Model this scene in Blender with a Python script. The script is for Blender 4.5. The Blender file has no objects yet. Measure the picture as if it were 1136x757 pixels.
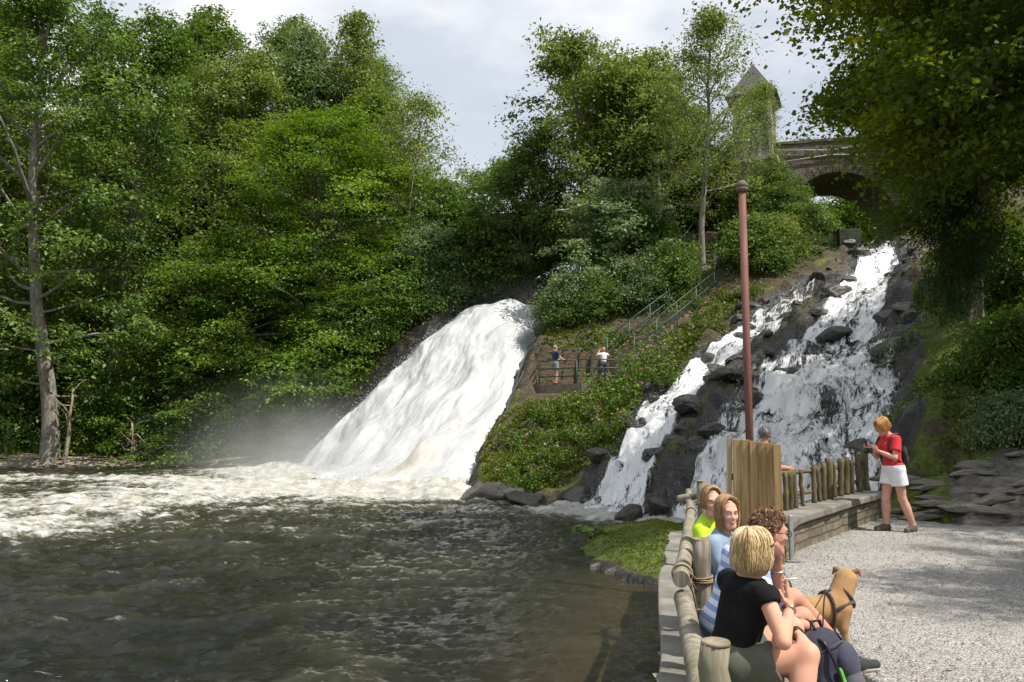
import bpy, math, random
import numpy as np
from mathutils import Vector, Matrix

# ------------------------------------------------------------------ camera, sky, sun, exposure
scene = bpy.context.scene
COL = scene.collection
FPX = 880.0                      # focal length in photograph pixels (frame 1136 x 757)
CAMZ = 1.6
PITCH = math.atan(89.5 / FPX)
camd = bpy.data.cameras.new("camera"); cam = bpy.data.objects.new("camera", camd); COL.objects.link(cam)
camd.sensor_width = 36.0; camd.lens = FPX / 1136 * 36.0
camd.clip_start = 0.05; camd.clip_end = 3000
cam.location = (0, 0, CAMZ); cam.rotation_euler = (math.pi / 2 + PITCH, 0, 0)
scene.camera = cam

SUN_EL = math.radians(57)
SUN_AZ = math.atan2(0.86, -0.50)          # clockwise from +Y
sdir = Vector((math.sin(SUN_AZ) * math.cos(SUN_EL), math.cos(SUN_AZ) * math.cos(SUN_EL), math.sin(SUN_EL)))
sl = bpy.data.lights.new("sun", 'SUN'); sl.energy = 5.0; sl.angle = math.radians(0.6); sl.color = (1.0, 0.94, 0.85)
so = bpy.data.objects.new("sun", sl); COL.objects.link(so)
so.rotation_euler = sdir.to_track_quat('Z', 'Y').to_euler()

world = bpy.data.worlds.new("World"); scene.world = world; world.use_nodes = True
nt = world.node_tree; N = nt.nodes; L = nt.links
bg = N["Background"]
sky = N.new("ShaderNodeTexSky"); sky.sky_type = 'NISHITA'; sky.sun_disc = False
sky.sun_elevation = SUN_EL; sky.sun_rotation = SUN_AZ % (2 * math.pi)
tc = N.new("ShaderNodeTexCoord"); mp = N.new("ShaderNodeMapping"); mp.inputs["Scale"].default_value = (1.0, 1.0, 2.4)
mp.inputs["Location"].default_value = (0.35, 0.2, 0.1)
L.new(tc.outputs["Generated"], mp.inputs["Vector"])
n1 = N.new("ShaderNodeTexNoise"); n1.inputs["Scale"].default_value = 2.1; n1.inputs["Detail"].default_value = 7; n1.inputs["Roughness"].default_value = 0.52
L.new(mp.outputs[0], n1.inputs["Vector"])
r1 = N.new("ShaderNodeValToRGB"); r1.color_ramp.elements[0].position = 0.30; r1.color_ramp.elements[1].position = 0.62
r1.color_ramp.elements[0].color = (0.75, 0.75, 0.75, 1); r1.color_ramp.elements[1].color = (1, 1, 1, 1)
L.new(n1.outputs[0], r1.inputs[0])
n2 = N.new("ShaderNodeTexNoise"); n2.inputs["Scale"].default_value = 3.2; n2.inputs["Detail"].default_value = 6
L.new(mp.outputs[0], n2.inputs["Vector"])
r2 = N.new("ShaderNodeValToRGB")
r2.color_ramp.elements[0].position = 0.42; r2.color_ramp.elements[0].color = (6.4, 6.9, 7.8, 1)
r2.color_ramp.elements[1].position = 0.60; r2.color_ramp.elements[1].color = (10.2, 10.3, 10.4, 1)
L.new(n2.outputs[0], r2.inputs[0])
mx = N.new("ShaderNodeMix"); mx.data_type = 'RGBA'
L.new(r1.outputs[0], mx.inputs[0]); L.new(sky.outputs[0], mx.inputs[6]); L.new(r2.outputs[0], mx.inputs[7])
L.new(mx.outputs[2], bg.inputs[0]); bg.inputs[1].default_value = 0.085

vs = scene.view_settings; vs.view_transform = 'Standard'; vs.look = 'None'; vs.exposure = 0.38; vs.gamma = 1.0; vs.use_curve_mapping = False
cy = scene.cycles; cy.max_bounces = 6; cy.diffuse_bounces = 3; cy.glossy_bounces = 3; cy.transmission_bounces = 4
cy.transparent_max_bounces = 16; cy.sample_clamp_indirect = 6.0; cy.volume_bounces = 1; cy.use_denoising = True
cy.caustics_reflective = False; cy.caustics_refractive = False

WATER = -0.9
rs = np.random.RandomState

def P(px, py, Y):
    """the point at depth Y that the photograph shows at this place"""
    a = (px - 568) / FPX; b = (378.5 - py) / FPX
    s, c = math.sin(PITCH), math.cos(PITCH)
    dy = c - b * s; dz = s + b * c
    k = Y / dy
    return np.array([a * k, Y, CAMZ + dz * k])

def PZ(px, py, z):
    """the point of height z seen there"""
    p = P(px, py, 1.0); k = (z - CAMZ) / (p[2] - CAMZ)
    return np.array([p[0] * k, k, z])

# ------------------------------------------------------------------ object helpers
def tag(o, label=None, cat=None, group=None, kind=None):
    if label: o["label"] = label
    if cat: o["category"] = cat
    if group: o["group"] = group
    if kind: o["kind"] = kind
    return o

def thing(name, label, cat, loc=(0, 0, 0), rotz=0, group=None):
    o = bpy.data.objects.new(name, None); COL.objects.link(o); o.empty_display_size = 0.2
    o.location = [float(v) for v in loc]; o.rotation_euler = (0, 0, rotz)
    return tag(o, label, cat, group)

def link(name, me, m, parent=None, loc=None):
    o = bpy.data.objects.new(name, me); COL.objects.link(o)
    if m is not None and not me.materials:
        for q in (m if isinstance(m, (list, tuple)) else [m]): me.materials.append(q)
    if parent is not None: o.parent = parent
    if loc is not None: o.location = loc
    return o

def np_mesh(name, V, F, smooth=True, attrs=None, uv=None, matidx=None):
    me = bpy.data.meshes.new(name)
    V = np.asarray(V, np.float32); F = np.asarray(F, np.int32)
    nf, k = F.shape
    me.vertices.add(len(V)); me.vertices.foreach_set("co", V.ravel())
    me.loops.add(nf * k); me.loops.foreach_set("vertex_index", F.ravel())
    me.polygons.add(nf); me.polygons.foreach_set("loop_start", np.arange(0, nf * k, k, dtype=np.int32))
    me.polygons.foreach_set("loop_total", np.full(nf, k, np.int32))
    me.update(calc_edges=True)
    if smooth: me.polygons.foreach_set("use_smooth", np.ones(nf, bool))
    if matidx is not None: me.polygons.foreach_set("material_index", np.asarray(matidx, np.int32))
    if attrs:
        for nm, (dom, arr) in attrs.items():
            a = me.attributes.new(nm, 'FLOAT', dom); a.data.foreach_set("value", np.asarray(arr, np.float32))
    if uv is not None:
        ul = me.uv_layers.new(name="UVMap"); ul.data.foreach_set("uv", np.asarray(uv, np.float32)[F.ravel()].ravel())
    me.validate()
    return me

class MB:
    """collects plain shapes, built as one mesh"""
    def __init__(s): s.V = []; s.F = []; s.n = 0; s.sm = []
    def add(s, V, F, smooth=False):
        V = np.asarray(V, float).reshape(-1, 3)
        s.V.append(V)
        for f in F: s.F.append([i + s.n for i in f]); s.sm.append(smooth)
        s.n += len(V); return s
    def box(s, c, size, rz=0, R=None, taper=1.0):
        hx, hy, hz = [v / 2 for v in size]
        V = np.array([[x * (taper if z > 0 else 1), y * (taper if z > 0 else 1), z] for z in (-hz, hz) for x, y in ((-hx, -hy), (hx, -hy), (hx, hy), (-hx, hy))])
        if R is None: R = np.array([[math.cos(rz), -math.sin(rz), 0], [math.sin(rz), math.cos(rz), 0], [0, 0, 1]])
        V = V @ np.asarray(R).T + np.array(c, float)
        return s.add(V, [(3, 2, 1, 0), (4, 5, 6, 7), (0, 1, 5, 4), (1, 2, 6, 5), (2, 3, 7, 6), (3, 0, 4, 7)])
    def bar(s, a, b, w, h, up=(0, 0, 1)):
        a = np.array(a, float); b = np.array(b, float); d = b - a; Ln = np.linalg.norm(d); d /= Ln
        u = np.cross(np.array(up, float), d); u /= (np.linalg.norm(u) + 1e-9); v = np.cross(d, u)
        R = np.stack([d, u, v], 1)
        return s.box((a + b) / 2, (Ln, w, h), R=R)
    def tube(s, pts, rad, n=8, cap=True, smooth=True, jit=0, rng=None):
        pts = np.asarray(pts, float); m = len(pts); rad = np.broadcast_to(np.asarray(rad, float), (m,))
        T = np.gradient(pts, axis=0); T /= (np.linalg.norm(T, axis=1, keepdims=True) + 1e-9)
        u = np.cross(T[0], (0, 0, 1.0))
        if np.linalg.norm(u) < 1e-3: u = np.cross(T[0], (1.0, 0, 0))
        u /= np.linalg.norm(u); V = []
        for i in range(m):
            u = u - T[i] * u.dot(T[i]); u /= (np.linalg.norm(u) + 1e-9); v = np.cross(T[i], u)
            for k in range(n):
                a = 2 * math.pi * k / n; rr = rad[i] * (1 + (jit * (rng.rand() - .5) if jit else 0))
                V.append(pts[i] + rr * (u * math.cos(a) + v * math.sin(a)))
        F = [(i * n + k, i * n + (k + 1) % n, (i + 1) * n + (k + 1) % n, (i + 1) * n + k) for i in range(m - 1) for k in range(n)]
        s.add(V, F, smooth)
        if cap:
            b = s.n - m * n
            s.F.append([b + k for k in range(n)][::-1]); s.sm.append(False)
            s.F.append([b + (m - 1) * n + k for k in range(n)]); s.sm.append(False)
        return s
    def ball(s, c, r, n=12, m=8, R=None):
        r = np.broadcast_to(np.asarray(r, float), (3,)); V = [[0, 0, 1]]
        for i in range(1, m):
            t = math.pi * i / m
            for k in range(n): V.append([math.sin(t) * math.cos(2 * math.pi * k / n), math.sin(t) * math.sin(2 * math.pi * k / n), math.cos(t)])
        V.append([0, 0, -1]); V = np.array(V) * r
        if R is not None: V = V @ np.asarray(R).T
        F = [(0, 1 + k, 1 + (k + 1) % n) for k in range(n)]
        for i in range(m - 2):
            a = 1 + i * n
            F += [(a + k, a + n + k, a + n + (k + 1) % n, a + (k + 1) % n) for k in range(n)]
        a = 1 + (m - 2) * n; F += [(a + (k + 1) % n, a + k, len(V) - 1) for k in range(n)]
        return s.add(V + np.array(c, float), F, True)
    def prism(s, poly, z0, z1):
        poly = [tuple(p) for p in poly]; n = len(poly)
        V = [(x, y, z0) for x, y in poly] + [(x, y, z1) for x, y in poly]
        return s.add(V, [tuple(range(n))[::-1], tuple(range(n, 2 * n))] + [(i, (i + 1) % n, n + (i + 1) % n, n + i) for i in range(n)])
    def mesh(s, name, bevel=0):
        me = bpy.data.meshes.new(name)
        V = np.concatenate(s.V) if s.V else np.zeros((0, 3))
        me.from_pydata(V.tolist(), [], s.F); me.polygons.foreach_set("use_smooth", s.sm); me.update()
        return me
    def build(s, name, m, parent=None, loc=(0, 0, 0), bevel=0):
        """loc: the world point the parent stands at is subtracted when given"""
        me = s.mesh(name)
        o = link(name, me, m, parent)
        if parent is not None:
            off = -np.array(parent.location)
            if abs(parent.rotation_euler[2]) < 1e-9 and s.world:
                me.transform(Matrix.Translation(off.tolist()))
        if bevel:
            b = o.modifiers.new("bevel", 'BEVEL'); b.width = bevel; b.segments = 2; b.limit_method = 'ANGLE'
        return o
    world = True      # shapes given in world coordinates

# ------------------------------------------------------------------ noise
def _h(ix, iy, iz):
    h = (ix.astype(np.int64) * 374761393 + iy.astype(np.int64) * 668265263 + iz.astype(np.int64) * 2147483647 * 31) & 0xffffffff
    h = ((h ^ (h >> 13)) * 1274126177) & 0xffffffff
    h = (h ^ (h >> 16)) & 0xffffffff
    return (h & 0xffffff).astype(np.float32) / 0xffffff
def noise3(x, y, z):
    x, y, z = np.broadcast_arrays(np.asarray(x, np.float64), y, z)
    ix = np.floor(x); iy = np.floor(y); iz = np.floor(z)
    fx = x - ix; fy = y - iy; fz = z - iz
    fx = fx * fx * (3 - 2 * fx); fy = fy * fy * (3 - 2 * fy); fz = fz * fz * (3 - 2 * fz)
    r = 0
    for a in (0, 1):
        for b in (0, 1):
            for c in (0, 1):
                r = r + (fx if a else 1 - fx) * (fy if b else 1 - fy) * (fz if c else 1 - fz) * _h(ix + a, iy + b, iz + c)
    return r * 2 - 1
def fbm(x, y, z=0.0, oct=4, gain=.5):
    r = 0; a = 1; t = 0
    for i in range(oct):
        r = r + a * noise3(x * 2 ** i + 17.3 * i, y * 2 ** i + 5.1 * i, z * 2 ** i + 3.7 * i); t += a; a *= gain
    return r / t
def ridge(x, y, z=0.0, oct=4, gain=.5):
    r = 0; a = 1; t = 0
    for i in range(oct):
        r = r + a * (1 - 2 * np.abs(noise3(x * 2 ** i + 7.3 * i, y * 2 ** i + 15.1 * i, z * 2 ** i + 3.7 * i))); t += a; a *= gain
    return r / t
def sstep(a, b, x):
    t = np.clip((x - a) / (b - a), 0, 1); return t * t * (3 - 2 * t)
def poly_sd(X, Y, poly):
    """signed distance to a polygon, negative inside"""
    poly = np.asarray(poly, float); d = np.full(X.shape, 1e9); ins = np.zeros(X.shape, bool)
    for i in range(len(poly)):
        a = poly[i - 1]; b = poly[i]; e = b - a
        t = np.clip(((X - a[0]) * e[0] + (Y - a[1]) * e[1]) / (e @ e + 1e-12), 0, 1)
        d = np.minimum(d, np.hypot(X - a[0] - t * e[0], Y - a[1] - t * e[1]))
        c = ((a[1] > Y) != (b[1] > Y)) & (X < (b[0] - a[0]) * (Y - a[1]) / (b[1] - a[1] + 1e-12) + a[0])
        ins ^= c
    return np.where(ins, -d, d)

# ------------------------------------------------------------------ materials
class M_:
    def __init__(s, name):
        s.m = bpy.data.materials.new(name); s.m.use_nodes = True; s.t = s.m.node_tree
        s.b = s.t.nodes["Principled BSDF"]; s.out = s.t.nodes["Material Output"]
    def n(s, typ, **kw):
        q = s.t.nodes.new(typ)
        for k, v in kw.items():
            if k.startswith("i_"): q.inputs[k[2:].replace("_", " ")].default_value = v
            else: setattr(q, k, v)
        return q
    def l(s, a, b): s.t.links.new(a, b); return s
    def ramp(s, fac, stops, interp='LINEAR'):
        r = s.n("ShaderNodeValToRGB"); cr = r.color_ramp; cr.interpolation = interp
        while len(cr.elements) < len(stops): cr.elements.new(0.5)
        for e, (p, c) in zip(cr.elements, stops):
            e.position = p; e.color = (*c, 1) if len(c) == 3 else c
        s.l(fac, r.inputs[0]); return r.outputs[0]
    def mix(s, fac, a, b):
        q = s.n("ShaderNodeMix", data_type='RGBA')
        for sock, v in ((q.inputs[0], fac), (q.inputs[6], a), (q.inputs[7], b)):
            if hasattr(v, "node"): s.l(v, sock)
            else: sock.default_value = v if not isinstance(v, tuple) or len(v) == 4 else (*v, 1)
        return q.outputs[2]
    def math(s, op, a, b=0.0):
        q = s.n("ShaderNodeMath", operation=op)
        for sock, v in ((q.inputs[0], a), (q.inputs[1], b)):
            if hasattr(v, "node"): s.l(v, sock)
            else: sock.default_value = v
        return q.outputs[0]
    def coord(s, kind="Object", scale=(1, 1, 1), rot=(0, 0, 0)):
        c = s.n("ShaderNodeTexCoord"); m = s.n("ShaderNodeMapping"); m.inputs["Scale"].default_value = scale; m.inputs["Rotation"].default_value = rot
        s.l(c.outputs[kind], m.inputs[0]); return m.outputs[0]
    def noise(s, vec, scale, detail=5, rough=.55, dist=0):
        q = s.n("ShaderNodeTexNoise", i_Scale=scale, i_Detail=detail, i_Roughness=rough, i_Distortion=dist); s.l(vec, q.inputs["Vector"]); return q.outputs[0]
    def attr(s, nm):
        q = s.n("ShaderNodeAttribute", attribute_name=nm); return q.outputs["Fac"]
    def bump(s, h, dist=.02, strength=.6, normal=None):
        q = s.n("ShaderNodeBump", i_Distance=dist, i_Strength=strength); s.l(h, q.inputs["Height"])
        if normal is not None: s.l(normal, q.inputs["Normal"])
        s.l(q.outputs[0], s.b.inputs["Normal"]); return q.outputs[0]
    def set(s, **kw):
        for k, v in kw.items():
            sock = s.b.inputs[{"col": "Base Color", "rough": "Roughness", "metal": "Metallic", "spec": "Specular IOR Level", "alpha": "Alpha", "sss": "Subsurface Weight", "ior": "IOR", "sheen": "Sheen Weight", "coat": "Coat Weight"}[k]]
            if hasattr(v, "node"): s.l(v, sock)
            else: sock.default_value = (*v, 1) if isinstance(v, tuple) and len(v) == 3 else v
        return s

def simple(name, c1, c2=None, rough=.7, scale=8, bump=.004, bstr=.5, metal=0, stretch=(1, 1, 1), spec=.5, detail=5, sss=0, sheen=0):
    m = M_(name); c2 = c2 or tuple(v * .7 for v in c1)
    v = m.coord("Object", stretch); nz = m.noise(v, scale, detail)
    m.set(col=m.ramp(nz, [(.3, c2), (.7, c1)]), rough=rough, metal=metal, spec=spec)
    if sss: m.b.inputs["Subsurface Weight"].default_value = sss; m.b.inputs["Subsurface Radius"].default_value = (.012, .005, .003); m.b.inputs["Subsurface Scale"].default_value = 1.0
    if sheen: m.b.inputs["Sheen Weight"].default_value = sheen
    if bump: m.bump(m.noise(v, scale * 3, 4), bump, bstr)
    return m.m

def leaf_mat(name, dark, mid, light, trans=.35):
    m = M_(name); t = m.attr("tint")
    c = m.ramp(t, [(0.0, dark), (.5, mid), (1.0, light)])
    d = m.n("ShaderNodeBsdfDiffuse"); tr = m.n("ShaderNodeBsdfTranslucent"); g = m.n("ShaderNodeBsdfGlossy", i_Roughness=.5)
    m.l(c, d.inputs[0])
    hs = m.n("ShaderNodeHueSaturation", i_Hue=.48, i_Saturation=1.1, i_Value=1.25); m.l(c, hs.inputs["Color"]); m.l(hs.outputs[0], tr.inputs[0])
    a = m.n("ShaderNodeMixShader"); a.inputs[0].default_value = trans; m.l(d.outputs[0], a.inputs[1]); m.l(tr.outputs[0], a.inputs[2])
    b = m.n("ShaderNodeMixShader"); b.inputs[0].default_value = .022; m.l(a.outputs[0], b.inputs[1]); m.l(g.outputs[0], b.inputs[2])
    g.inputs[0].default_value = (.8, .85, .8, 1)
    m.l(b.outputs[0], m.out.inputs[0]); m.t.nodes.remove(m.b)
    return m.m

LEAF = dict(
    maple=leaf_mat("leaf_maple", (.034, .074, .012), (.092, .170, .028), (.205, .300, .065)),
    hornbeam=leaf_mat("leaf_hornbeam", (.042, .090, .010), (.100, .190, .020), (.195, .310, .040), .4),
    ash=leaf_mat("leaf_ash", (.052, .095, .018), (.130, .190, .036), (.235, .300, .080)),
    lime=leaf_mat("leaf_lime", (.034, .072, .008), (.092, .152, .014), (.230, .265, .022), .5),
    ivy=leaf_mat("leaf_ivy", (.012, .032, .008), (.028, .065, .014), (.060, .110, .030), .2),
    pale=leaf_mat("leaf_pale", (.060, .110, .045), (.140, .215, .085), (.260, .340, .160)),
    weed=leaf_mat("leaf_weed", (.040, .085, .010), (.090, .165, .020), (.170, .250, .045)),
    grass=leaf_mat("blade_grass", (.050, .080, .008), (.110, .150, .014), (.200, .220, .040)),
)

def bark(name, c1, c2, moss=0.0):
    m = M_(name); v = m.coord("Object", (1, 1, .22)); nz = m.noise(v, 9, 8, .65)
    col = m.ramp(nz, [(.3, c2), (.65, c1)])
    if moss:
        v2 = m.coord("Object"); nm = m.noise(v2, 1.7, 4)
        col = m.mix(m.ramp(nm, [(.5, (0, 0, 0)), (.62, (moss,) * 3)]), col, (.07, .09, .02))
    m.set(col=col, rough=.9, spec=.2); m.bump(nz, .05, .9); return m.m
BARK = bark("bark_grey", (.20, .175, .14), (.06, .05, .038), .6)
BARK2 = bark("bark_pale", (.33, .30, .26), (.12, .10, .085), .3)
# ------------------------------------------------------------------ terrain
CP = []
def cp(*pts):
    for px, py, Y in pts: CP.append(P(px, py, Y))
def cw(*pts):
    for p in pts: CP.append(np.array(p, float))
# left bank and hill
cp((0, 508, 42.5), (100, 503, 45), (200, 503, 49), (280, 505, 46), (320, 500, 43), (100, 480, 52), (0, 480, 52), (250, 470, 54), (340, 465, 46),
   (100, 400, 62), (250, 390, 62), (0, 400, 62), (380, 425, 47), (430, 375, 48), (470, 340, 49), (400, 330, 58), (300, 330, 72), (100, 300, 80),
   (365, 470, 42.2), (415, 415, 43.5), (455, 370, 44.5), (492, 346, 45.5))
cw((-70, 45, 2), (-70, 70, 14), (-40, 95, 22), (0, 95, 14), (-90, 20, 4), (40, 95, 16), (70, 70, 18), (0, 140, 16), (-90, 140, 24), (90, 140, 22))
# bed of the main fall
cp((545, 342, 43), (600, 350, 41.5), (520, 352, 43.5), (480, 442, 38.5), (555, 440, 34), (420, 450, 40.5), (340, 522, 40), (430, 548, 31.5), (508, 552, 27.6), (580, 390, 37.8), (500, 390, 41.5))
cw((-1, 47, 7.9), (2, 52, 8), (-4, 52, 8), (1, 60, 8.2))
# island
cp((614, 352, 40), (597, 385, 36), (585, 420, 33.4), (556, 480, 29), (532, 535, 25.8), (520, 558, 24.6), (560, 560, 23.8), (640, 560, 23.9), (600, 540, 25),
   (612, 432, 33.2), (680, 428, 32.6), (640, 430, 33), (600, 500, 27.5), (650, 470, 29), (660, 520, 25), (690, 500, 24), (720, 450, 26.6), (780, 392, 29.5), (860, 340, 33.4),
   (650, 400, 35), (640, 350, 38.5), (640, 312, 44.5), (700, 330, 40), (740, 372, 34), (700, 400, 33.6), (770, 345, 36.6), (806, 318, 38.5), (840, 300, 38.2),
   (740, 262, 46), (800, 262, 44), (850, 250, 43), (885, 265, 39), (925, 280, 37.6), (700, 270, 50))
# the two streams of the right hand cascade
cp((655, 562, 22.6), (700, 520, 22), (740, 460, 25), (800, 400, 28.4), (850, 360, 31.8), (720, 545, 20.5), (770, 490, 21.8), (800, 430, 25.4), (840, 395, 28), (880, 350, 32), (905, 330, 33),
   (960, 284, 37), (985, 300, 35), (930, 340, 31.3), (900, 400, 26), (880, 460, 21.4), (850, 520, 18.6), (800, 545, 18.6), (740, 578, 18.8), (950, 400, 25.4), (950, 460, 20.6), (930, 500, 18.4), (1000, 300, 34.5), (994, 370, 27.5), (1002, 430, 21.6),
   (992, 490, 18), (985, 518, 16.3))
cw((4, 16.5, -1.3), (6, 15.6, -1.2), (8, 15.4, -.5), (2.3, 18, -1.2), (10, 38, 9.7), (17, 41, 9.7), (18, 50, 10), (20, 60, 10))
# right bank
cp((1060, 522, 14.6), (1130, 520, 14.2), (1015, 530, 14.6), (1010, 577, 12.4), (1136, 582, 12.0), (1060, 490, 16.6), (1060, 430, 18.6), (1060, 350, 22.6), (1136, 390, 19.5), (1136, 270, 25.5),
   (1040, 300, 29), (1020, 270, 37), (1240, 480, 15), (1300, 300, 22))
cw((26, 30, 12.5), (24, 42, 13.5), (30, 20, 9), (18, 10, 2.2), (16, 4, 1.5), (24, 8, 5), (40, 30, 16), (40, 5, 10), (14, 12, .2))
# river bed, low rock by the wall
cw((-10, 25, -2), (-20, 30, -2), (-30, 38, -1.6), (-5, 15, -2), (0, 20, -1.9), (-10, 5, -2), (-40, 20, -2), (-60, 30, -1.6), (0.3, 12, -1.6), (-.2, 23, -1.6), (0, 5, -1.6))
CP = np.array(CP)
def tps(r2): return np.where(r2 > 0, r2 * np.log(r2 + 1e-12) * .5, 0)
_n = len(CP); _A = np.zeros((_n + 3, _n + 3)); _d2 = ((CP[:, None, :2] - CP[None, :, :2]) ** 2).sum(-1)
_A[:_n, :_n] = tps(_d2) + np.eye(_n) * 2.0; _A[:_n, _n] = 1; _A[:_n, _n + 1:] = CP[:, :2]; _A[_n, :_n] = 1; _A[_n + 1:, :_n] = CP[:, :2].T
_w = np.linalg.solve(_A, np.concatenate([CP[:, 2], np.zeros(3)]))
RIVER = [(-120, 36), (-60, 40), (-28.5, 41), (-22, 43.5), (-14.5, 44), (-12.2, 41), (-9, 38), (-4.5, 32), (-1.9, 27.8), (-1.55, 25.3), (-.5, 23.6), (1.3, 23.4), (1.7, 22), (2.1, 20.6), (3.6, 19.2), (4.2, 18), (2.6, 17.6), (1.5, 16.6), (1.15, 15.2), (1.35, 13.4), (1.9, 12.2), (2.45, 11.2), (.6, 4), (0, 1), (0, -20), (-120, -20)]
TERR = [(-.3, -3), (.98, 5.1), (1.68, 8.1), (2.45, 11.3), (3.2, 9.8), (4.1, 11.0), (5.2, 12.6), (6.2, 13.7), (7, 12.4), (9.5, 12), (13.5, 11.5), (17, 8), (17, -12), (-.3, -12)]
def hbase(X, Y):
    X = np.asarray(X, float); Y = np.asarray(Y, float); sh = X.shape; x = X.ravel(); y = Y.ravel(); z = np.zeros(len(x))
    for i in range(0, len(x), 20000):
        s = slice(i, i + 20000); d2 = (x[s, None] - CP[None, :, 0]) ** 2 + (y[s, None] - CP[None, :, 1]) ** 2
        z[s] = tps(d2) @ _w[:_n] + _w[_n] + x[s] * _w[_n + 1] + y[s] * _w[_n + 2]
    z = np.clip(z.reshape(sh), -3, 30)
    r = poly_sd(X, Y, RIVER)
    z = np.where(r < 0, np.minimum(z, WATER - .15 + np.maximum(r, -2) * .4), np.maximum(z, WATER + .05 + np.minimum(r, .5) * .25))
    # low mossy rock beside the wall
    m = poly_sd(X, Y, [(1.15, 15.3), (1.5, 16.7), (2.8, 17.7), (4.4, 16.9), (4.2, 14), (3.6, 11.6), (2.2, 11.9), (1.6, 13.2)])
    z = np.where(m < 0, np.maximum(np.minimum(z, -.35), WATER + .32 * sstep(0, -.5, m) + .18 * sstep(-.3, -1.6, m)), z)
    t = poly_sd(X, Y, TERR)
    z = np.where(t < .15, np.minimum(z, -.35), z)
    return z
FALLQ = []      # filled below: edges of the water sheets
def hrough(X, Y, z):
    """adds rock relief to the smooth ground"""
    isl = sstep(8, 16, Y) * sstep(-14, -11, X) * sstep(60, 45, Y) * sstep(40, 24, X)
    st = .55; q = z / st + fbm(X * .35, Y * .35, 0, 3) * 1.2
    tz = (np.floor(q) + sstep(.25, .95, q - np.floor(q)) - fbm(X * .35, Y * .35, 0, 3) * 1.2) * st
    steps = sstep(WATER, WATER + 1, z)
    z2 = z + (tz - z) * .75 * isl * steps
    z2 = z2 + isl * (.22 * ridge(X * .7, Y * .7, 1.3, 4) + .10 * fbm(X * 3, Y * 3, 2.2, 3)) * (.25 + .75 * steps)
    z2 = z2 + (1 - isl) * .25 * fbm(X * .4, Y * .4, 0, 4)
    return z2
def axis(lo, hi, a, b, step, grow=1.22):
    c = list(np.arange(a, b, step)); s = step; x = a
    while x > lo: s *= grow; x -= s; c.insert(0, x)
    s = step; x = c[-1]
    while x < hi: s *= grow; x += s; c.append(x)
    return np.array(c)
gx = axis(-900, 900, -16, 22, .17, 1.10); gy = axis(-600, 1400, 9, 47, .17, 1.10)
GX, GY = np.meshgrid(gx, gy, indexing='ij')
far = sstep(95, 180, np.hypot(GX, GY - 30))
GZ0 = hbase(np.clip(GX, -95, 95), np.clip(GY, -30, 145)); GZ0 = GZ0 * (1 - far) + far * (14 + 0 * GX)
RIV_SD = poly_sd(GX, GY, RIVER)
GZ0 = np.where(RIV_SD < 0, np.minimum(GZ0, -1.1), GZ0)
TSD = poly_sd(GX, GY, TERR)
GZ = hrough(GX, GY, GZ0)
GZ = np.where(TSD < .15, np.minimum(GZ, -.2), GZ); GZ = np.where(RIV_SD < -.3, np.minimum(GZ, WATER - .12), GZ)
def height(x, y):
    x = np.asarray(x, float); y = np.asarray(y, float)
    i = np.clip(np.searchsorted(gx, x) - 1, 0, len(gx) - 2); j = np.clip(np.searchsorted(gy, y) - 1, 0, len(gy) - 2)
    u = (x - gx[i]) / (gx[i + 1] - gx[i]); v = (y - gy[j]) / (gy[j + 1] - gy[j])
    return GZ[i, j] * (1 - u) * (1 - v) + GZ[i + 1, j] * u * (1 - v) + GZ[i, j + 1] * (1 - u) * v + GZ[i + 1, j + 1] * u * v
def grid_faces(nx, ny):
    i, j = np.meshgrid(np.arange(nx - 1), np.arange(ny - 1), indexing='ij'); a = (i * ny + j).ravel()
    return np.stack([a, a + ny, a + ny + 1, a + 1], 1)

# --- water sheets: left and right edges from the top down
def polyl(pts, t):
    pts = np.array(pts, float); d = np.r_[0, np.cumsum(np.linalg.norm(np.diff(pts, axis=0), axis=1))]; d /= d[-1]
    return np.stack([np.interp(t, d, pts[:, k]) for k in range(pts.shape[1])], -1)
def crom(pts, n):
    """smooth curve through points"""
    pts = np.array(pts, float); q = np.vstack([2 * pts[0] - pts[1], pts, 2 * pts[-1] - pts[-2]]); out = []
    seg = len(pts) - 1
    for t in np.linspace(0, seg, n):
        i = min(int(t), seg - 1); u = t - i; a, b, c, d = q[i:i + 4]
        out.append(.5 * ((2 * b) + (-a + c) * u + (2 * a - 5 * b + 4 * c - d) * u * u + (-a + 3 * b - 3 * c + d) * u ** 3))
    return np.array(out)
MAIN_L = [(1.5, 55, 7.9), P(520, 345, 46), P(492, 358, 43.5), P(455, 385, 42), P(415, 425, 41), P(375, 465, 40.2), P(340, 500, 39.8), P(308, 526, 40.4), (-12.9, 38.9, -1.5)]
MAIN_R = [(6.0, 55, 7.9), P(610, 346, 44), P(606, 354, 41.3), P(590, 385, 38), P(578, 430, 34.8), P(553, 480, 31.4), P(530, 520, 29), P(510, 550, 27.2), (-2.9, 25.9, -1.5)]
LS_L = [P(905, 322, 34.2), P(852, 342, 33), P(783, 388, 29.6), P(716, 434, 26.9), P(690, 478, 24.8), P(652, 538, 22.8), P(636, 568, 21.8)]
LS_R = [P(912, 335, 33.4), P(886, 354, 32.2), P(832, 388, 28.8), P(786, 428, 25.8), P(752, 472, 23.0), P(727, 533, 20.9), P(712, 580, 19)]
RS_L = [P(935, 250, 42), P(950, 288, 36.8), P(906, 346, 31.4), P(858, 386, 28.0), P(815, 428, 25.0), P(778, 474, 21.8), P(750, 536, 19.5), P(722, 582, 18.9)]
RS_R = [P(985, 250, 42), P(1000, 300, 35), P(990, 350, 29.2), P(1000, 400, 24.6), P(1006, 440, 21.4), P(1000, 480, 18.6), (8.0, 16.8, .1), (7.2, 15.6, WATER)]

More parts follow.
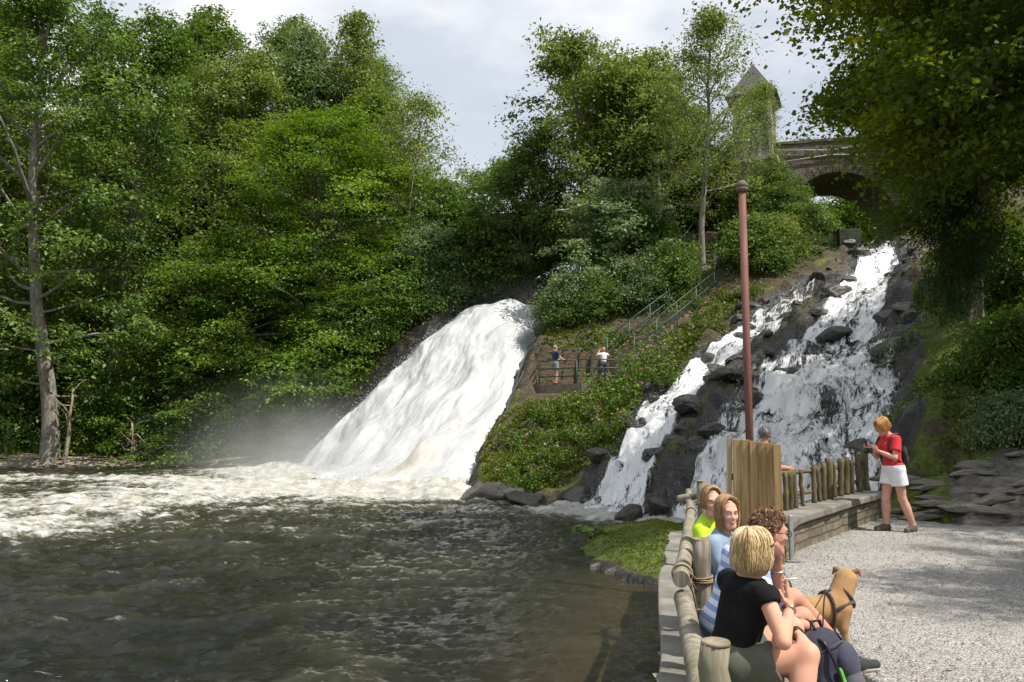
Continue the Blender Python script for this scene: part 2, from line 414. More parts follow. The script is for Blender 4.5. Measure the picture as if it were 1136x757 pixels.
def band(Ledge, Redge, X, Y):
    poly = [p[:2] for p in Ledge] + [p[:2] for p in Redge][::-1]
    return poly_sd(X, Y, poly)
sd_main = band(MAIN_L, MAIN_R, GX, GY); sd_ls = band(LS_L, LS_R, GX, GY); sd_rs = band(RS_L, RS_R, GX, GY)
# carve the beds a little so that the water lies between its rocks
GZ = GZ - .35 * sstep(.4, -.5, np.minimum(sd_ls, sd_rs)) * sstep(WATER, WATER + .5, GZ)
GZ = GZ - 1.0 * sstep(.6, -.8, sd_main) * sstep(WATER, WATER + .5, GZ)
nearfall = np.minimum(np.minimum(sd_main, sd_ls), sd_rs)
GZ = GZ + .25 * np.clip(ridge(GX * 1.1, GY * 1.1, 4, 4), -.6, 1) * sstep(1.6, .4, np.abs(np.minimum(sd_ls, sd_rs))) * sstep(WATER, WATER + .5, GZ)
_rr = sstep(.1, -.8, poly_sd(GX, GY, [(6.6, 12.2), (7.4, 14.6), (9, 15.8), (16, 15.8), (17, 11)])) * (TSD > .2)
_zq = (GZ + .10 * fbm(GX * .9, GY * .9, 5, 3)) / .16
GZ = GZ * (1 - _rr) + _rr * ((np.floor(_zq) + sstep(.7, 1, _zq - np.floor(_zq))) * .16 + .05 * ridge(GX * 1.2, GY * 4, 3, 3))
_wl = sstep(1.8, .6, nearfall) * sstep(WATER - .2, WATER + .5, GZ)
GZ = GZ + _wl * (.26 * ridge(GX * 1.2 + .4 * fbm(GX, GY, 2, 2), GY * 2.2, 6, 4, .62) + .26 * np.sign(fbm(GX * 1.3, GY * 2.6, 3, 3)) * np.abs(fbm(GX * 1.3, GY * 2.6, 3, 3)) ** .5)
_lp = [P(590, 430, 30.4), P(660, 430, 29.6), P(708, 430, 31.5), P(716, 430, 34.4), P(640, 430, 35.4), P(594, 430, 35.4)]
GZ = np.where(poly_sd(GX, GY, [q[:2] for q in _lp]) < 0, np.minimum(GZ, 2.75), GZ)
rock = sstep(.9, .0, nearfall + .8 * fbm(GX * .6, GY * .6, 1, 3))
rock = np.maximum(rock, sstep(.9, .2, np.abs(RIV_SD) + .5 * fbm(GX, GY, 1, 3)))
rock = np.maximum(rock, (poly_sd(GX, GY, [(6.5, 12), (8.3, 15.2), (13.5, 15), (15, 11.5)]) < 0) * 1.0)
midrock = sstep(.2, -.4, np.maximum(band(LS_R, RS_L, GX, GY), 0))
rock = np.maximum(rock, midrock * .42)
leftbank = sstep(-1.5, -3.5, GX) * sstep(36, 39, GY) * sstep(9, 2, sd_main) * (GY < 50)
rock = np.maximum(rock, leftbank * np.where(sd_main < 3.2, .95, .45))
leftwet = leftbank * (sd_main < 4)
gr = np.gradient(GZ, gx, gy); slope = np.hypot(gr[0], gr[1])
moss = np.clip(.5 + 1.1 * fbm(GX * .45, GY * .45, 7, 4), 0, 1)
mossrock = sstep(.2, -.3, poly_sd(GX, GY, [(1.1, 15.3), (1.5, 16.7), (2.8, 17.4), (4.2, 16), (4.2, 13), (3.4, 11.2), (2.2, 11.9), (1.7, 13.2)]))
rock = rock * (1 - mossrock)
moss = np.maximum(moss, mossrock * .9)
upper = sstep(30, 33, GY) * sstep(-1.5, 1, GX) * sstep(60, 52, GY) * sstep(16, 12, GX)
moss = moss * (1 - .65 * upper)
wet_m = (poly_sd(GX, GY, [(.9, 15.3), (1.4, 16.9), (2.9, 17.8), (4.6, 16.9), (4.4, 12), (3.4, 11), (2.0, 11.6), (1.5, 13.2)]) < 0)
wet = sstep(3.0, 1.0, nearfall)
soil = leftbank; moss_dummy = sstep(48, 43, GY) * sstep(-10, -13, GX) * sstep(.2, 1.0, RIV_SD)
tm = M_("terrain")
wet = np.maximum(np.maximum(wet, leftwet), wet_m * 1.0); v = tm.coord("Object"); v3 = tm.coord("Object", (1, 1, 3.5))
na = tm.noise(v, 1.3, 8, .6); nb = tm.noise(v, 9, 6, .6); nc = tm.noise(v3, 3.2, 8, .65)
rockc = tm.ramp(nc, [(.3, (.010, .009, .008)), (.55, (.030, .027, .023)), (.8, (.085, .075, .060))])
dryc = tm.ramp(nc, [(.3, (.05, .044, .035)), (.48, (.21, .19, .155)), (.68, (.40, .37, .315))])
mossc = tm.ramp(nb, [(.3, (.030, .052, .006)), (.5, (.085, .12, .010)), (.72, (.16, .18, .020))])
soilc = tm.ramp(nb, [(.3, (.030, .022, .012)), (.6, (.085, .062, .034)), (.8, (.14, .11, .06))])
wetrock = tm.mix(tm.attr("wet"), dryc, rockc)
g1 = tm.mix(tm.ramp(tm.math('ADD', tm.attr("moss"), tm.math('MULTIPLY', tm.math('SUBTRACT', na, .5), 1.5)), [(.35, (0, 0, 0)), (.55, (1, 1, 1))]), soilc, mossc)
rf = tm.ramp(tm.math('ADD', tm.attr("rock"), tm.math('MULTIPLY', tm.math('SUBTRACT', nb, .5), .9)), [(.42, (0, 0, 0)), (.58, (1, 1, 1))])
tm.set(col=tm.mix(rf, g1, wetrock), rough=tm.ramp(tm.math('MULTIPLY', tm.attr("wet"), rf), [(0, (.9, .9, .9)), (1, (.28, .28, .28))]))
hh = tm.math('ADD', nc, tm.math('MULTIPLY', nb, .5)); tm.bump(hh, .12, .9)
V = np.stack([GX, GY, GZ], -1).reshape(-1, 3)
ter = link("terrain", np_mesh("terrain", V, grid_faces(*GX.shape), attrs=dict(rock=('POINT', rock.ravel()), moss=('POINT', moss.ravel()), wet=('POINT', wet.ravel()))), tm.m)
tag(ter, kind="structure")

# ------------------------------------------------------------------ river
def grow(a, b, k, m):
    o = [a]
    while o[-1] < b: o.append(o[-1] + max(m, k * abs(o[-1])))
    return o
wy = np.array(sorted([-200, -100, -50, -20, -8, 0, 2, 4] + grow(5.0, 46, .0042, .03) + [50, 60, 80]))
wx = np.array(sorted([-400, -250, -160, -110, -80] + list(np.arange(-60, -30, .5)) + list(np.arange(-30, -14, .16)) + list(np.arange(-14, 4.5, .055)) + list(np.arange(4.5, 12.3, .3))))
WX, WY = np.meshgrid(wx, wy, indexing='ij')
# agitation: strongest at the foot of the main fall, drawn out towards the left
fx = WX + 6.5; fy = WY - 34
def segd(X, Y, a, b):
    a = np.array(a[:2], float); b = np.array(b[:2], float); e = b - a; t = np.clip(((X - a[0]) * e[0] + (Y - a[1]) * e[1]) / (e @ e), 0, 1)
    return np.hypot(X - a[0] - t * e[0], Y - a[1] - t * e[1])
dfoot = segd(WX, WY, (-11.5, 39.6), (-2.2, 27.6)); dfoot2 = segd(WX, WY, (1.6, 21.6), (4.2, 18.6))
plume = np.exp(-(segd(WX, WY, (-6.5, 29), (-17, 20.5)) / 4.2) ** 2) * .58 + np.exp(-(segd(WX, WY, (-13, 19), (-30, 16.5)) / 4.0) ** 2) * .44 + np.exp(-(segd(WX, WY, (-12, 34), (-40, 31)) / 5.0) ** 2) * .42
streak = fbm(WX * .16 + .25 * fbm(WX * .3, WY * .3, 1, 3), WY * .62, 3, 5, .6)
foam = np.clip(1.3 * np.exp(-(dfoot / 2.6) ** 2) + .40 * np.exp(-dfoot / 6) + plume * (1 + 1.6 * streak) + 1.2 * np.exp(-(dfoot2 / 1.0) ** 2) + .35 * np.exp(-dfoot2 / 1.6), 0, 1.6)
foam = np.clip(foam + .14 * np.exp(-((WY - 22) / 12) ** 2) * np.exp(-np.maximum(WX + 1, 0) / 1.5) - .02, 0, 1.5)
agit = np.clip(.85 + foam * .75 + .35 * np.exp(-(segd(WX, WY, (-5, 24), (-9, 8)) / 6) ** 2), 0, 1.45)
calm = sstep(2.5, .2, segd(WX, WY, (1.3, 13), (1.2, 8)))
agit *= 1 - .5 * calm
warpx = WX + 1.2 * fbm(WX * .25, WY * .25, 9, 2); warpy = WY + 1.2 * fbm(WX * .25, WY * .25, 5, 2)
res = np.clip(.5 / np.maximum(np.hypot(WX, WY) - 60, .5), 0, 1)
WZ = WATER + agit * (.10 * ridge(warpx * .55, warpy * .95, 0, 3, .55) + .085 * ridge(warpx * 1.4, warpy * 2.0, 4, 5, .62) + .030 * ridge(WX * 4.2 + warpy, WY * 6.5, 2, 3, .6)) + foam * .12 * np.clip(ridge(warpx * 1.0, warpy * 1.4, 8, 4, .6), -.3, 1)
WZ = WZ + .5 * np.exp(-(dfoot / 1.3) ** 2) * np.clip(.4 + fbm(WX * .8, WY * .8, 0, 3), 0, 1)
crest = np.clip((WZ - WATER) / (.14 * agit + .02) - .62, 0, 1)
rm = M_("river_water"); v = rm.coord("Object", (1, 1.5, 1))
fa = rm.attr("foam"); fn = rm.noise(v, 1.6, 9, .68, .6); fn2 = rm.noise(rm.coord("Object", (.8, 2.2, 1)), 5.5, 7, .7, .8)
ff = rm.math('ADD', fa, rm.math('ADD', rm.math('MULTIPLY', rm.math('SUBTRACT', fn, .5), 1.9), rm.math('MULTIPLY', rm.math('SUBTRACT', fn2, .5), 1.7)))
mask = rm.ramp(ff, [(.50, (0, 0, 0)), (.80, (.6, .6, .6)), (1.0, (1, 1, 1))])
foamc = rm.ramp(fn, [(.35, (.25, .24, .18)), (.62, (.47, .475, .455))])
shal = rm.mix(rm.attr("shallow"), (.007, .008, .005), (.030, .024, .010))
murk = rm.mix(rm.math('MULTIPLY', fa, .8), shal, (.075, .072, .035))
rm.set(col=rm.mix(mask, murk, foamc), rough=rm.ramp(mask, [(0, (.045, .045, .045)), (1, (.75, .75, .75))]), ior=1.33, spec=.5)
bn = rm.math('ADD', rm.noise(rm.coord("Object", (1, 1.4, 1)), 14, 6, .65), rm.math('MULTIPLY', mask, .35))
rm.bump(bn, .035, .7)
shallow = np.exp(-(segd(WX, WY, (2.0, 12.4), (.9, 7.5)) / 1.1) ** 2)
V = np.stack([WX, WY, WZ], -1).reshape(-1, 3)
fm = np.clip(foam + crest * .75 + .10 * np.clip(fbm(WX * .5, WY * .9, 12, 4) * 2, -.5, 1) * np.exp(-np.maximum(WX + 1, 0) / 1.5), 0, 1.5)
riv = link("river_water", np_mesh("river_water", V, grid_faces(*WX.shape), attrs=dict(foam=('POINT', fm.ravel()), shallow=('POINT', shallow.ravel()))), rm.m)
tag(riv, kind="structure")

# ------------------------------------------------------------------ waterfalls
def sheet(Le, Re, nu, nv, bulge, top=0.0):
    Lc = crom(Le, nv); Rc = crom(Re, nv); u = np.linspace(0, 1, nu)
    S = Lc[None] * (1 - u)[:, None, None] + Rc[None] * u[:, None, None]      # nu,nv,3
    dv = np.gradient(S, axis=1); du = np.gradient(S, axis=0); nrm = np.cross(du, dv); nrm /= np.linalg.norm(nrm, axis=2, keepdims=True) + 1e-9
    nrm = np.where(nrm[..., 2:3] < 0, -nrm, nrm)
    wid = np.linalg.norm(Rc - Lc, axis=1); Uu = u[:, None] * wid[None]; Vv = np.r_[0, np.cumsum(np.linalg.norm(np.diff((Lc + Rc) / 2, axis=0), axis=1))][None] + 0 * Uu
    return S, nrm, Uu, Vv, np.broadcast_to(u[:, None], Uu.shape)
S, nr, U, Vv, uu = sheet(MAIN_L, MAIN_R, 260, 300, 0)
lip = sstep(8, 12, Vv)     # smooth river before the lip
edge = np.minimum(uu, 1 - uu)
Uc = U - U.mean(0, keepdims=True)
ragged = 1 - sstep(0, .10, edge)
wpu = Uc + .8 * fbm(Uc * .5, Vv * .3, 31, 3); disp = .55 * np.sin(np.pi * uu) * lip + lip * (.55 * fbm(wpu * .5, Vv * .28, 1, 3, .5) + .15 * fbm(wpu * 1.6, Vv * .6, 5, 3, .55) + .035 * fbm(Uc * 6, Vv * 3, 3, 3, .6)) - ragged * .5 + .04 * fbm(Uc, Vv, 0, 3)
tang = np.gradient(S, axis=0); tang /= np.linalg.norm(tang, axis=2, keepdims=True) + 1e-9
S2 = S + nr * disp[..., None] + tang * (ragged * np.sign(uu - .5) * (.35 * fbm(Uc * .7, Vv * 1.3, 9, 4, .6)))[..., None]
fmm = M_("main_fall"); uvv = fmm.n("ShaderNodeUVMap").outputs[0]
mpp = fmm.n("ShaderNodeMapping"); mpp.inputs["Scale"].default_value = (1.0, .38, 1); fmm.l(uvv, mpp.inputs[0])
a = fmm.noise(mpp.outputs[0], 1.0, 8, .60, .9); mp2 = fmm.n("ShaderNodeMapping"); mp2.inputs["Scale"].default_value = (.35, .12, 1); fmm.l(uvv, mp2.inputs[0])
b = fmm.noise(mp2.outputs[0], 1.0, 4, .5)
mp3 = fmm.n("ShaderNodeMapping"); mp3.inputs["Scale"].default_value = (3.5, 1.6, 1); fmm.l(uvv, mp3.inputs[0]); c3 = fmm.noise(mp3.outputs[0], 1.0, 8, .75)
white = fmm.ramp(a, [(.28, (.33, .345, .355)), (.5, (.44, .45, .46)), (.72, (.56, .56, .56))])
tan = fmm.ramp(fmm.math('ADD', fmm.attr("silt"), fmm.math('MULTIPLY', fmm.math('SUBTRACT', b, .5), 1.4)), [(.35, (0, 0, 0)), (.8, (.75, .75, .75))])
colr = fmm.mix(tan, white, (.47, .42, .31))
dk = fmm.math('ADD', fmm.attr("thin"), fmm.math('MULTIPLY', fmm.math('SUBTRACT', c3, .5), 1.3))
dm = fmm.ramp(dk, [(.55, (0, 0, 0)), (.82, (1, 1, 1))])
fmm.set(col=colr, rough=.6, spec=.3, alpha=fmm.math('SUBTRACT', 1.0, dm))
fmm.bump(fmm.math('ADD', a, fmm.math('MULTIPLY', c3, .3)), .05, .25)
silt = .45 * np.exp(-((uu - .72) / .16) ** 2) * sstep(11, 15, Vv) + .5 * (1 - lip)
thin = np.clip(.85 * (1 - sstep(0, .07, uu)) + .9 * (1 - sstep(0, .05, 1 - uu)) + .28 * np.exp(-((uu - .16) / .1) ** 2) * sstep(12, 14, Vv) * sstep(22, 18, Vv), 0, 1) * lip
thin = thin * sstep(0, 2.5, Vv.max() - Vv)
o = link("waterfall", np_mesh("waterfall", S2.reshape(-1, 3), grid_faces(260, 300), attrs=dict(silt=('POINT', silt.ravel()), thin=('POINT', thin.ravel())), uv=np.stack([Uc, Vv], -1).reshape(-1, 2)), fmm.m)
tag(o, "broad thundering white waterfall sliding down to the left into the river", "waterfall")

cm = M_("cascade_water"); uvv = cm.n("ShaderNodeUVMap").outputs[0]
def mpn(mm, uv, sc, det, rgh, dist=.3):
    q = mm.n("ShaderNodeMapping"); q.inputs["Scale"].default_value = (*sc, 1); mm.l(uv, q.inputs[0]); return mm.noise(q.outputs[0], 1.0, det, rgh, dist)
n_a = mpn(cm, uvv, (2.0, .7), 8, .66, 1.2); n_b = mpn(cm, uvv, (8.0, 3.2), 8, .75, 1.6); n_c = mpn(cm, uvv, (.45, .3), 3, .5)
ss = cm.math('ADD', cm.attr("cover"), cm.math('ADD', cm.math('MULTIPLY', cm.math('SUBTRACT', n_a, .5), 2.2), cm.math('ADD', cm.math('MULTIPLY', cm.math('SUBTRACT', n_b, .5), 2.3), cm.math('MULTIPLY', cm.math('SUBTRACT', n_c, .5), .9))))
al = cm.ramp(ss, [(.43, (0, 0, 0)), (.56, (.62, .62, .62)), (.74, (1, 1, 1))])
cm.set(col=cm.ramp(ss, [(.44, (.46, .48, .50)), (.78, (.84, .85, .86))]), rough=.5, spec=.4, alpha=al)
cm.bump(cm.math('ADD', n_a, n_b), .08, .8)
def cascade(name, Le, Re, nu, nv, cover_fn, label, seed):
    S, nr, U, Vv, uu = sheet(Le, Re, nu, nv, 0)
    X, Y = S[..., 0], S[..., 1]; edge = np.minimum(uu, 1 - uu)
    hz = height(X, Y)
    # smoothed bed with the water jumping over it
    k = np.ones(7) / 7
    hs = np.apply_along_axis(lambda q: np.convolve(np.pad(q, 3, mode='edge'), k, 'valid'), 0, hz); hs = np.apply_along_axis(lambda q: np.convolve(np.pad(q, 3, mode='edge'), k, 'valid'), 1, hs)
    Uc = U - U.mean(0, keepdims=True)
    z = np.maximum(hs, hz) * .6 + hs * .4 + .10 + .11 * ridge(Uc * 1.2, Vv * .6, seed, 4, .6) + .05 * fbm(Uc * 5, Vv * 3, seed, 3) - .25 * (1 - sstep(0, .08, edge))
    z = np.maximum(z, WATER + .02)
    g = np.gradient(hs, axis=1) / (np.gradient(Vv, axis=1) + 1e-6); steep = np.clip(-g * .55, 0, .6)
    cov = cover_fn(uu, Vv / Vv.max()) - .5 * sstep(.07, .0, Vv / Vv.max()) * (seed == 11) + steep * .5 - .55 * (1 - sstep(0, .12, edge))
    me = np_mesh(name, np.stack([X, Y, z], -1).reshape(-1, 3), grid_faces(nu, nv), attrs=dict(cover=('POINT', cov.ravel())), uv=np.stack([Uc, Vv], -1).reshape(-1, 2))
    tag(link(name, me, cm.m), label, "cascade")
def cov1(u, v): return .62 + .10 * v - .35 * np.exp(-((v - .12) / .10) ** 2)
def cov2(u, v):
    c = .62 + .14 * np.exp(-((v - .30) / .2) ** 2)
    for (a, b, su, sv, w) in ((.55, .50, .10, .07, .5), (.30, .62, .07, .08, .45), (.85, .62, .10, .10, .55), (.62, .78, .10, .06, .4), (.97, .5, .08, .2, .5), (.12, .72, .05, .15, .4), (.75, .86, .1, .08, .25)):
        c = c - w * np.exp(-((u - a) / su) ** 2 - ((v - b) / sv) ** 2)
    return c
cascade("cascade", LS_L, LS_R, 110, 240, cov1, "narrow left stream of the stepped cascade, foaming beside the flowering bank", 11)
cascade("cascade", RS_L, RS_R, 180, 300, cov2, "wide right stream of the stepped cascade tumbling over black rocks behind the rusty pole", 23)
# ------------------------------------------------------------------ trees and plants
def leaf_mesh(name, C, dirs, size, rng, updown=.55, clump=None, aspect=.55, mat=None, tip=None):
    """C: leaf centres, dirs: preferred outward directions, size: leaf lengths"""
    n = len(C)
    nrm = rng.normal(size=(n, 3)) * .62 + np.array([0, 0, updown]) + dirs * .30; nrm /= np.linalg.norm(nrm, axis=1, keepdims=True)
    d = rng.normal(size=(n, 3)) + dirs * .8 + np.array([0, 0, -.35]); d -= nrm * (d * nrm).sum(1, keepdims=True); d /= np.linalg.norm(d, axis=1, keepdims=True)
    w = np.cross(nrm, d); Lh = (size * .5)[:, None]; Wh = Lh * aspect
    b = C - d * Lh; t = C + d * Lh - nrm * Lh * .18; l = C + w * Wh - d * Lh * .15 + nrm * Lh * .15; r = C - w * Wh - d * Lh * .15 + nrm * Lh * .15
    V = np.stack([b, r, t, l], 1).reshape(-1, 3); F = np.arange(n * 4).reshape(n, 4)
    tint = np.clip((clump if clump is not None else .5) + rng.normal(size=n) * .16, 0, 1)
    return np_mesh(name, V, F, smooth=False, attrs=dict(tint=('FACE', tint)))

def branch(rng, a, d, Ln, n=5, up=.15, wob=.12):
    pts = [np.array(a, float)]; d = np.array(d, float); d /= np.linalg.norm(d)
    for i in range(n):
        d = d + rng.normal(size=3) * wob + np.array([0, 0, up]); d /= np.linalg.norm(d); pts.append(pts[-1] + d * Ln / n)
    return np.array(pts)

def tree_mesh(seed, H, tr, base=.25, rad=5.0, shape='oval', nl=26, leaf=.17, per=34, sub=5, flat=.45, cl=.55, lean=(0, 0), up=.12, elev=(10, 60), fork=1, updown=.6, tint=(.2, .8), droop=0.0, skip=None, trunk_to=.92, aspect=.55, offcentre=(0, 0), n_seg=9):
    rng = rs(seed); tb = MB(); tips = []; tdir = []; tcl = []
    stems = []
    for f in range(fork):
        a = rng.rand() * 6.28; sp = .0 if fork == 1 else .22
        p = np.array([math.cos(a), math.sin(a), 0]) * (0 if fork == 1 else tr * .9); d = np.array([math.cos(a) * sp + lean[0], math.sin(a) * sp + lean[1], 1.0]); pts = [p - np.array([0, 0, .6])]; d /= np.linalg.norm(d)
        Hh = H * (1 if f == 0 else .75 + .2 * rng.rand()) * trunk_to
        for i in range(n_seg):
            d = d + rng.normal(size=3) * .05; d[:2] *= .96; d /= np.linalg.norm(d); pts.append(pts[-1] + d * Hh / n_seg)
        pts = np.array(pts); t = np.linspace(0, 1, len(pts)); r0 = tr / (1 if fork == 1 else 1.5)
        r = r0 * (1 - .88 * t) ** .9; r[0] *= 1.45; r[1] *= 1.05
        tb.tube(crom(pts, 26), np.interp(np.linspace(0, 1, 26), t, r), 10, cap=False, jit=.14, rng=rng); stems.append((pts, r))
    for k in range(nl * fork):
        pts, r = stems[k % fork]; s = base + (1 - base) * ((k + rng.rand()) / (nl * fork)) ** .95
        i = s * (len(pts) - 1); i0 = min(int(i), len(pts) - 2); a = pts[i0] + (pts[i0 + 1] - pts[i0]) * (i - i0)
        q = (s - base) / (1 - base)
        env = {'oval': math.sin(math.pi * (.12 + .83 * q)) ** .7, 'cone': (1 - q) ** .75 + .12, 'dome': math.sqrt(max(0.02, 1 - q * q * .9)), 'flame': math.sin(math.pi * (.25 + .72 * q)) ** .8, 'umbrella': .35 + .65 * q if q < .75 else 1.5 - q}[shape]
        R = rad * env * (.7 + .5 * rng.rand()); az = k * 2.4 + rng.rand() * .9
        el = math.radians(elev[0] + (elev[1] - elev[0]) * q)
        d = np.array([math.cos(az) * math.cos(el), math.sin(az) * math.cos(el), math.sin(el)])
        if skip and skip(az % 6.283, q): continue
        R *= 1 + offcentre[0] * math.cos(az) + offcentre[1] * math.sin(az)
        Lb = branch(rng, a, d, R, 6, up - droop * .25, .10); rb = max(.018, min(r[i0] * .55, R * .018 + .01))
        tb.tube(Lb, np.linspace(rb, .012, len(Lb)), 5, cap=False)
        ct = rng.rand()
        for j in range(sub):
            u = .30 + .70 * (j + rng.rand()) / sub; ii = u * 6; i1 = min(int(ii), 5); b = Lb[i1] + (Lb[i1 + 1] - Lb[i1]) * (ii - i1)
            side = d * .6 + rng.normal(size=3) * .75; side[2] = side[2] * .5 + .1 - droop
            tw = branch(rng, b, side, R * .30 + .35, 3, up * .6 - droop * .2, .15); tb.tube(tw, np.linspace(.016, .006, 4), 3, cap=False)
            for m in (1.6, 2.3, 3.0):
                i2 = min(int(m), 2); c = tw[i2] + (tw[i2 + 1] - tw[i2]) * (m - i2); tips.append(c); tdir.append(tw[-1] - tw[0]); tcl.append(ct * .6 + rng.rand() * .4)
        tips.append(Lb[-1]); tdir.append(Lb[-1] - Lb[-2]); tcl.append(ct)
    tips = np.array(tips); tdir = np.array(tdir); tdir /= np.linalg.norm(tdir, axis=1, keepdims=True) + 1e-9; tcl = np.array(tcl)
    m = len(tips); cnt = rng.poisson(per, m); idx = np.repeat(np.arange(m), cnt)
    off = rng.normal(size=(len(idx), 3)) * np.array([cl, cl, cl * flat]) * (.55 + .8 * rng.rand(m))[idx, None]
    off[:, 2] -= .18 * (off[:, 0] ** 2 + off[:, 1] ** 2) / cl      # clumps bend down at their rims
    C = tips[idx] + off
    size = leaf * (.6 + .8 * rng.rand(len(idx)))
    lm = leaf_mesh("crown", C, tdir[idx], size, rng, updown, tint[0] + (tint[1] - tint[0]) * tcl[idx], aspect)
    return tb.mesh("trunk"), lm

def plant(name, meshes, label, cat, loc, lm, bm=None, rot=0, sc=1, group=None, crown='crown', sxy=None, tilt=0):
    t = thing(name, label, cat, loc, rot, group)
    t.scale = (sc * (sxy or 1), sc * (sxy or 1), sc)
    if tilt: t.rotation_euler[1] = tilt
    for me, nm, m in ((meshes[0], 'trunk' if crown == 'crown' else 'stem', bm or BARK), (meshes[1], crown, lm)):
        if me is None: continue
        o = bpy.data.objects.new(nm, me); COL.objects.link(o); o.parent = t
        if not me.materials: me.materials.append(m)
        elif me.materials[0] != m: o.material_slots[0].link = 'OBJECT'; o.material_slots[0].material = m
    return t
def base(px, Y, dz=0.0):
    x = (px - 568) / FPX * Y; return (x, Y, float(height(x, Y)) - dz)

TM = {}
TM['tall'] = tree_mesh(1, 26, .42, .16, 6.0, 'oval', 44, .22, 38, 7, .34, .44, up=.10, elev=(-5, 60), updown=1.0, tint=(.1, 1))
TM['tall2'] = tree_mesh(2, 26, .38, .10, 5.6, 'oval', 46, .21, 36, 7, .38, .46, up=.14, elev=(0, 65), updown=.9, tint=(.1, 1))
TM['layer'] = tree_mesh(3, 17, .34, .05, 6.6, 'dome', 66, .17, 48, 7, .13, .58, up=.02, elev=(-8, 40), updown=1.3, tint=(.3, .95), droop=.12)
TM['layer2'] = tree_mesh(13, 15, .30, .05, 6.0, 'dome', 56, .17, 46, 7, .14, .54, up=.03, elev=(-10, 45), updown=1.2, tint=(.2, .9), droop=.15)
TM['sparse'] = tree_mesh(4, 22, .30, .35, 4.0, 'flame', 30, .22, 16, 6, .5, .40, up=.18, elev=(20, 75), tint=(.3, 1))
TM['slim'] = tree_mesh(5, 14, .13, .48, 2.5, 'flame', 20, .17, 22, 4, .5, .42, up=.10, elev=(0, 60), tint=(.4, 1))
TM['multi'] = tree_mesh(6, 13.5, .26, .20, 4.1, 'oval', 22, .20, 24, 7, .38, .38, up=.12, elev=(5, 65), fork=3, tint=(.1, 1), updown=.9)
TM['maple'] = tree_mesh(7, 7, .14, .15, 3.4, 'dome', 32, .19, 40, 6, .24, .40, up=.04, elev=(-5, 60), updown=1.1, tint=(.4, 1), droop=.1)
TM['shrub'] = tree_mesh(8, 2.6, .05, .05, 1.5, 'dome', 18, .12, 26, 4, .6, .26, up=.12, elev=(0, 70), fork=3, tint=(.1, 1), n_seg=4)
TM['bushy'] = tree_mesh(9, 6.5, .12, .05, 2.9, 'oval', 28, .17, 30, 6, .4, .36, up=.1, elev=(0, 60), fork=2, tint=(.1, .9))

def tree(kind, px, Y, sc, lm, label, rot, name='tree', cat='tree', group=None, bm=None, dz=.2, sxy=None, loc=None, tilt=0):
    return plant(name, TM[kind], label, cat, loc if loc is not None else base(px, Y, dz), LEAF[lm], bm, rot, sc, group, sxy=sxy, tilt=tilt)

WOOD = "trees of the wooded left bank"
tree('tall', 62, 43.2, 1.06, 'maple', "tall broadleaf tree with a stout pale trunk at the water edge, nearest of the wood", .3, group=WOOD, bm=BARK2)
tree('tall2', 118, 47, 1.02, 'maple', "tall tree with a slanting trunk just behind the nearest bank tree", 2.1, group=WOOD)
tree('tall', -75, 46, 1.05, 'maple', "tall dense tree cut by the left edge of the picture", 4.0, group=WOOD)
tree('tall2', 8, 51, 1.1, 'ash', "tall feathery tree behind, between the picture edge and the pale trunk", .9, group=WOOD)
tree('tall2', 190, 54, 1.12, 'ash', "tall tree whose crown touches the pale sky left of the clouds", 3.3, group=WOOD)
tree('tall', 262, 60, 1.12, 'maple', "rounded high tree behind the yellow green layered tree", 5.2, group=WOOD)
tree('layer', 352, 48.5, 1.08, 'hornbeam', "broad yellow green tree with flat layered sprays left of the big waterfall", 1.0, group=WOOD)
tree('layer2', 262, 48.0, .95, 'hornbeam', "lower layered tree with arching sprays over the dark bank", 2.6, group=WOOD)
tree('layer2', 425, 52.5, .85, 'hornbeam', "layered tree standing above the upper left edge of the waterfall", 4.4, group=WOOD)
tree('sparse', 318, 62, 1.24, 'ash', "thin crowned tree with grey bare twigs rising above the wood", .5, group=WOOD)
tree('sparse', 350, 60, 1.16, 'pale', "silvery sparse tree top beside the grey twigged one", 2.2, group=WOOD)
tree('sparse', 395, 62, 1.12, 'ash', "sparse tree top against the clouds above the layered tree", 3.9, group=WOOD)
tree('slim', 458, 48.5, 1.12, 'ash', "slender tree with a long bare pale trunk and a tufted top", 1.3, bm=BARK2, group=WOOD)
tree('tall2', 420, 68, .95, 'maple', "darker tree deep in the wood behind the slender trunk", 5.0, group=WOOD)
tree('bushy', 500, 49.5, 1.25, 'maple', "bushy tree on the rim just above the lip of the waterfall", .7, group=WOOD)
tree('multi', 500, 60, .95, 'maple', "round dark tree in the dip between wood and bridge", 2.7, group=WOOD)
tree('bushy', 470, 47.5, .8, 'pale', "small pale tree leaning over the waterfall edge", 3.1, group=WOOD)
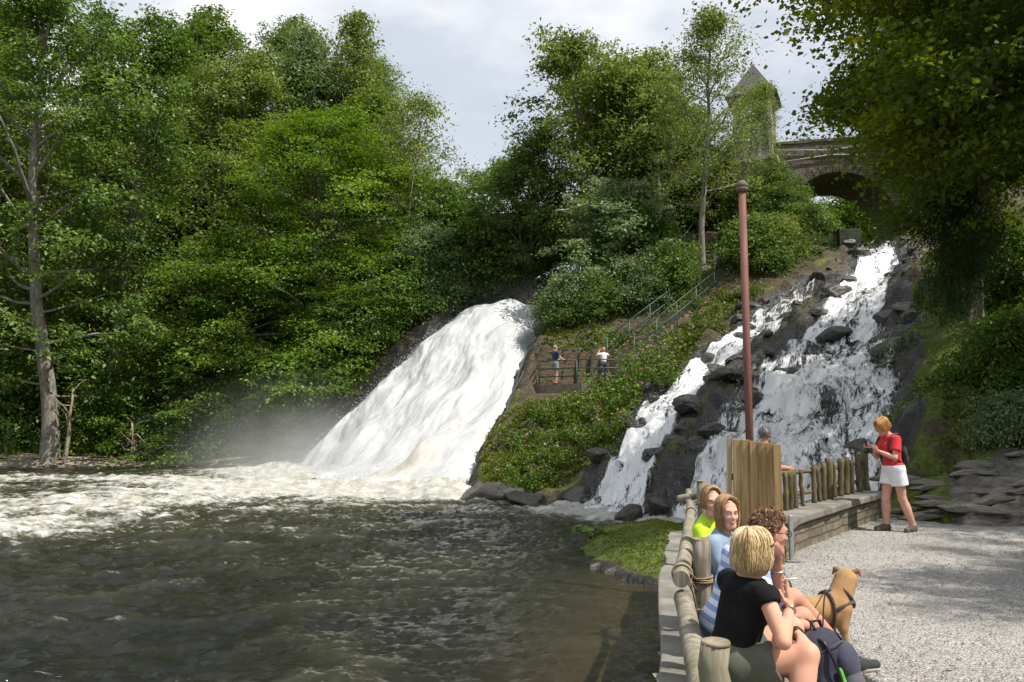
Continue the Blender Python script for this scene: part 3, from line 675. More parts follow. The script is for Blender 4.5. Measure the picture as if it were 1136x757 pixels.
for i, (px, Y, k, s, r, lb) in enumerate([(-20, 62, 'tall', 1.1, 1, "shadowed tree at the far left of the back row"), (75, 64, 'tall2', 1.08, 2, "shadowed tree of the back row behind the pale trunk"), (150, 66, 'tall', 1.05, 3, "shadowed back row tree right of the slanting trunk"),
        (225, 70, 'tall2', 1.0, 4, "back row tree behind the low layered tree"), (350, 70, 'tall', 1.05, 5, "back row tree hidden behind the silvery top"), (300, 56, 'bushy', 1.6, 2, "understorey tree in the shade of the layered trees"), (40, 56, 'layer', 1.2, 1, "dense tree filling the gap behind the pale trunk"), (110, 58, 'layer', 1.25, 3, "dense tree filling the gap behind the slanting trunk"), (175, 60, 'layer', 1.25, 4, "dense dark tree deep behind the low layered tree"), (245, 62, 'layer', 1.3, 5, "dense dark tree deep in the middle of the wood"), (320, 64, 'layer', 1.3, 2, "dense dark tree under the silvery top"), (385, 62, 'layer', 1.1, 3, "dense dark tree at the right end of the back row"), (-35, 57, 'layer', 1.2, 0, "dense dark tree at the far left behind the cut one")]):
    tree(k, px, Y, s, 'maple', lb, r, group=WOOD)
# shore bushes
SH = "bushes along the left bank"
for px, Y, s, lm, r, lb, k in [(20, 45.5, 1.7, 'maple', 0, "dark green bush at the far left of the shore", 'shrub'), (88, 44.6, .8, 'weed', 1, "fresh green bush at the foot of the pale trunk", 'shrub'), (115, 46.2, 1.7, 'hornbeam', 2, "sunlit upright bush right of the pale trunk", 'shrub'),
        (165, 46.6, 1.2, 'pale', 3, "small sunlit sapling bush on the shore", 'shrub'), (235, 47.4, 1.9, 'pale', 4, "grey green bush hanging over the dark shore", 'shrub'), (290, 46.8, 1.4, 'ash', 5, "bush beside the foot of the mossy slope", 'shrub'),
        (330, 45.4, 1.1, 'maple', .5, "low bush on the mossy slope next to the waterfall foot", 'shrub'), (375, 45, 1.0, 'maple', 1.5, "bush halfway up the mossy slope by the waterfall", 'shrub'), (430, 46, 1.0, 'maple', 2.5, "bush high on the left edge of the waterfall", 'shrub'),
        (352, 45.6, 1.5, 'hornbeam', 5.1, "yellow green bush on the slope a third of the way up beside the waterfall", 'shrub'), (400, 46.2, 1.6, 'maple', 4.1, "dark bush overhanging the middle of the waterfall edge", 'shrub'), (455, 47, 1.5, 'maple', 3.3, "dark bush near the top of the waterfall edge", 'shrub'), (482, 47.8, 1.3, 'pale', .3, "pale bush right at the upper corner of the waterfall", 'shrub'), (205, 49, 1.5, 'maple', 3.5, "dark understorey bush behind the hanging grey green one", 'shrub'), (140, 50, 2.0, 'maple', 4.5, "dark understorey bush deep between the trunks", 'shrub'), (50, 48, 2.0, 'maple', 5.5, "dark understorey bush left of the pale trunk", 'shrub')]:
    tree(k, px, Y, s, lm, lb, r, name='bush', cat='bush', group=SH)
# the island between the falls
tree('multi', 648, 45.5, 1.12, 'ash', "large many stemmed tree in the centre with its top against the sky", .4)
tree('multi', 706, 47.5, 1.0, 'ash', "rounded tree right of the large many stemmed one", 2.9)
tree('multi', 598, 49, .92, 'maple', "tree left of centre leaning over the light stone arch", 4.9)
tree('maple', 676, 40.5, .92, 'pale', "maple with pale sunlit leaf tiers below the many stemmed tree", .2)
tree('shrub', 636, 38.6, 1.0, 'pale', "grey green maple bush at the lip of the big waterfall", 1.2, name='bush', cat='bush')
_t = tree_mesh(41, 13.6, .17, .30, 2.9, 'flame', 30, .13, 24, 6, .45, .36, up=.12, elev=(5, 65), tint=(.4, 1), lean=(-.08, 0)); TM['slim2'] = _t
tree('slim2', 781, 39.6, 1.05, 'ash', "slender feathery ash in front of the slate tower", 1.7, bm=BARK2)
tree('bushy', 745, 48, 1.25, 'maple', "dark tree standing between the central tree and the ash", 3.7)
tree('bushy', 560, 56, 1.3, 'maple', "tree behind the parapet left of the light stone arch", 4.7)
tree('bushy', 838, 41.5, .5, 'maple', "tree below the foot of the tower", 1.9)
tree('bushy', 882, 41.0, .46, 'maple', "small tree beside the spring of the right hand arch", .9)
tree('bushy', 798, 47.5, .95, 'ash', "tree hugging the left side of the tower", 5.9)
tree('bushy', 955, 58, 1.3, 'hornbeam', "bright tree seen through the right hand arch", 2.9)
for px, py, Y, sc, lm, r, lb in [(745, 330, 38.5, 1.0, 'maple', 1, "leafy shrub left of the stairs"), (712, 345, 38.5, 1.0, 'pale', 2, "grey green shrub behind the foot of the stairs"), (842, 300, 37.5, 1.1, 'maple', 3, "dark shrub right of the rusty pole below the tower"), (862, 292, 38.2, 1.0, 'ash', 4, "shrub on the mossy wall left of the stone pier"), (905, 268, 39.5, .9, 'maple', 5, "shrub at the end of the mossy wall under the bridge"),
        (660, 350, 38.2, .9, 'maple', 1.5, "shrub under the maple above the landing"), (622, 360, 38.4, .8, 'maple', 2.5, "shrub at the corner of the rock above the man in navy"), (725, 305, 41, 1.3, 'maple', 4.5, "dense shrub below the upper handrail"), (690, 310, 41.5, 1.2, 'hornbeam', 5.5, "yellow green shrub under the central tree")]:
    tree('shrub', px, Y, sc, lm, lb, r, name='bush', cat='bush', group="shrubs on the slope below the tower")
tree('slim2', 826, 42.0, .70, 'ash', "light feathery tree overlapping the lower right side of the tower", 2.9, bm=BARK2)
tree('slim2', 735, 43.5, .92, 'ash', "airy slender tree between the central tree and the ash before the tower", 4.4, bm=BARK2)
tree('bushy', 868, 43.2, .62, 'maple', "tree growing against the left spring of the right hand arch", 1.4)
# weeds with pink flowers on the island
PINK = simple("flower_pink", (.62, .28, .42), (.45, .16, .28), .6, 30, 0)
def nq(v): return v / (np.linalg.norm(v) + 1e-9)
def weed_mesh(seed, n=26, h=1.5):
    rng = rs(seed); tb = MB(); C = []; D = []; T = []; fl = MB()
    for k in range(n):
        a = rng.rand() * 6.28; r = .75 * math.sqrt(rng.rand()); hh = h * (.5 + .6 * rng.rand())
        st = branch(rng, (r * math.cos(a), r * math.sin(a), -.1), (math.cos(a) * .25, math.sin(a) * .25, 1), hh, 4, .05, .08)
        tb.tube(st, np.linspace(.012, .005, 5), 3, cap=False)
        for j in range(26):
            u = rng.rand() * 4; i = min(int(u), 3); p = st[i] + (st[i + 1] - st[i]) * (u - i); aa = rng.rand() * 6.28; d = np.array([math.cos(aa), math.sin(aa), .2])
            C.append(p + d * (.10 + .08 * rng.rand())); D.append(d); T.append(rng.rand())
        if rng.rand() < .55:
            for j in range(rng.randint(2, 6)):
                c = st[-1] + rng.normal(size=3) * (.06, .06, .07)
                for m in range(3): u = nq(rng.normal(size=3)); w = nq(np.cross(u, rng.normal(size=3))); fl.add([c - u * .035, c - w * .025, c + u * .035, c + w * .025], [])
    C = np.array(C); D = np.array(D)
    me = leaf_mesh("foliage", C, D, .15 * (.6 + .8 * rng.rand(len(C))), rng, .5, np.array(T)); FC = np.concatenate(fl.V)
    n0 = len(C); co = np.empty(n0 * 12, np.float32); me.vertices.foreach_get("co", co); ti = np.empty(n0, np.float32); me.attributes["tint"].data.foreach_get("value", ti); k = len(FC) // 4
    V = np.concatenate([co.reshape(-1, 3), FC[:k * 4]]); return tb.mesh("stem"), np_mesh("foliage", V, np.arange(len(V)).reshape(-1, 4), False, attrs=dict(tint=('FACE', np.r_[ti, np.full(k, .5)])), matidx=np.r_[np.zeros(n0), np.ones(k)])
WD = [weed_mesh(60 + i) for i in range(3)]
FLW = "flowering balsam clumps on the bank between the falls"
wspots = [(690, 395, 33), (672, 425, 31.6), (700, 430, 29.5), (655, 462, 29.3), (620, 452, 30.5), (598, 470, 29.6), (610, 500, 27.6), (640, 492, 27.4), (590, 520, 26.2), (668, 455, 28.4), (690, 455, 27.4), (720, 420, 29), (740, 400, 30.5),
          (760, 380, 31.8), (785, 355, 33.2), (800, 345, 34), (815, 330, 35), (835, 325, 34.6), (712, 402, 31.5), (575, 500, 28), (628, 520, 25.8), (655, 500, 26.2), (675, 486, 25.8), (580, 548, 24.8), (603, 540, 25.3), (612, 470, 29.2), (775, 330, 36), (790, 368, 31.8), (735, 425, 28)]
wtxt = ["just below the landing rail", "under the woman in white", "at the top of the left stream", "in the middle of the bank", "below the man in navy", "above the dark rock edge"]
rng = rs(9)
for i, (px, py, Y) in enumerate(wspots):
    p = P(px, py, Y); zz = float(height(p[0], p[1]))
    t = thing('balsam_clump', "leafy balsam clump with small pink flowers on the bank between the waterfalls", 'flowering plant', (p[0], p[1], zz - .05), rng.rand() * 6, FLW)
    s = (.40 + .25 * rng.rand()) if px < 672 else (.42 + .2 * rng.rand() if px > 765 else .62 + .35 * rng.rand()); t.scale = (s * 1.2, s * 1.2, s)
    for me, nm, m in zip(WD[i % 3], ('stem', 'foliage'), (LEAF['weed'], LEAF['weed' if i % 3 else 'ash'])):
        if not me.materials:
            me.materials.append(m)
            if nm == 'foliage': me.materials.append(PINK)
        o = bpy.data.objects.new(nm, me); COL.objects.link(o); o.parent = t
# hanging grass on the terrain (stuff)
def grass(name, n, region, h, seed, lm='grass', label=None, droop=.8, w=.012):
    rng = rs(seed); x0, x1, y0, y1, fn = region; X = x0 + (x1 - x0) * rng.rand(n * 3); Y = y0 + (y1 - y0) * rng.rand(n * 3)
    Z = height(X, Y); ok = fn(X, Y, Z) ; X, Y, Z = X[ok][:n], Y[ok][:n], Z[ok][:n]; n = len(X)
    e = .25; gxx = (height(X + e, Y) - height(X - e, Y)) / (2 * e); gyy = (height(X, Y + e) - height(X, Y - e)) / (2 * e)
    dn = np.stack([-gxx, -gyy, -(gxx ** 2 + gyy ** 2)], -1); dn /= (np.linalg.norm(dn, axis=1, keepdims=True) + .3)
    hh = h * (.4 + rng.rand(n))[:, None]; az = rng.rand(n) * 6.28; r = np.stack([np.cos(az), np.sin(az), 0 * az], -1)
    b = np.stack([X, Y, Z - .02], -1); d = np.array([0, 0, 1.0]) + r * .45 + dn * droop * .4
    m1 = b + d * hh * .5; t = m1 + (d * .35 + dn * droop + np.array([0, 0, -.15])) * hh * .55
    ww = np.stack([-np.sin(az + .5), np.cos(az + .5), 0 * az], -1) * (w * (1 + np.hypot(X, Y)[:, None] / 18))
    V = np.stack([b - ww, b + ww, m1 + ww * .8, m1 - ww * .8, t], 1).reshape(-1, 3)
    k = np.arange(n)[:, None] * 5; F = np.concatenate([np.concatenate([k, k + 1, k + 2, k + 3], 1), np.concatenate([k + 3, k + 2, k + 4, k + 4], 1)])
    tt = np.clip(.5 + .9 * fbm(X * .8, Y * .8, seed, 3) + rng.normal(size=n) * .15, 0, 1)
    tri = F[n:, :3]; me = bpy.data.meshes.new(name)
    me.from_pydata(V.tolist(), [], F[:n].tolist() + tri.tolist()); a = me.attributes.new('tint', 'FLOAT', 'FACE'); a.data.foreach_set("value", np.r_[tt, tt].astype(np.float32))
    o = link(name, me, LEAF[lm]); return tag(o, label, 'grass' if lm == 'grass' else 'ground plants', kind='stuff')
def on_island(X, Y, Z):
    d = np.minimum(np.minimum(band(MAIN_L, MAIN_R, X, Y), band(LS_L, LS_R, X, Y)), band(RS_L, RS_R, X, Y))
    return (d > .05 + .35 * fbm(X * .7, Y * .7, 3, 2)) & (Z > WATER + .25) & (poly_sd(X, Y, [(-.5, 23), (3, 22), (10, 33), (12, 44), (0, 46), (0, 40), (-1.2, 29)]) < 0) & (fbm(X * .5, Y * .5, 5, 3) > -.25) & ((Y < 31.5) | (fbm(X * .4, Y * .4, 9, 2) > .25))
grass('hanging_grass', 32000, (-2, 12, 22.5, 46, on_island), .24, 5, label="yellow green grass and moss hanging on the bank between the waterfalls")

def mossy(X, Y): return poly_sd(X, Y, [(1.1, 15.3), (1.5, 16.7), (2.8, 17.4), (4.4, 16), (4.4, 13), (3.4, 11.2), (2.2, 11.9), (1.7, 13.2)])
grass('moss_grass', 12000, (1, 4.4, 11.2, 17.6, lambda X, Y, Z: (Z > WATER + .16) & (mossy(X, Y) < -.05) & (fbm(X * 1.5, Y * 1.5, 5, 3) > -.3)), .07, 6, label="short bright moss and grass on the low rock by the wall", w=.005)
def rb(X, Y, Z):
    d = np.minimum(band(LS_L, LS_R, X, Y), band(RS_L, RS_R, X, Y)); c = poly_sd(X, Y, [(6.5, 12), (8.3, 15.2), (13.5, 15), (15, 11.5)])
    return (d > .9) & (X > 7.4 + (Y - 16) * .33) & (Y > 15.5) & (c > .2) & (fbm(X * .5, Y * .5, 5, 3) > -.2)
grass('bank_grass', 22000, (7, 20, 14.5, 34, rb), .22, 7, label="dark mossy grass hanging down the shaded bank on the right", w=.008)
for px, Y, sc, r, lb in ((398, 47.4, .50, .4, "layered sapling hanging over the middle of the waterfall's left edge"), (348, 46.4, .46, 1.9, "layered sapling on the dark slope left of the waterfall foot"), (450, 48.2, .46, 3.0, "layered sapling near the top of the waterfall's left edge"), (300, 46.0, .42, 4.2, "layered sapling above the right end of the driftwood")):
    tree('layer2', px, Y, sc, 'hornbeam', lb, r, group=WOOD)
grass('left_bank_grass', 5000, (-30, -3, 40, 50, lambda X, Y, Z: (band(MAIN_L, MAIN_R, X, Y) > 4) & (Z > WATER + .6) & (fbm(X * .5, Y * .5, 5, 3) > -.05)), .4, 8, lm='maple', label="ferns and grass on the shaded left bank")
grass('rib_grass', 7000, (2, 13, 19, 34, lambda X, Y, Z: (band(LS_R, RS_L, X, Y) < .1) & (Z > WATER + .5) & (fbm(X * .7, Y * .7, 4, 3) > .02)), .16, 9, label="mossy grass on the dark rock rib between the two streams", w=.008)
# undergrowth of leafy herbs, one mass
def herbs(name, spots, n, leaf, lm, label, seed):
    rng = rs(seed); C = []
    for (x, y, r, h) in spots:
        k = int(n * r * r); a = rng.rand(k) * 6.28; q = r * np.sqrt(rng.rand(k)); X = x + q * np.cos(a); Y = y + q * np.sin(a)
        C.append(np.stack([X, Y, height(X, Y) + rng.rand(k) * h * (1.05 - q / r)], -1))
    C = np.concatenate(C); D = rng.normal(size=C.shape) * .5
    tt = np.clip(.5 + fbm(C[:, 0] * 1.2, C[:, 1] * 1.2, seed, 3), 0, 1)
    o = link(name, leaf_mesh(name, C, D, leaf * (.6 + .8 * rng.rand(len(C))), rng, .8, tt, .7), LEAF[lm]); return tag(o, label, 'ground plants', kind='stuff')
sp = []; rng = rs(3)
for px, Y0, Y1, k in ((-10, 47, 60, 24), (150, 48, 66, 30), (250, 48.5, 60, 20), (350, 47, 56, 24), (440, 48, 58, 18)):
    for i in range(k):
        Y = Y0 + (Y1 - Y0) * rng.rand(); q = px + rng.uniform(-60, 60); b = base(q, Y); sp.append((b[0], Y, .9 + rng.rand(), .9))
herbs('undergrowth', sp, 150, .20, 'maple', "dark leafy undergrowth covering the wooded slope", 12)
sp = []
for i in range(60):
    Y = rng.uniform(16.5, 33); x = (Y - 16) * .36 + 8.2 + rng.uniform(0, 9); sp.append((x, Y, .5 + .6 * rng.rand(), .35))
herbs('bank_herbs', sp, 420, .10, 'maple', "dark ivy and low herbs on the shaded right bank", 13)
sp = [(P(px, py, Y)[0], Y, r, h) for px, py, Y, r, h in [(640, 395, 35.6, .7, .5), (665, 385, 36, .8, .6), (690, 395, 35, .6, .5), (605, 400, 35.6, .5, .4), (720, 360, 35, 1.0, .5), (690, 370, 35.5, .8, .5), (660, 370, 36.5, .9, .4), (790, 345, 35, 1.0, .5), (735, 340, 37.5, 1.2, .6), (620, 380, 36, .6, .4), (700, 470, 25.2, .6, .4), (745, 412, 28.4, .6, .4), (680, 500, 24.6, .5, .3), (820, 355, 33.2, .6, .4), (650, 345, 38.5, 1.2, .6), (760, 330, 37, 1.2, .8), (830, 300, 38.5, 1.6, 1.0), (860, 285, 39, 1.2, .8), (720, 300, 41, 1.5, .7), (690, 300, 43, 1.5, .7), (780, 290, 41, 1.5, .8), (605, 345, 43, 1.2, .7), (585, 525, 26, .9, .5), (600, 480, 28.6, 1.0, .6), (645, 440, 31, 1.2, .5), (560, 545, 24.8, .5, .3), (910, 272, 38.3, 1.0, .6), (890, 300, 37.5, 1.0, .5)]]
herbs('island_herbs', sp, 260, .15, 'weed', "leafy herbs on the bank around the stairs", 14)
# ---- right hand side, close
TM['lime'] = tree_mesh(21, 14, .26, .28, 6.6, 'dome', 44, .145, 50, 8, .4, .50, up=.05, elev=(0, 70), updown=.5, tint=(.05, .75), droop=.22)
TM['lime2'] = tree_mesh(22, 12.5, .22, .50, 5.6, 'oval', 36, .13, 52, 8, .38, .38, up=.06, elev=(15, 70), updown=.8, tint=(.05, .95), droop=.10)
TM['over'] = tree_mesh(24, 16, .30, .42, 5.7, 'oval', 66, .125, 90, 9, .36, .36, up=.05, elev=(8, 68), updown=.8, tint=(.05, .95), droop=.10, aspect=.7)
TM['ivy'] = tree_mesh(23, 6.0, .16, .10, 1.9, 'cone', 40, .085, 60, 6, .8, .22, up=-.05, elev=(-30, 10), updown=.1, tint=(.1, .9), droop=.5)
RT = "dark overhanging trees on the right"
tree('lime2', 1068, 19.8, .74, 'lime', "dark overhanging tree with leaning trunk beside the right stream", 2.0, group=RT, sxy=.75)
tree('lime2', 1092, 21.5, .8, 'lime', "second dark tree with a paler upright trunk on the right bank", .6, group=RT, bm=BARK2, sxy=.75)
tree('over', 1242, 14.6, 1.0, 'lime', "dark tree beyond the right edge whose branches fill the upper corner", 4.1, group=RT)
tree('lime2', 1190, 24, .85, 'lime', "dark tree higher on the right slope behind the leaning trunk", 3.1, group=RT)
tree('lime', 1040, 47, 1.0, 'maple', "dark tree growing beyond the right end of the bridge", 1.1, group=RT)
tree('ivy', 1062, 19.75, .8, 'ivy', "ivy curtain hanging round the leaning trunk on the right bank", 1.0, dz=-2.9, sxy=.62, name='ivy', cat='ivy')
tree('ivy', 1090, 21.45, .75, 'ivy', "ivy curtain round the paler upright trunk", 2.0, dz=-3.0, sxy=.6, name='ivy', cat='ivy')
plant('tree', TM['over'], "tall tree by the terrace, standing beyond the right edge of the picture", 'tree', (13.2, 4.0, .1), LEAF['lime'], None, 5.0, .70, RT)
plant('tree', TM['lime2'], "tree beyond the right edge that shades the far end of the terrace", 'tree', (13.8, 10.4, .2), LEAF['lime'], None, 3.6, .85, RT)
tree('shrub', 1112, 18.4, .65, 'maple', "light green bush on the right slope", 1.0, name='bush', cat='bush')
tree('shrub', 1140, 17.5, .75, 'weed', "fresh leafy bush at the right edge above the rock", 2.0, name='bush', cat='bush')
tree('shrub', 1122, 15.6, .52, 'pale', "small pale leaved bush catching the sun above the layered rock", 3.0, name='bush', cat='bush')
tree('shrub', 1125, 22.5, .9, 'weed', "yellow green bush higher up at the right edge", 4.0, name='bush', cat='bush')
# ------------------------------------------------------------------ masonry, bridges, tower
def stone_mat(name, cols, mortar, bw=.36, bh=.17, rough=.9, moss=.0, bump=.03):
    m = M_(name); c = m.n("ShaderNodeTexCoord"); sp = m.n("ShaderNodeSeparateXYZ"); m.l(c.outputs["Object"], sp.inputs[0])
    xy = m.math('ADD', sp.outputs[0], sp.outputs[1]); cb = m.n("ShaderNodeCombineXYZ"); m.l(xy, cb.inputs[0]); m.l(sp.outputs[2], cb.inputs[1])
    wob = m.n("ShaderNodeTexNoise", i_Scale=2.5); m.l(c.outputs["Object"], wob.inputs["Vector"])
    va = m.n("ShaderNodeVectorMath", operation='MULTIPLY_ADD'); m.l(wob.outputs["Color"], va.inputs[0]); va.inputs[1].default_value = (.06, .05, 0); m.l(cb.outputs[0], va.inputs[2])
    b = m.n("ShaderNodeTexBrick"); m.l(va.outputs[0], b.inputs["Vector"]); b.inputs["Scale"].default_value = 1; b.inputs["Brick Width"].default_value = bw; b.inputs["Row Height"].default_value = bh
    b.inputs["Mortar Size"].default_value = .014; b.inputs["Mortar Smooth"].default_value = .4; b.inputs["Color1"].default_value = (*cols[0], 1); b.inputs["Color2"].default_value = (*cols[1], 1); b.inputs["Mortar"].default_value = (*mortar, 1); b.inputs["Bias"].default_value = .1
    nz = m.noise(c.outputs["Object"], 3.5, 7, .65); col = m.mix(m.ramp(nz, [(.3, (.75, .75, .75)), (.7, (0, 0, 0))]), b.outputs[0], tuple(v * .45 for v in cols[1]))
    if moss: col = m.mix(m.ramp(m.noise(c.outputs["Object"], 1.1, 5), [(.5, (0, 0, 0)), (.62, (moss,) * 3)]), col, (.06, .085, .015))
    m.set(col=col, rough=rough, spec=.25)
    m.bump(m.math('SUBTRACT', m.math('MULTIPLY', nz, .6), b.outputs["Fac"]), bump, .8); return m.m
STONE = stone_mat("bridge_stone", ((.20, .175, .14), (.13, .11, .085)), (.09, .08, .065), moss=.35)
STONE_L = stone_mat("arch_stone_light", ((.34, .29, .22), (.25, .21, .155)), (.17, .15, .12), moss=.3)
RUBBLE = stone_mat("tower_stone", ((.42, .33, .21), (.30, .235, .15)), (.36, .31, .24), .3, .13)
GREYST = simple("tower_grey_render", (.30, .30, .30), (.19, .19, .19), .85, 3, .01, stretch=(1, 1, .4))
QUOIN = simple("quoin_stone", (.55, .54, .52), (.40, .39, .37), .8, 6, .006)
SLATE = simple("roof_slate", (.085, .080, .080), (.045, .042, .045), .6, 6, .03, stretch=(1, 1, 5))
DARK = simple("dark_opening", (.012, .012, .012), None, .9, 5, 0)
CONC = simple("weathered_concrete", (.25, .235, .205), (.10, .095, .08), .92, 3, .008, detail=9)
WALLST = stone_mat("low_wall_stone", ((.27, .235, .175), (.18, .155, .115)), (.10, .085, .06), .38, .11, bump=.04)
def arch_wall(x0, x1, y, cx, rr, zs, z0, ztop, th, shift, n=28):
    mb = MB(); zt = (lambda x: ztop[0] + (ztop[1] - ztop[0]) * (x - x0) / (x1 - x0)); fr = []
    A = [(cx - rr * math.cos(math.pi * i / n), zs + rr * math.sin(math.pi * i / n)) for i in range(n + 1)]
    for k, (yy, dx) in enumerate(((y, 0), (y + th, shift))):
        f = (lambda q: q if k == 0 else q[::-1])
        def quad(p): mb.add([(a + dx, yy, b) for a, b in p], [f((0, 1, 2, 3))])
        quad([(x0, z0), (cx - rr, z0), (cx - rr, zt(cx - rr)), (x0, zt(x0))]); quad([(cx + rr, z0), (x1, z0), (x1, zt(x1)), (cx + rr, zt(cx + rr))])
        for i in range(n): quad([A[i], A[i + 1], (A[i + 1][0], zt(A[i + 1][0])), (A[i][0], zt(A[i][0]))])
    B = [(cx - rr, z0)] + A + [(cx + rr, z0)]
    for i in range(len(B) - 1):
        a, b = B[i], B[i + 1]; mb.add([(a[0], y, a[1]), (a[0] + shift, y + th, a[1]), (b[0] + shift, y + th, b[1]), (b[0], y, b[1])], [(0, 1, 2, 3)])
    mb.add([(x0, y, zt(x0)), (x1, y, zt(x1)), (x1 + shift, y + th, zt(x1)), (x0 + shift, y + th, zt(x0))], [(0, 1, 2, 3)])
    for xx in (x0, x1): mb.add([(xx, y, z0), (xx, y, zt(xx)), (xx + shift, y + th, zt(xx)), (xx + shift, y + th, z0)], [(0, 1, 2, 3)])
    ring = MB()
    for i in range(n):
        t0, t1 = math.pi * i / n, math.pi * (i + .88) / n
        q = [(cx - r * math.cos(t), y - .06, zs + r * math.sin(t)) for r, t in ((rr - .02, t0), (rr + .42, t0), (rr + .42, t1), (rr - .02, t1))]
        q2 = [(a, y + .3, c) for a, b, c in q]
        ring.add(q + q2, [(0, 1, 2, 3), (0, 4, 5, 1), (1, 5, 6, 2), (2, 6, 7, 3), (3, 7, 4, 0)])
    return mb, ring
bl = thing('arch_bridge', "light stone arch spanning the river above the lip of the broad waterfall", 'bridge', (1, 50, 8))
mb, rg = arch_wall(-12, 15, 50, 1.6, 4.0, 8.9, 4, (14.3, 15.3), 6.5, 2.7)
mb.build('masonry', STONE_L, bl); rg.build('arch_ring', STONE_L, bl)
MB().bar((-12, 50.2, 14.45), (15, 50.2, 15.45), .5, .18).build('coping', QUOIN, bl)
br = thing('arch_bridge', "dark stone bridge running right from the slate roofed tower over the stepped cascade", 'bridge', (18, 44.6, 9))
mb, rg = arch_wall(15.0, 31, 44.8, 19.0, 3.35, 12.7, 6, (17.6, 18.8), 5, 1.2)
mb.build('masonry', STONE, br); rg.build('arch_ring', STONE, br)
MB().bar((15.4, 44.95, 17.70), (31, 44.95, 18.88), .45, .16).build('coping', STONE, br)
PIPE = simple("pipe_grey", (.45, .46, .47), None, .45, 10, 0)
for z0, z1 in ((17.25, 17.6), (16.5, 17.0)):
    MB().tube([(15.3, 44.66, z0), (18.5, 44.66, z0 + .02 if z0 > 17 else z1), (20.5, 44.66, z1)], .045, 6).build('pipe', PIPE, br)
# tower
C0 = np.array([14.85, 44.0]); al = math.radians(24.6); s_ = 2.05
ex = np.array([-math.cos(al), math.sin(al)]); ey = np.array([math.sin(al), math.cos(al)])
def sq(o, s=s_):
    c = C0 + (ex + ey) * s_ / 2; h = s / 2 + o
    return [tuple(c - ex * h - ey * h), tuple(c - ex * h + ey * h), tuple(c + ex * h + ey * h), tuple(c + ex * h - ey * h)][::-1]
tw = thing('tower', "square stone tower with a steep slate pyramid roof at the left end of the bridge", 'tower', (C0[0], 44, 9))
MB().prism(sq(.16), 8.5, 16.5).build('base', RUBBLE, tw)
MB().prism(sq(.30), 16.5, 16.72).build('moulding', QUOIN, tw)
sh_ = MB().prism(sq(0), 16.72, 20.2).build('wall', RUBBLE, tw)
fc = MB()     # the rendered left face and base face
def onface(d, a0, a1, z0, z1, off, th, which='L', base_o=0):
    """a slab on the left or the right face: a in 0..1 along the face from the corner"""
    u, nrm = (ex, -ey) if which == 'L' else (ey, -ex)
    p = C0 - (ex + ey) * base_o if True else C0; Ls = s_ + 2 * base_o
    q0 = p + u * Ls * a0 + nrm * off; q1 = p + u * Ls * a1 + nrm * off; r1 = q1 + nrm * th; r0 = q0 + nrm * th
    d.prism([tuple(r0), tuple(q0), tuple(q1), tuple(r1)][::(1 if which == 'L' else -1)], z0, z1)
onface(fc, .02, .98, 16.74, 20.15, .0, .02); fc.build('cladding', GREYST, tw)
for a0, a1, w in ((-.02, .07, 'L'), (.93, 1.02, 'L'), (-.03, .06, 'R'), (.94, 1.03, 'R')): q = MB(); onface(q, a0, a1, 16.73, 20.17, .0, .06, w); q.build('quoin', QUOIN, tw)
q = MB(); onface(q, .44, .72, 18.9, 19.7, .02, .05); w_ = q.build('window', QUOIN, tw)
q = MB(); onface(q, .49, .67, 18.98, 19.62, .04, .05); q.build('pane', DARK, w_); w_.children[0].parent = w_
q = MB(); onface(q, .3, .36, 16.72, 20.1, .02, .05); q.build('downpipe', PIPE, tw)
MB().prism(sq(.22), 20.2, 20.4).build('cornice', QUOIN, tw)
ro = MB(); e = sq(.42); cc = C0 + (ex + ey) * s_ / 2; levels = [(1.0, 20.4), (1.0, 20.47), (.70, 21.05), (.38, 21.85), (0.03, 22.75)]
Vr = [(cc[0] + (x - cc[0]) * f, cc[1] + (y - cc[1]) * f, z) for f, z in levels for x, y in e]
ro.add(Vr, [(3, 2, 1, 0)] + [(i * 4 + k, i * 4 + (k + 1) % 4, i * 4 + 4 + (k + 1) % 4, i * 4 + 4 + k) for i in range(4) for k in range(4)] + [(16, 17, 18, 19)]); rf_ = ro.build('roof', SLATE, tw)
MB().ball((cc[0], cc[1], 22.82), (.07, .07, .12), 8, 6).build('finial', SLATE, rf_).parent = tw
# retaining wall under the tower and the pier beside the stream
t = thing('retaining_wall', "rubble wall standing in the shade below the tower", 'wall', (13, 42.5, 9)); MB().prism([(12.3, 42.6), (13.6, 42.2), (13.8, 42.8), (12.5, 43.2)], 8.5, 12.6).build('masonry', RUBBLE, t)
t = thing('stone_pier', "dark wet stone pier with a mossy top beside the head of the right stream", 'pier', (15.8, 37.6, 8.5))
pp = P(943, 280, 37.8); MB().prism([(pp[0] - .55, 37.6), (pp[0] + .45, 37.5), (pp[0] + .5, 39.8), (pp[0] - .5, 39.9)], 8.5, P(943, 255, 37.8)[2]).build('masonry', stone_mat('dark_wet_stone', ((.055, .052, .048), (.035, .033, .030)), (.02, .02, .018), rough=.5, moss=.5), t)
t = thing('retaining_wall', "mossy wall with hanging grass left of the stone pier", 'wall', (14.4, 38, 8.5)); MB().prism([(pp[0] - 3.4, 38.6), (pp[0] - .6, 37.8), (pp[0] - .5, 39.6), (pp[0] - 3.4, 40)], 8.5, P(910, 262, 38)[2]).build('masonry', stone_mat("mossy_stone", ((.10, .11, .04), (.07, .085, .03)), (.04, .05, .02), moss=.9), t)

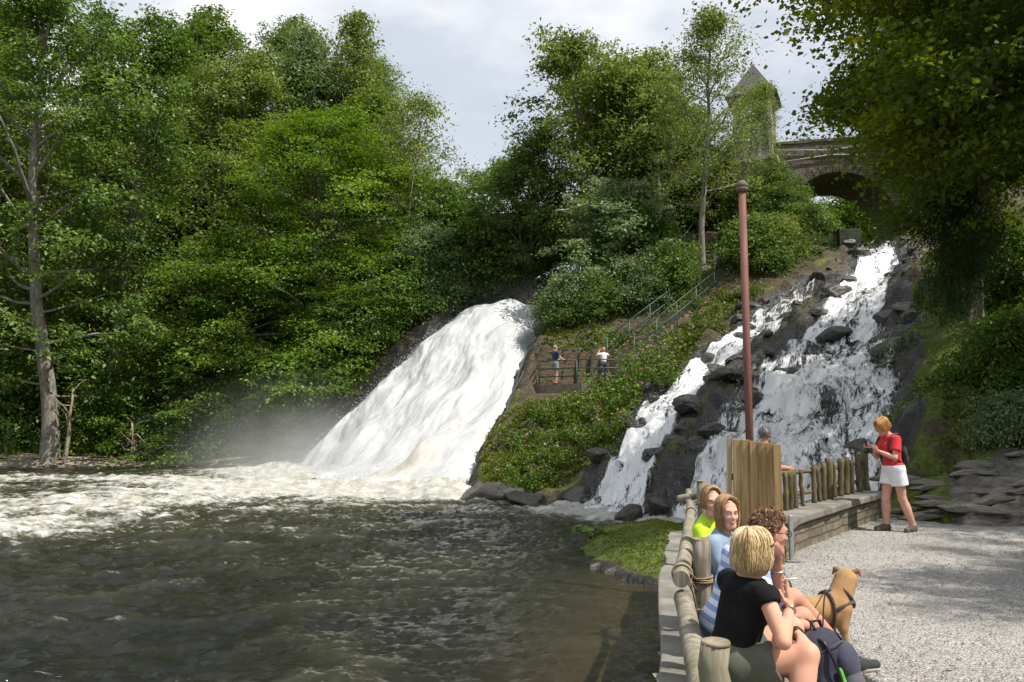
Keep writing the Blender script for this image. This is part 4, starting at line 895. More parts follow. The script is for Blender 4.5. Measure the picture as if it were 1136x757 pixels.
# ------------------------------------------------------------------ terrace
gm = M_("gravel"); v = gm.coord("Object")
vo = gm.n("ShaderNodeTexVoronoi", i_Scale=46.0); gm.l(v, vo.inputs["Vector"]); vo2 = gm.n("ShaderNodeTexVoronoi", i_Scale=95.0); gm.l(v, vo2.inputs["Vector"])
sv = gm.n("ShaderNodeSeparateColor"); gm.l(vo.outputs["Color"], sv.inputs[0])
gc = gm.ramp(sv.outputs[0], [(0, (.29, .28, .265)), (.5, (.42, .405, .385)), (.85, (.52, .505, .48)), (1, (.45, .38, .33))])
gl = gm.ramp(gm.noise(v, .8, 6, .6), [(.3, (.75, .75, .75)), (.7, (1, 1, 1))])
q = gm.n("ShaderNodeMix", data_type='RGBA', blend_type='MULTIPLY'); q.inputs[0].default_value = 1; gm.l(gc, q.inputs[6]); gm.l(gl, q.inputs[7])
gm.set(col=q.outputs[2], rough=.95, spec=.2)
gm.bump(gm.math('ADD', gm.math('MULTIPLY', vo.outputs["Distance"], -1.0), gm.math('MULTIPLY', vo2.outputs["Distance"], -.5)), .03, .8)
tx = np.arange(-.3, 17.01, .12); ty = np.arange(-12, 14, .12); TX, TY = np.meshgrid(tx, ty, indexing='ij')
tz_ = .022 * fbm(TX * .8, TY * .8, 3, 3) + .006 * fbm(TX * 6, TY * 6, 3, 2)
F = grid_faces(*TX.shape); ins = poly_sd(TX, TY, TERR).ravel() < .12; F = F[ins[F].all(1)]
g = link("gravel_terrace", np_mesh("gravel_terrace", np.stack([TX, TY, tz_], -1).reshape(-1, 3), F), gm.m); tag(g, kind="structure")
# loose stones
rng = rs(77); n = 26000; sx = rng.uniform(1.0, 11, n); sy = 4.5 + 8.5 * rng.rand(n) ** 1.4; ok = poly_sd(sx, sy, TERR) < -.1; sx, sy = sx[ok], sy[ok]; n = len(sx)
oc = np.array([[1, 0, 0], [0, 1, 0], [-1, 0, 0], [0, -1, 0], [0, 0, .8], [0, 0, -.5]], float); of = np.array([[0, 1, 4], [1, 2, 4], [2, 3, 4], [3, 0, 4], [1, 0, 5], [2, 1, 5], [3, 2, 5], [0, 3, 5]])
sz = (.004 + .008 * rng.rand(n) ** 1.7)[:, None, None] * (1 + .4 * rng.normal(size=(n, 6, 1)).clip(-1, 1)); an = rng.rand(n) * 6.28
rot = np.stack([np.stack([np.cos(an), -np.sin(an), 0 * an], 1), np.stack([np.sin(an), np.cos(an), 0 * an], 1), np.stack([0 * an, 0 * an, 1 + 0 * an], 1)], 1)
V = np.einsum('nij,nkj->nki', rot, oc[None] * sz * np.array([1.2, .9, .9])) + np.stack([sx, sy, .012 + .022 * fbm(sx * .8, sy * .8, 3, 3)], -1)[:, None]
F = (of[None] + (np.arange(n) * 6)[:, None, None]).reshape(-1, 3)
tag(link("gravel_stones", np_mesh("gravel_stones", V.reshape(-1, 3), F, False, attrs=dict(tint=('FACE', np.repeat(rng.rand(n), 8)))), None), "loose pale gravel stones strewn over the terrace", 'gravel', kind='stuff')
sm = M_("stone_chips"); sm.set(col=sm.ramp(sm.attr("tint"), [(0, (.18, .17, .16)), (.6, (.36, .345, .32)), (.9, (.50, .485, .46)), (1, (.38, .29, .23))]), rough=.9); bpy.data.objects["gravel_stones"].data.materials.append(sm.m)
rng = rs(91); n = 260; lx = rng.uniform(1.5, 11, n); ly = rng.uniform(4.6, 12.6, n); k = (poly_sd(lx, ly, TERR) < -.12) & ((rng.rand(n) < .35) | (poly_sd(lx, ly, TERR) > -.8)); lx, ly = lx[k], ly[k]
tag(link("fallen_leaves", leaf_mesh("fallen_leaves", np.stack([lx, ly, 0 * lx + .035], -1), rng.normal(size=(len(lx), 3)) * [1, 1, 0], .05 + .03 * rng.rand(len(lx)), rng, 6, rng.rand(len(lx)), .6), simple("dry_leaf", (.28, .17, .06), (.12, .10, .03), .8, 9, 0)), "few dry fallen leaves on the gravel", 'leaves', kind='stuff')
# terrace wall to the river with its concrete ledge
lo_ = [(.20, 1.2), (.55, 3.0), (.86, 4.75), (1.47, 8.1), (2.05, 10.6), (2.30, 11.8)]
rw = thing('river_wall', "concrete ledge and wall holding the terrace above the river, left of the log fence", 'wall', (1, 6, -1.6))
mb = MB(); m2 = MB(); rng = rs(5)
oe = []; 
for i in range(len(lo_) - 1):
    for t in np.linspace(0, 1, 9)[:-1]: oe.append(np.array(lo_[i]) * (1 - t) + np.array(lo_[i + 1]) * t + np.array([rng.uniform(-.03, .02), 0]))
oe = [tuple(p) for p in oe]; ie = [(p[0] + .38, p[1] - .03) for p in oe]
m2.prism(oe + ie[::-1], -.14, .035); m2.build('ledge', CONC, rw, bevel=.015)
mb.prism([(p[0] + .05, p[1]) for p in oe] + [(p[0] + .02, p[1]) for p in ie][::-1], -1.7, -.14); mb.build('masonry', WALLST, rw)
# low wall of the far side
LWc = crom([(3.22, 9.45), (3.62, 10.15), (4.3, 11.05), (5.25, 12.3), (6.3, 13.6)], 30)[:, :2] if False else None
_p = [(3.22, 9.45, 0), (3.62, 10.15, 0), (4.3, 11.05, 0), (5.25, 12.3, 0), (6.3, 13.6, 0)]
LWc = crom(_p, 34)[:, :2]; tg = np.gradient(LWc, axis=0); tg /= np.linalg.norm(tg, axis=1, keepdims=True); nl_ = np.stack([-tg[:, 1], tg[:, 0]], -1)
lw = thing('low_wall', "low curved stone wall with a flat concrete coping under the picket fence", 'wall', (4.3, 11.2, 0))
rng = rs(8); jit = (rng.rand(34) * .03)[:, None]
mb = MB(); mb.prism([tuple(p) for p in LWc + nl_ * jit] + [tuple(p) for p in (LWc + nl_ * .46)][::-1], -.6, .335); mb.build('masonry', WALLST, lw)
mb = MB(); mb.prism([tuple(p) for p in LWc - nl_ * (.05 + jit * .4)] + [tuple(p) for p in (LWc + nl_ * .52)][::-1], .335, .43); mb.build('coping', CONC, lw, bevel=.018)

WOODM = M_("weathered_wood"); v = WOODM.coord("Object", (9, 9, .9)); nz = WOODM.noise(v, 2.2, 8, .65, .3); n2 = WOODM.noise(WOODM.coord("Object"), 2.3, 4)
WOODM.set(col=WOODM.mix(WOODM.ramp(n2, [(.42, (0, 0, 0)), (.65, (.7, .7, .7))]), WOODM.ramp(nz, [(.3, (.10, .085, .065)), (.5, (.25, .22, .175)), (.72, (.42, .38, .32))]), (.15, .15, .075)), rough=.85, spec=.2); WOODM.bump(nz, .008, .8); WOODM = WOODM.m
WOODD = M_("dark_picket_wood"); v = WOODD.coord("Object", (9, 9, .9)); nz = WOODD.noise(v, 2.2, 8, .65, .3)
WOODD.set(col=WOODD.ramp(nz, [(.3, (.055, .045, .025)), (.5, (.12, .10, .055)), (.72, (.20, .17, .10))]), rough=.85, spec=.2); WOODD.bump(nz, .008, .8); WOODD = WOODD.m
PLANK = M_("honey_planks"); v = PLANK.coord("Object", (11, 11, .8)); oi = PLANK.n("ShaderNodeObjectInfo"); nz = PLANK.noise(v, 1.8, 8, .6, .5)
PLANK.set(col=PLANK.mix(oi.outputs["Random"], PLANK.ramp(nz, [(.3, (.20, .125, .050)), (.55, (.34, .23, .105)), (.75, (.42, .31, .16))]), PLANK.ramp(nz, [(.3, (.20, .125, .055)), (.55, (.34, .235, .11)), (.75, (.46, .34, .18))])), rough=.7, spec=.3); PLANK.bump(nz, .005, .6); PLANK = PLANK.m
ENDG = simple("end_grain", (.30, .25, .18), (.12, .10, .07), .9, 14, .006)
ROPE = simple("rope", (.36, .27, .17), (.22, .16, .095), .95, 60, .006)
# log fence on the left of the terrace
lf = thing('log_fence', "rustic log fence lashed with rope along the ledge above the river", 'fence', (1.2, 5.5, 0))
def log(name, a, b, r0, r1, parent, m=WOODM, seed=0, n=14, top=True):
    rng = rs(seed); a = np.array(a, float); b = np.array(b, float); t = np.linspace(0, 1, 9)[:, None]; pts = a * (1 - t) + b * t + rng.normal(size=(9, 3)) * .004
    mb = MB(); mb.tube(pts, r0 + (r1 - r0) * t[:, 0] + rng.normal(size=9) * .0015, n); o = mb.build(name, m, parent)
    return o
def pw(px, py, Y): return P(px, py, Y)
post_specs = [((.80, 3.22), .745, .062), ((1.213, 5.20), .855, .058), ((2.06, 8.75), .965, .060)]
for i, ((x, y), zt, r) in enumerate(post_specs):
    o = log('post', (x, y, -.05), (x + (.01 if i else 0), y, zt - .012), r, r * .95, lf, seed=20 + i)
    e = MB(); e.tube([(x, y, zt - .014), (x, y, zt)], [r * .95, r * .88], 14); e.build('end_grain', ENDG, lf).parent = lf
A0, A1 = (.60, 2.2, .47), P(757, 652, 5.0); B0, B1 = P(756, 652, 4.92), P(767, 566, 8.5)
log('rail', A0, A1 + np.array([0, .15, 0]) * 0 - np.array([0, 0, .06]), .060, .055, lf, seed=31)
log('rail', B0 + np.array([0, 0, .045]), B1, .052, .045, lf, seed=32)
log('rail', P(766, 572, 8.2), P(764, 545, 9.3), .040, .038, lf, seed=33)
log('rail', P(752, 553, 9.0), P(785, 549, 8.8), .040, .034, lf, seed=34)
rp = MB()
def ropering(c, r, ax, k=2, thick=.0065, squash=1.0, seed=0):
    global rp
    rng = rs(seed); ax = np.array(ax, float); ax /= np.linalg.norm(ax); u = np.cross(ax, (0, .3, 1)); u /= np.linalg.norm(u); v = np.cross(ax, u); c = np.array(c, float)
    for j in range(k):
        off = ax * (j - (k - 1) / 2) * thick * 2.05; tl = rng.uniform(-.12, .12)
        pts = [c + off + (u * math.cos(a) + v * math.sin(a) * squash) * (r + thick) + ax * tl * r * math.cos(a) for a in np.linspace(0, 2 * math.pi, 21)]
        rp.tube(pts, thick, 6, cap=False)
    rp.build('rope', ROPE, lf); rp = MB()
ropering((1.215, 5.20, .60), .058, (0, 0, 1), 3, seed=1); ropering((1.215, 5.20, .40), .058, (0, 0, 1), 4, seed=2)
dB = B1 - B0; ropering(B0 + dB * .05 + np.array([.0, 0, .045]), .055, dB, 3, seed=3)
ropering(B0 + dB * .95, .048, dB, 4, seed=4); ropering((2.06, 8.75, .72), .06, (0, 0, 1), 3, seed=5)
for s in range(3):
    a = B0 + np.array([.035, .08, .09 - .02 * s]); b = np.array([1.17, 5.16, .60 - .07 * s]); rp.tube([a, (a + b) / 2 + np.array([0, -.03, .01]), b], .0065, 6)
rp.tube([B0 + np.array([.06, .02, .03]), np.array([1.155, 5.12, .45]), np.array([1.15, 5.14, .30])], .0065, 6)
rp.build('rope', ROPE, lf)
# plank screen 
ps = thing('plank_screen', "upright screen of honey coloured boards between the log fence and the low wall", 'wooden screen', (2.9, 9.6, 0)); rng = rs(14)
tops = [(809.5, 486, 9.50), (818, 488, 9.46), (827, 488, 9.42), (836.5, 489.5, 9.37), (846, 491, 9.32), (853.5, 492, 9.27), (861.5, 493, 9.22)]; wds = [.060, .095, .100, .100, .100, .075, .085]
for i, ((px, py, Y), w) in enumerate(zip(tops, wds)):
    t = P(px, py, Y); b = P(807.5 + (px - 809.5) * 1.12, 600, Y); b[2] = -.02
    d = t - b; mb = MB(); mb.bar(b, t, .026, w, up=(1, .25, 0)) if False else mb.bar(b, t, w, .026, up=(0.25, 1, 0)); o = mb.build('plank', PLANK, ps, bevel=.004)
MB().bar(P(806, 500, 9.56) * [1, 1, 0] + [0, 0, .95], P(864, 500, 9.29) * [1, 1, 0] + [0, 0, .95], .05, .08).build('crossbar', WOODM, ps)
MB().bar(P(806, 500, 9.56) * [1, 1, 0] + [0, 0, .3], P(864, 500, 9.29) * [1, 1, 0] + [0, 0, .3], .05, .08).build('crossbar', WOODM, ps)
t = thing('metal_post', "short galvanised metal post at the right edge of the honey boards", 'post', (3.23, 9.4, 0)); MB().bar((3.235, 9.38, 0), (3.235, 9.38, .52), .05, .05, up=(0, 1, 0)).build('shaft', simple("galvanised", (.45, .47, .48), (.33, .35, .36), .45, 12, .001, metal=.6), t, bevel=.01)
MB().box((3.235, 9.38, .006), (.16, .16, .012)).build('foot_plate', simple("galvanised_foot", (.40, .42, .43), None, .5, 12, 0, metal=.6), t)
# rusty pole
RUST = simple("rusty_paint", (.20, .085, .062), (.13, .05, .036), .75, 10, .003, stretch=(1, 1, .3))
po = thing('pole', "tall rusty red pole with a round cap behind the honey boards", 'pole', (3.27, 11.0, 0))
MB().tube([(3.27, 11, -.3), (3.27, 11, 4.86)], [.052, .052], 14).build('shaft', RUST, po)
MB().tube([(3.27, 11, 4.84), (3.27, 11, 4.88), (3.27, 11, 4.90)], [.065, .085, .085], 14).tube([(3.27, 11, 4.90), (3.27, 11, 4.96), (3.27, 11, 5.005), (3.27, 11, 5.02)], [.085, .078, .045, .01], 14).build('cap', simple("cap_brown", (.16, .12, .09), None, .8, 12, .003), po)
# picket fence on the low wall
pf = thing('picket_fence', "fence of uneven dark round pickets standing on the low curved wall", 'fence', (4.4, 11.3, .43))
fl_ = LWc + nl_ * .30; fpx = 568 + FPX * fl_[:, 0] / fl_[:, 1]
def onfence(px):
    i = np.interp(px, fpx, np.arange(len(fpx))); return np.array([np.interp(i, np.arange(len(fpx)), fl_[:, 0]), np.interp(i, np.arange(len(fpx)), fl_[:, 1])])
pk = [(867, 523, 6), (872, 524, 6), (877.5, 522, 6), (885.5, 520, 5), (899, 515, 6), (904, 517, 5), (908.5, 513, 6), (915.5, 508, 9), (921.5, 512, 5), (928, 508, 7), (933.5, 507, 8), (939, 510, 7), (948.5, 503, 7), (956.5, 498, 6), (961, 500, 8), (967, 497, 6)]
rng = rs(4)
for i, (px, py, w) in enumerate(pk):
    x, y = onfence(px); zt = CAMZ - (py - 468) / FPX * y; r = w / FPX * y * .5
    log('picket', (x + rng.uniform(-.01, .01), y, .40), (x + rng.uniform(-.02, .02), y, zt), r, r * .92, pf, WOODD, 50 + i, 9)
for h_ in (.60, .90):
    mb = MB(); pts = [(*onfence(px) + nl_[10] * .05, h_ + .015 * math.sin(px)) for px in range(862, 972, 12)]; mb.tube(pts, .032, 8); mb.build('rail', WOODD, pf)
# stairs, landing and green railings
GREEN = simple("green_paint", (.018, .075, .052), (.012, .05, .036), .5, 12, 0)
SOILST = simple("earth_concrete", (.22, .19, .15), (.13, .11, .08), .9, 5, .01)
def railing(label, pts, h=1.0, mid=(.5,), seg=1.7, group=None):
    pts = [np.array(p, float) for p in pts]; t = thing('railing', label, 'railing', pts[0], group=group)
    for a, b in zip(pts[:-1], pts[1:]):
        Ln = np.linalg.norm(b - a); n = max(1, int(round(Ln / seg)))
        for f in (1.0,) + tuple(mid): MB().tube([a + [0, 0, h * f], b + [0, 0, h * f]], .028, 6).build('rail', GREEN, t)
        for i in range(n + (1 if b is pts[-1] else 0)):
            q_ = a + (b - a) * i / n; MB().tube([q_ - [0, 0, .6], q_ + [0, 0, h]], .03, 6).build('post', GREEN, t)
    return t
s0 = P(704, 408, 32.9) + [0, 0, .35]; s1 = P(812, 318, 38.0) + [0, 0, .35]
railing("near green railing climbing beside the stairs", [s0, s1]); off = np.array([-1.0, 1.1, 0])
railing("far green railing climbing beside the stairs", [s0 + off * [1, 1, 0] + [0, 0, .05], s1 + off])
stt = thing('stairs', "earth and concrete stairs climbing right between two green railings", 'stairs', s0 - [0, 0, .2]); n = 22; rise = (s1 - s0) / n
dirh = rise.copy(); dirh[2] = 0; dl = np.linalg.norm(dirh); dirh /= dl
mb = MB(); oz = np.array([off[0], off[1], 0]); 
for i in range(n):
    c = s0 + rise * (i + .5) + oz / 2; mb.bar(c - dirh * dl * .55 - [0, 0, .45], c + dirh * dl * .55 - [0, 0, .45], 1.25, .95)
mb.build('steps', SOILST, stt)
lz = 3.14; lp = [P(590, 430, 33.6), P(645, 430, 32.2), P(705, 430, 32.2), P(712, 430, 34.2), P(640, 430, 35.0), P(596, 430, 35.2)]
t = thing('landing', "viewing landing on the bank between the falls", 'platform', (lp[0][0], lp[0][1], lz)); MB().prism([(p[0], p[1]) for p in lp], lz - .9, lz).build('slab', SOILST, t)
def lzp(px, Y): return np.array([(px - 568) / FPX * Y, Y, lz])
railing("green railing round the viewing landing in front of the man in navy", [lzp(598, 34.6), lzp(598.5, 33.5), lzp(640, 32.5), lzp(700, 32.5)], mid=(.66, .33), seg=1.5)
railing("upper green handrail climbing behind the ash trunk", [P(745, 300, 41.5), P(774, 262, 43.5)], mid=(.5,))
railing("level green railing on the upper path behind the hiker in blue", [P(742, 302, 40.8), P(800, 300, 40.0), P(826, 298, 40.4)], mid=(.5,), seg=1.6)
upz = P(780, 314, 39.6)[2]
t = thing('landing', "upper path slab at the head of the stairs", 'platform', (9.5, 39.5, 8)); MB().prism([tuple(P(742, 310, 40.2)[:2]), tuple(P(830, 310, 38.4)[:2]), tuple(P(834, 310, 40.8)[:2]), tuple(P(745, 310, 41.4)[:2])], P(806, 318, 38.2)[2] - 1.2, P(806, 318, 38.2)[2]).build('slab', SOILST, t)
# boulders
BOULD = M_("boulder_rock"); v = BOULD.coord("Object"); nz = BOULD.noise(v, 3, 9, .65)
BOULD.set(col=BOULD.ramp(nz, [(.3, (.020, .018, .016)), (.6, (.06, .055, .045)), (.8, (.12, .11, .09))]), rough=.38); BOULD.bump(nz, .06, .8); BOULD = BOULD.m
DRYR = M_("dry_rock"); v = DRYR.coord("Object", (1, 1, 3)); nz = DRYR.noise(v, 2.5, 9, .65)
DRYR.set(col=DRYR.ramp(nz, [(.3, (.07, .062, .05)), (.5, (.24, .215, .175)), (.75, (.42, .385, .33))]), rough=.9); DRYR.bump(nz, .06, .9); DRYR = DRYR.m
def rock_mesh(seed):
    mb = MB().ball((0, 0, 0), 1, 40, 28); me = mb.mesh("rock"); co = np.array([q.co for q in me.vertices]); rng = rs(int(seed * 10) + 3); n = rng.normal(size=(18, 3)) * [1, 1, 1.3]; n /= np.linalg.norm(n, axis=1, keepdims=True); d = rng.uniform(.62, 1.0, 18)
    dots = co @ n.T; k = np.min(np.where(dots > .05, d / np.maximum(dots, .05), 9), axis=1); co = co * np.minimum(k, 1.25)[:, None]
    e = .05 * fbm(co[:, 0] * 3 + seed, co[:, 1] * 3, co[:, 2] * 3, 3) + .05 * ridge(co[:, 0] * 1.5, co[:, 1] * 1.5 + seed, co[:, 2] * 7, 3); co = co * (1 + e)[:, None]; me.vertices.foreach_set("co", co.astype(np.float32).ravel()); return me
def rock_mesh_old(seed):
    mb = MB().ball((0, 0, 0), 1, 28, 18); me = mb.mesh("rock"); co = np.array([q.co for q in me.vertices]); d = .28 * fbm(co[:, 0] * 1.3 + seed, co[:, 1] * 1.3, co[:, 2] * 1.3, 3) + .12 * ridge(co[:, 0] * 2.5, co[:, 1] * 2.5 + seed, co[:, 2] * 5, 3)
    co = co * (1 + d)[:, None]; co[:, 2] = co[:, 2] * .8 + .12 * np.sign(np.sin(co[:, 2] * 9)) * .3; me.vertices.foreach_set("co", co.astype(np.float32).ravel()); return me
RK = [rock_mesh(i * 7.7) for i in range(4)]
def boulder(i, px, py, Y, s, label, m=BOULD, flat=.6, z=None, rot=None):
    p = P(px, py, Y); o = bpy.data.objects.new('boulder', RK[i % 4]); COL.objects.link(o)
    if not RK[i % 4].materials: RK[i % 4].materials.append(BOULD)
    o.material_slots[0].link = 'OBJECT'; o.material_slots[0].material = m
    o.location = p if z is None else (p[0], Y, z); o.scale = (s, s * .8, s * flat); o.rotation_euler = (0, 0, rot if rot is not None else i * 1.3); tag(o, label, 'rock')
boulder(0, 868, 372, 31.5, 1.1, "big dark boulder at the top of the rib between the two streams", flat=.45, rot=.6)
boulder(1, 830, 412, 27.2, .6, "dark mossy boulder halfway down the rib between the streams", flat=.55)
boulder(2, 892, 415, 25.4, .55, "black wet boulder parting the right stream"); boulder(3, 770, 500, 21.6, .5, "black boulder low on the rib between the streams")
boulder(0, 1012, 452, 21.4, .45, "black rock at the right edge of the right stream", flat=.8); boulder(1, 950, 500, 18.5, .45, "black wet rock behind the woman with the camera")
boulder(2, 735, 560, 19.4, .4, "black rock at the foot of the right stream"); boulder(3, 700, 575, 19.6, .45, "small wet rock at the foot of the left stream")
boulder(0, 545, 552, 24.8, 1.1, "dark flat rock at the tip of the bank between the falls", flat=.4); boulder(1, 640, 556, 23.8, .9, "dark rock beside the foot of the left stream", flat=.5); boulder(2, 585, 556, 23.9, .8, "low dark rock along the waterline of the bank", flat=.45)
boulder(3, 656, 606, 16.2, .22, "lone small dark rock breaking the river surface") if False else boulder(3, 426, 603, 16.2, .20, "lone small dark rock breaking the river surface", z=WATER - .02)
boulder(0, 925, 372, 28.8, .6, "dark rock under the right bank where the right stream narrows", flat=.5); boulder(1, 990, 395, 24.8, 1.1, "ledge of dark rock on the right bank beside the stream", flat=.5)
rng = rs(12)
for i in range(34):
    px, py = rng.uniform(985, 1145), rng.uniform(524, 574); Y = 12.6 + (574 - py) / 50 * 2.6; x = (px - 568) / FPX * Y; o = bpy.data.objects.new('flat_rock', RK[i % 4]); COL.objects.link(o); o.material_slots[0].link = 'OBJECT'; o.material_slots[0].material = DRYR
    q_ = rng.uniform(.10, .34); o.location = (x, Y, float(height(x, Y)) + .01 + .03 * rng.rand()); o.scale = (q_ * 1.5, q_ * .8, q_ * .28); o.rotation_euler = (rng.uniform(-.1, .1), rng.uniform(-.1, .1), rng.uniform(-.4, .4)); tag(o, "small flat slab of the layered grey rock at the back of the terrace", 'rock', 'small slabs of the layered rock')
rng = rs(55); k_ = 0
for i in range(400):
    L_ = [LS_L, LS_R, RS_L, RS_R][i % 4]; C_ = polyl(L_, np.array([rng.uniform(.08, .93)]))[0]; x, y = C_[0] + rng.normal() * .45, C_[1] + rng.normal() * .5
    if band(LS_L, LS_R, np.array([x]), np.array([y]))[0] < -.5 or band(RS_L, RS_R, np.array([x]), np.array([y]))[0] < -1.0 or x > 8.2 and y < 25: continue
    k_ += 1
    if k_ > 90: break
    o = bpy.data.objects.new('wet_rock', RK[k_ % 4]); COL.objects.link(o); o.material_slots[0].link = 'OBJECT'; o.material_slots[0].material = BOULD; q_ = rng.uniform(.15, .48)
    o.location = (x, y, float(height(x, y)) + q_ * .05); o.scale = (q_ * 1.2, q_ * .9, q_ * .6); o.rotation_euler = (rng.uniform(-.4, .4), rng.uniform(-.4, .4), rng.uniform(0, 6)); tag(o, "black wet rock at the edge of the foaming streams of the cascade", 'rock', 'wet rocks along the cascade streams')
# driftwood on the left bank
DW = simple("driftwood", (.42, .33, .25), (.20, .15, .11), .9, 20, .004)
rng = rs(31); mb = MB()
for i in range(420):
    px = rng.uniform(-30, 300); Y = rng.uniform(0, 1); yy = PZ(px, 516 + 4 * math.sin(px * .03), WATER)[1]; y = np.interp(px, [-30, 0, 100, 200, 300], [40.4, 40.8, 42, 43.2, 44.5]) + .2 + 1.9 * Y; x = (px - 568) / FPX * y
    z = float(height(x, y)) + .04 + .10 * rng.rand(); a = rng.normal() * .5; L_ = .4 + 1.5 * rng.rand(); d = np.array([math.cos(a), math.sin(a) * .6, rng.normal() * .10]) * L_ / 2
    mb.tube([np.array([x, y, z]) - d, np.array([x, y, z]) + [0, 0, .03], np.array([x, y, z]) + d], [.03 + .02 * rng.rand(), .028, .012], 5)
tag(mb.build('driftwood', DW, None), "tangle of bleached driftwood sticks along the left shore", 'driftwood', kind='stuff')
for i, (a, b, lb) in enumerate([(P(10, 510, 42.5), P(98, 503, 43.5), "long bleached log lying on the shore under the pale trunk"), (P(215, 515, 43.9), P(285, 514, 44.3), "pale log at the right end of the driftwood")]):
    a[2] = float(height(a[0], a[1])) + .15; b[2] = float(height(b[0], b[1])) + .15; mb = MB().tube([a, (a + b) / 2 + [0, 0, .05], b], [.11, .10, .05], 8); tag(mb.build('log', DW, None), lb, 'log')
# dead snags on the left shore
def snag(loc, h, seed, label):
    rng = rs(seed); mb = MB(); base_ = np.array(loc, float); pts = branch(rng, base_ - [0, 0, .3], (.1, 0, 1), h, 6, 0, .08); mb.tube(pts, np.linspace(.13, .05, 7), 7)
    for k in range(6):
        a = rng.rand() * 6.28; q_ = branch(rng, pts[2 + k % 4] + (pts[3 + k % 4] - pts[2 + k % 4]) * rng.rand(), (math.cos(a), math.sin(a) * .6, .9), .8 + rng.rand() * 1.3, 5, .0, .40); mb.tube(q_, np.linspace(.04, .01, 6), 4, cap=False)
    tag(mb.build('dead_tree', DW, None), label, 'dead tree')
snag(base(74, 43.0), 4.2, 3, "broken dead stem with bare branches beside the pale trunk"); snag(base(150, 44.6), 2.6, 5, "grey leafless branches on the shore right of the pale trunk")
# broad leaved plant on the mossy rock
rng = rs(6); mb = MB(); lfm = LEAF['weed']
pt = P(648, 603, 15.4); pt[2] = float(height(pt[0] + .15, pt[1])) ; t = thing('butterbur_plant', "broad leaved green plant on the left tip of the mossy rock", 'plant', (pt[0] + .15, pt[1], pt[2]))
st = MB(); Cc = []; Dd = []
for i in range(26):
    a = rng.rand() * 6.28; r = .08 + .30 * rng.rand(); e = np.array([pt[0] + .15 + r * math.cos(a), pt[1] + r * math.sin(a) * .8, pt[2] + .10 + .12 * rng.rand()]); st.tube([(pt[0] + .15, pt[1], pt[2] - .05), (e + np.array([pt[0] + .15, pt[1], pt[2]])) / 2 + [0, 0, .05], e], .005, 4, cap=False); Cc.append(e); Dd.append((math.cos(a), math.sin(a), 0))
st.build('stem', LEAF['weed'], t); me = leaf_mesh('foliage', np.array(Cc), np.array(Dd), np.full(26, .17), rng, 1.6, np.full(26, .8), .95); me.transform(Matrix.Translation([-v for v in t.location])); link('foliage', me, LEAF['weed'], t)
# ------------------------------------------------------------------ bodies: distance fields meshed as one surface
def nz_(v): v = np.array(v, float); return v / (np.linalg.norm(v) + 1e-12)
def frame(fwd, up):
    up = nz_(up); f = np.array(fwd, float); f = nz_(f - up * f.dot(up)); return np.stack([np.cross(f, up), f, up], 1)   # columns right, forward, up
class Prim:
    def __init__(s, typ, k=.02, cuts=None, tag='', **q): s.t = typ; s.k = k; s.cuts = cuts or []; s.tag = tag; s.q = q
    def bounds(s, e):
        q = s.q
        if s.t == 'rc':
            m = max(q['ra'], q['rb']) + e; return np.minimum(q['a'], q['b']) - m, np.maximum(q['a'], q['b']) + m
        m = max(q['r']) + e; return q['c'] - m, q['c'] + m
    def dist(s, X, Y, Z, e=0):
        q = s.q
        if s.t == 'rc':
            a, b = q['a'], q['b']; d = b - a; L2 = d @ d + 1e-12; x, y, z = X - a[0], Y - a[1], Z - a[2]
            t = np.clip((x * d[0] + y * d[1] + z * d[2]) / L2, 0, 1)
            r = q['ra'] + (q['rb'] - q['ra']) * t
            if q.get('mid'): r = r + q['mid'] * 4 * t * (1 - t)
            v = np.sqrt((x - t * d[0]) ** 2 + (y - t * d[1]) ** 2 + (z - t * d[2]) ** 2) - r - e
        else:
            c, r, R = q['c'], np.array(q['r']) + e, q['R']; x, y, z = X - c[0], Y - c[1], Z - c[2]
            l = [(x * R[0, i] + y * R[1, i] + z * R[2, i]) for i in range(3)]
            k0 = np.sqrt(sum((l[i] / r[i]) ** 2 for i in range(3))) + 1e-9; k1 = np.sqrt(sum((l[i] / r[i] ** 2) ** 2 for i in range(3))) + 1e-9
            v = k0 * (k0 - 1) / k1
        for p, n in s.cuts: v = np.maximum(v, (X - p[0]) * n[0] + (Y - p[1]) * n[1] + (Z - p[2]) * n[2])
        return v
def RC(a, b, ra, rb, k=.02, tag='', cuts=None, mid=0): return Prim('rc', k, cuts, tag, a=np.array(a, float), b=np.array(b, float), ra=ra, rb=rb, mid=mid)
def EL(c, r, R=None, k=.02, tag='', cuts=None): return Prim('el', k, cuts, tag, c=np.array(c, float), r=r, R=np.eye(3) if R is None else R)
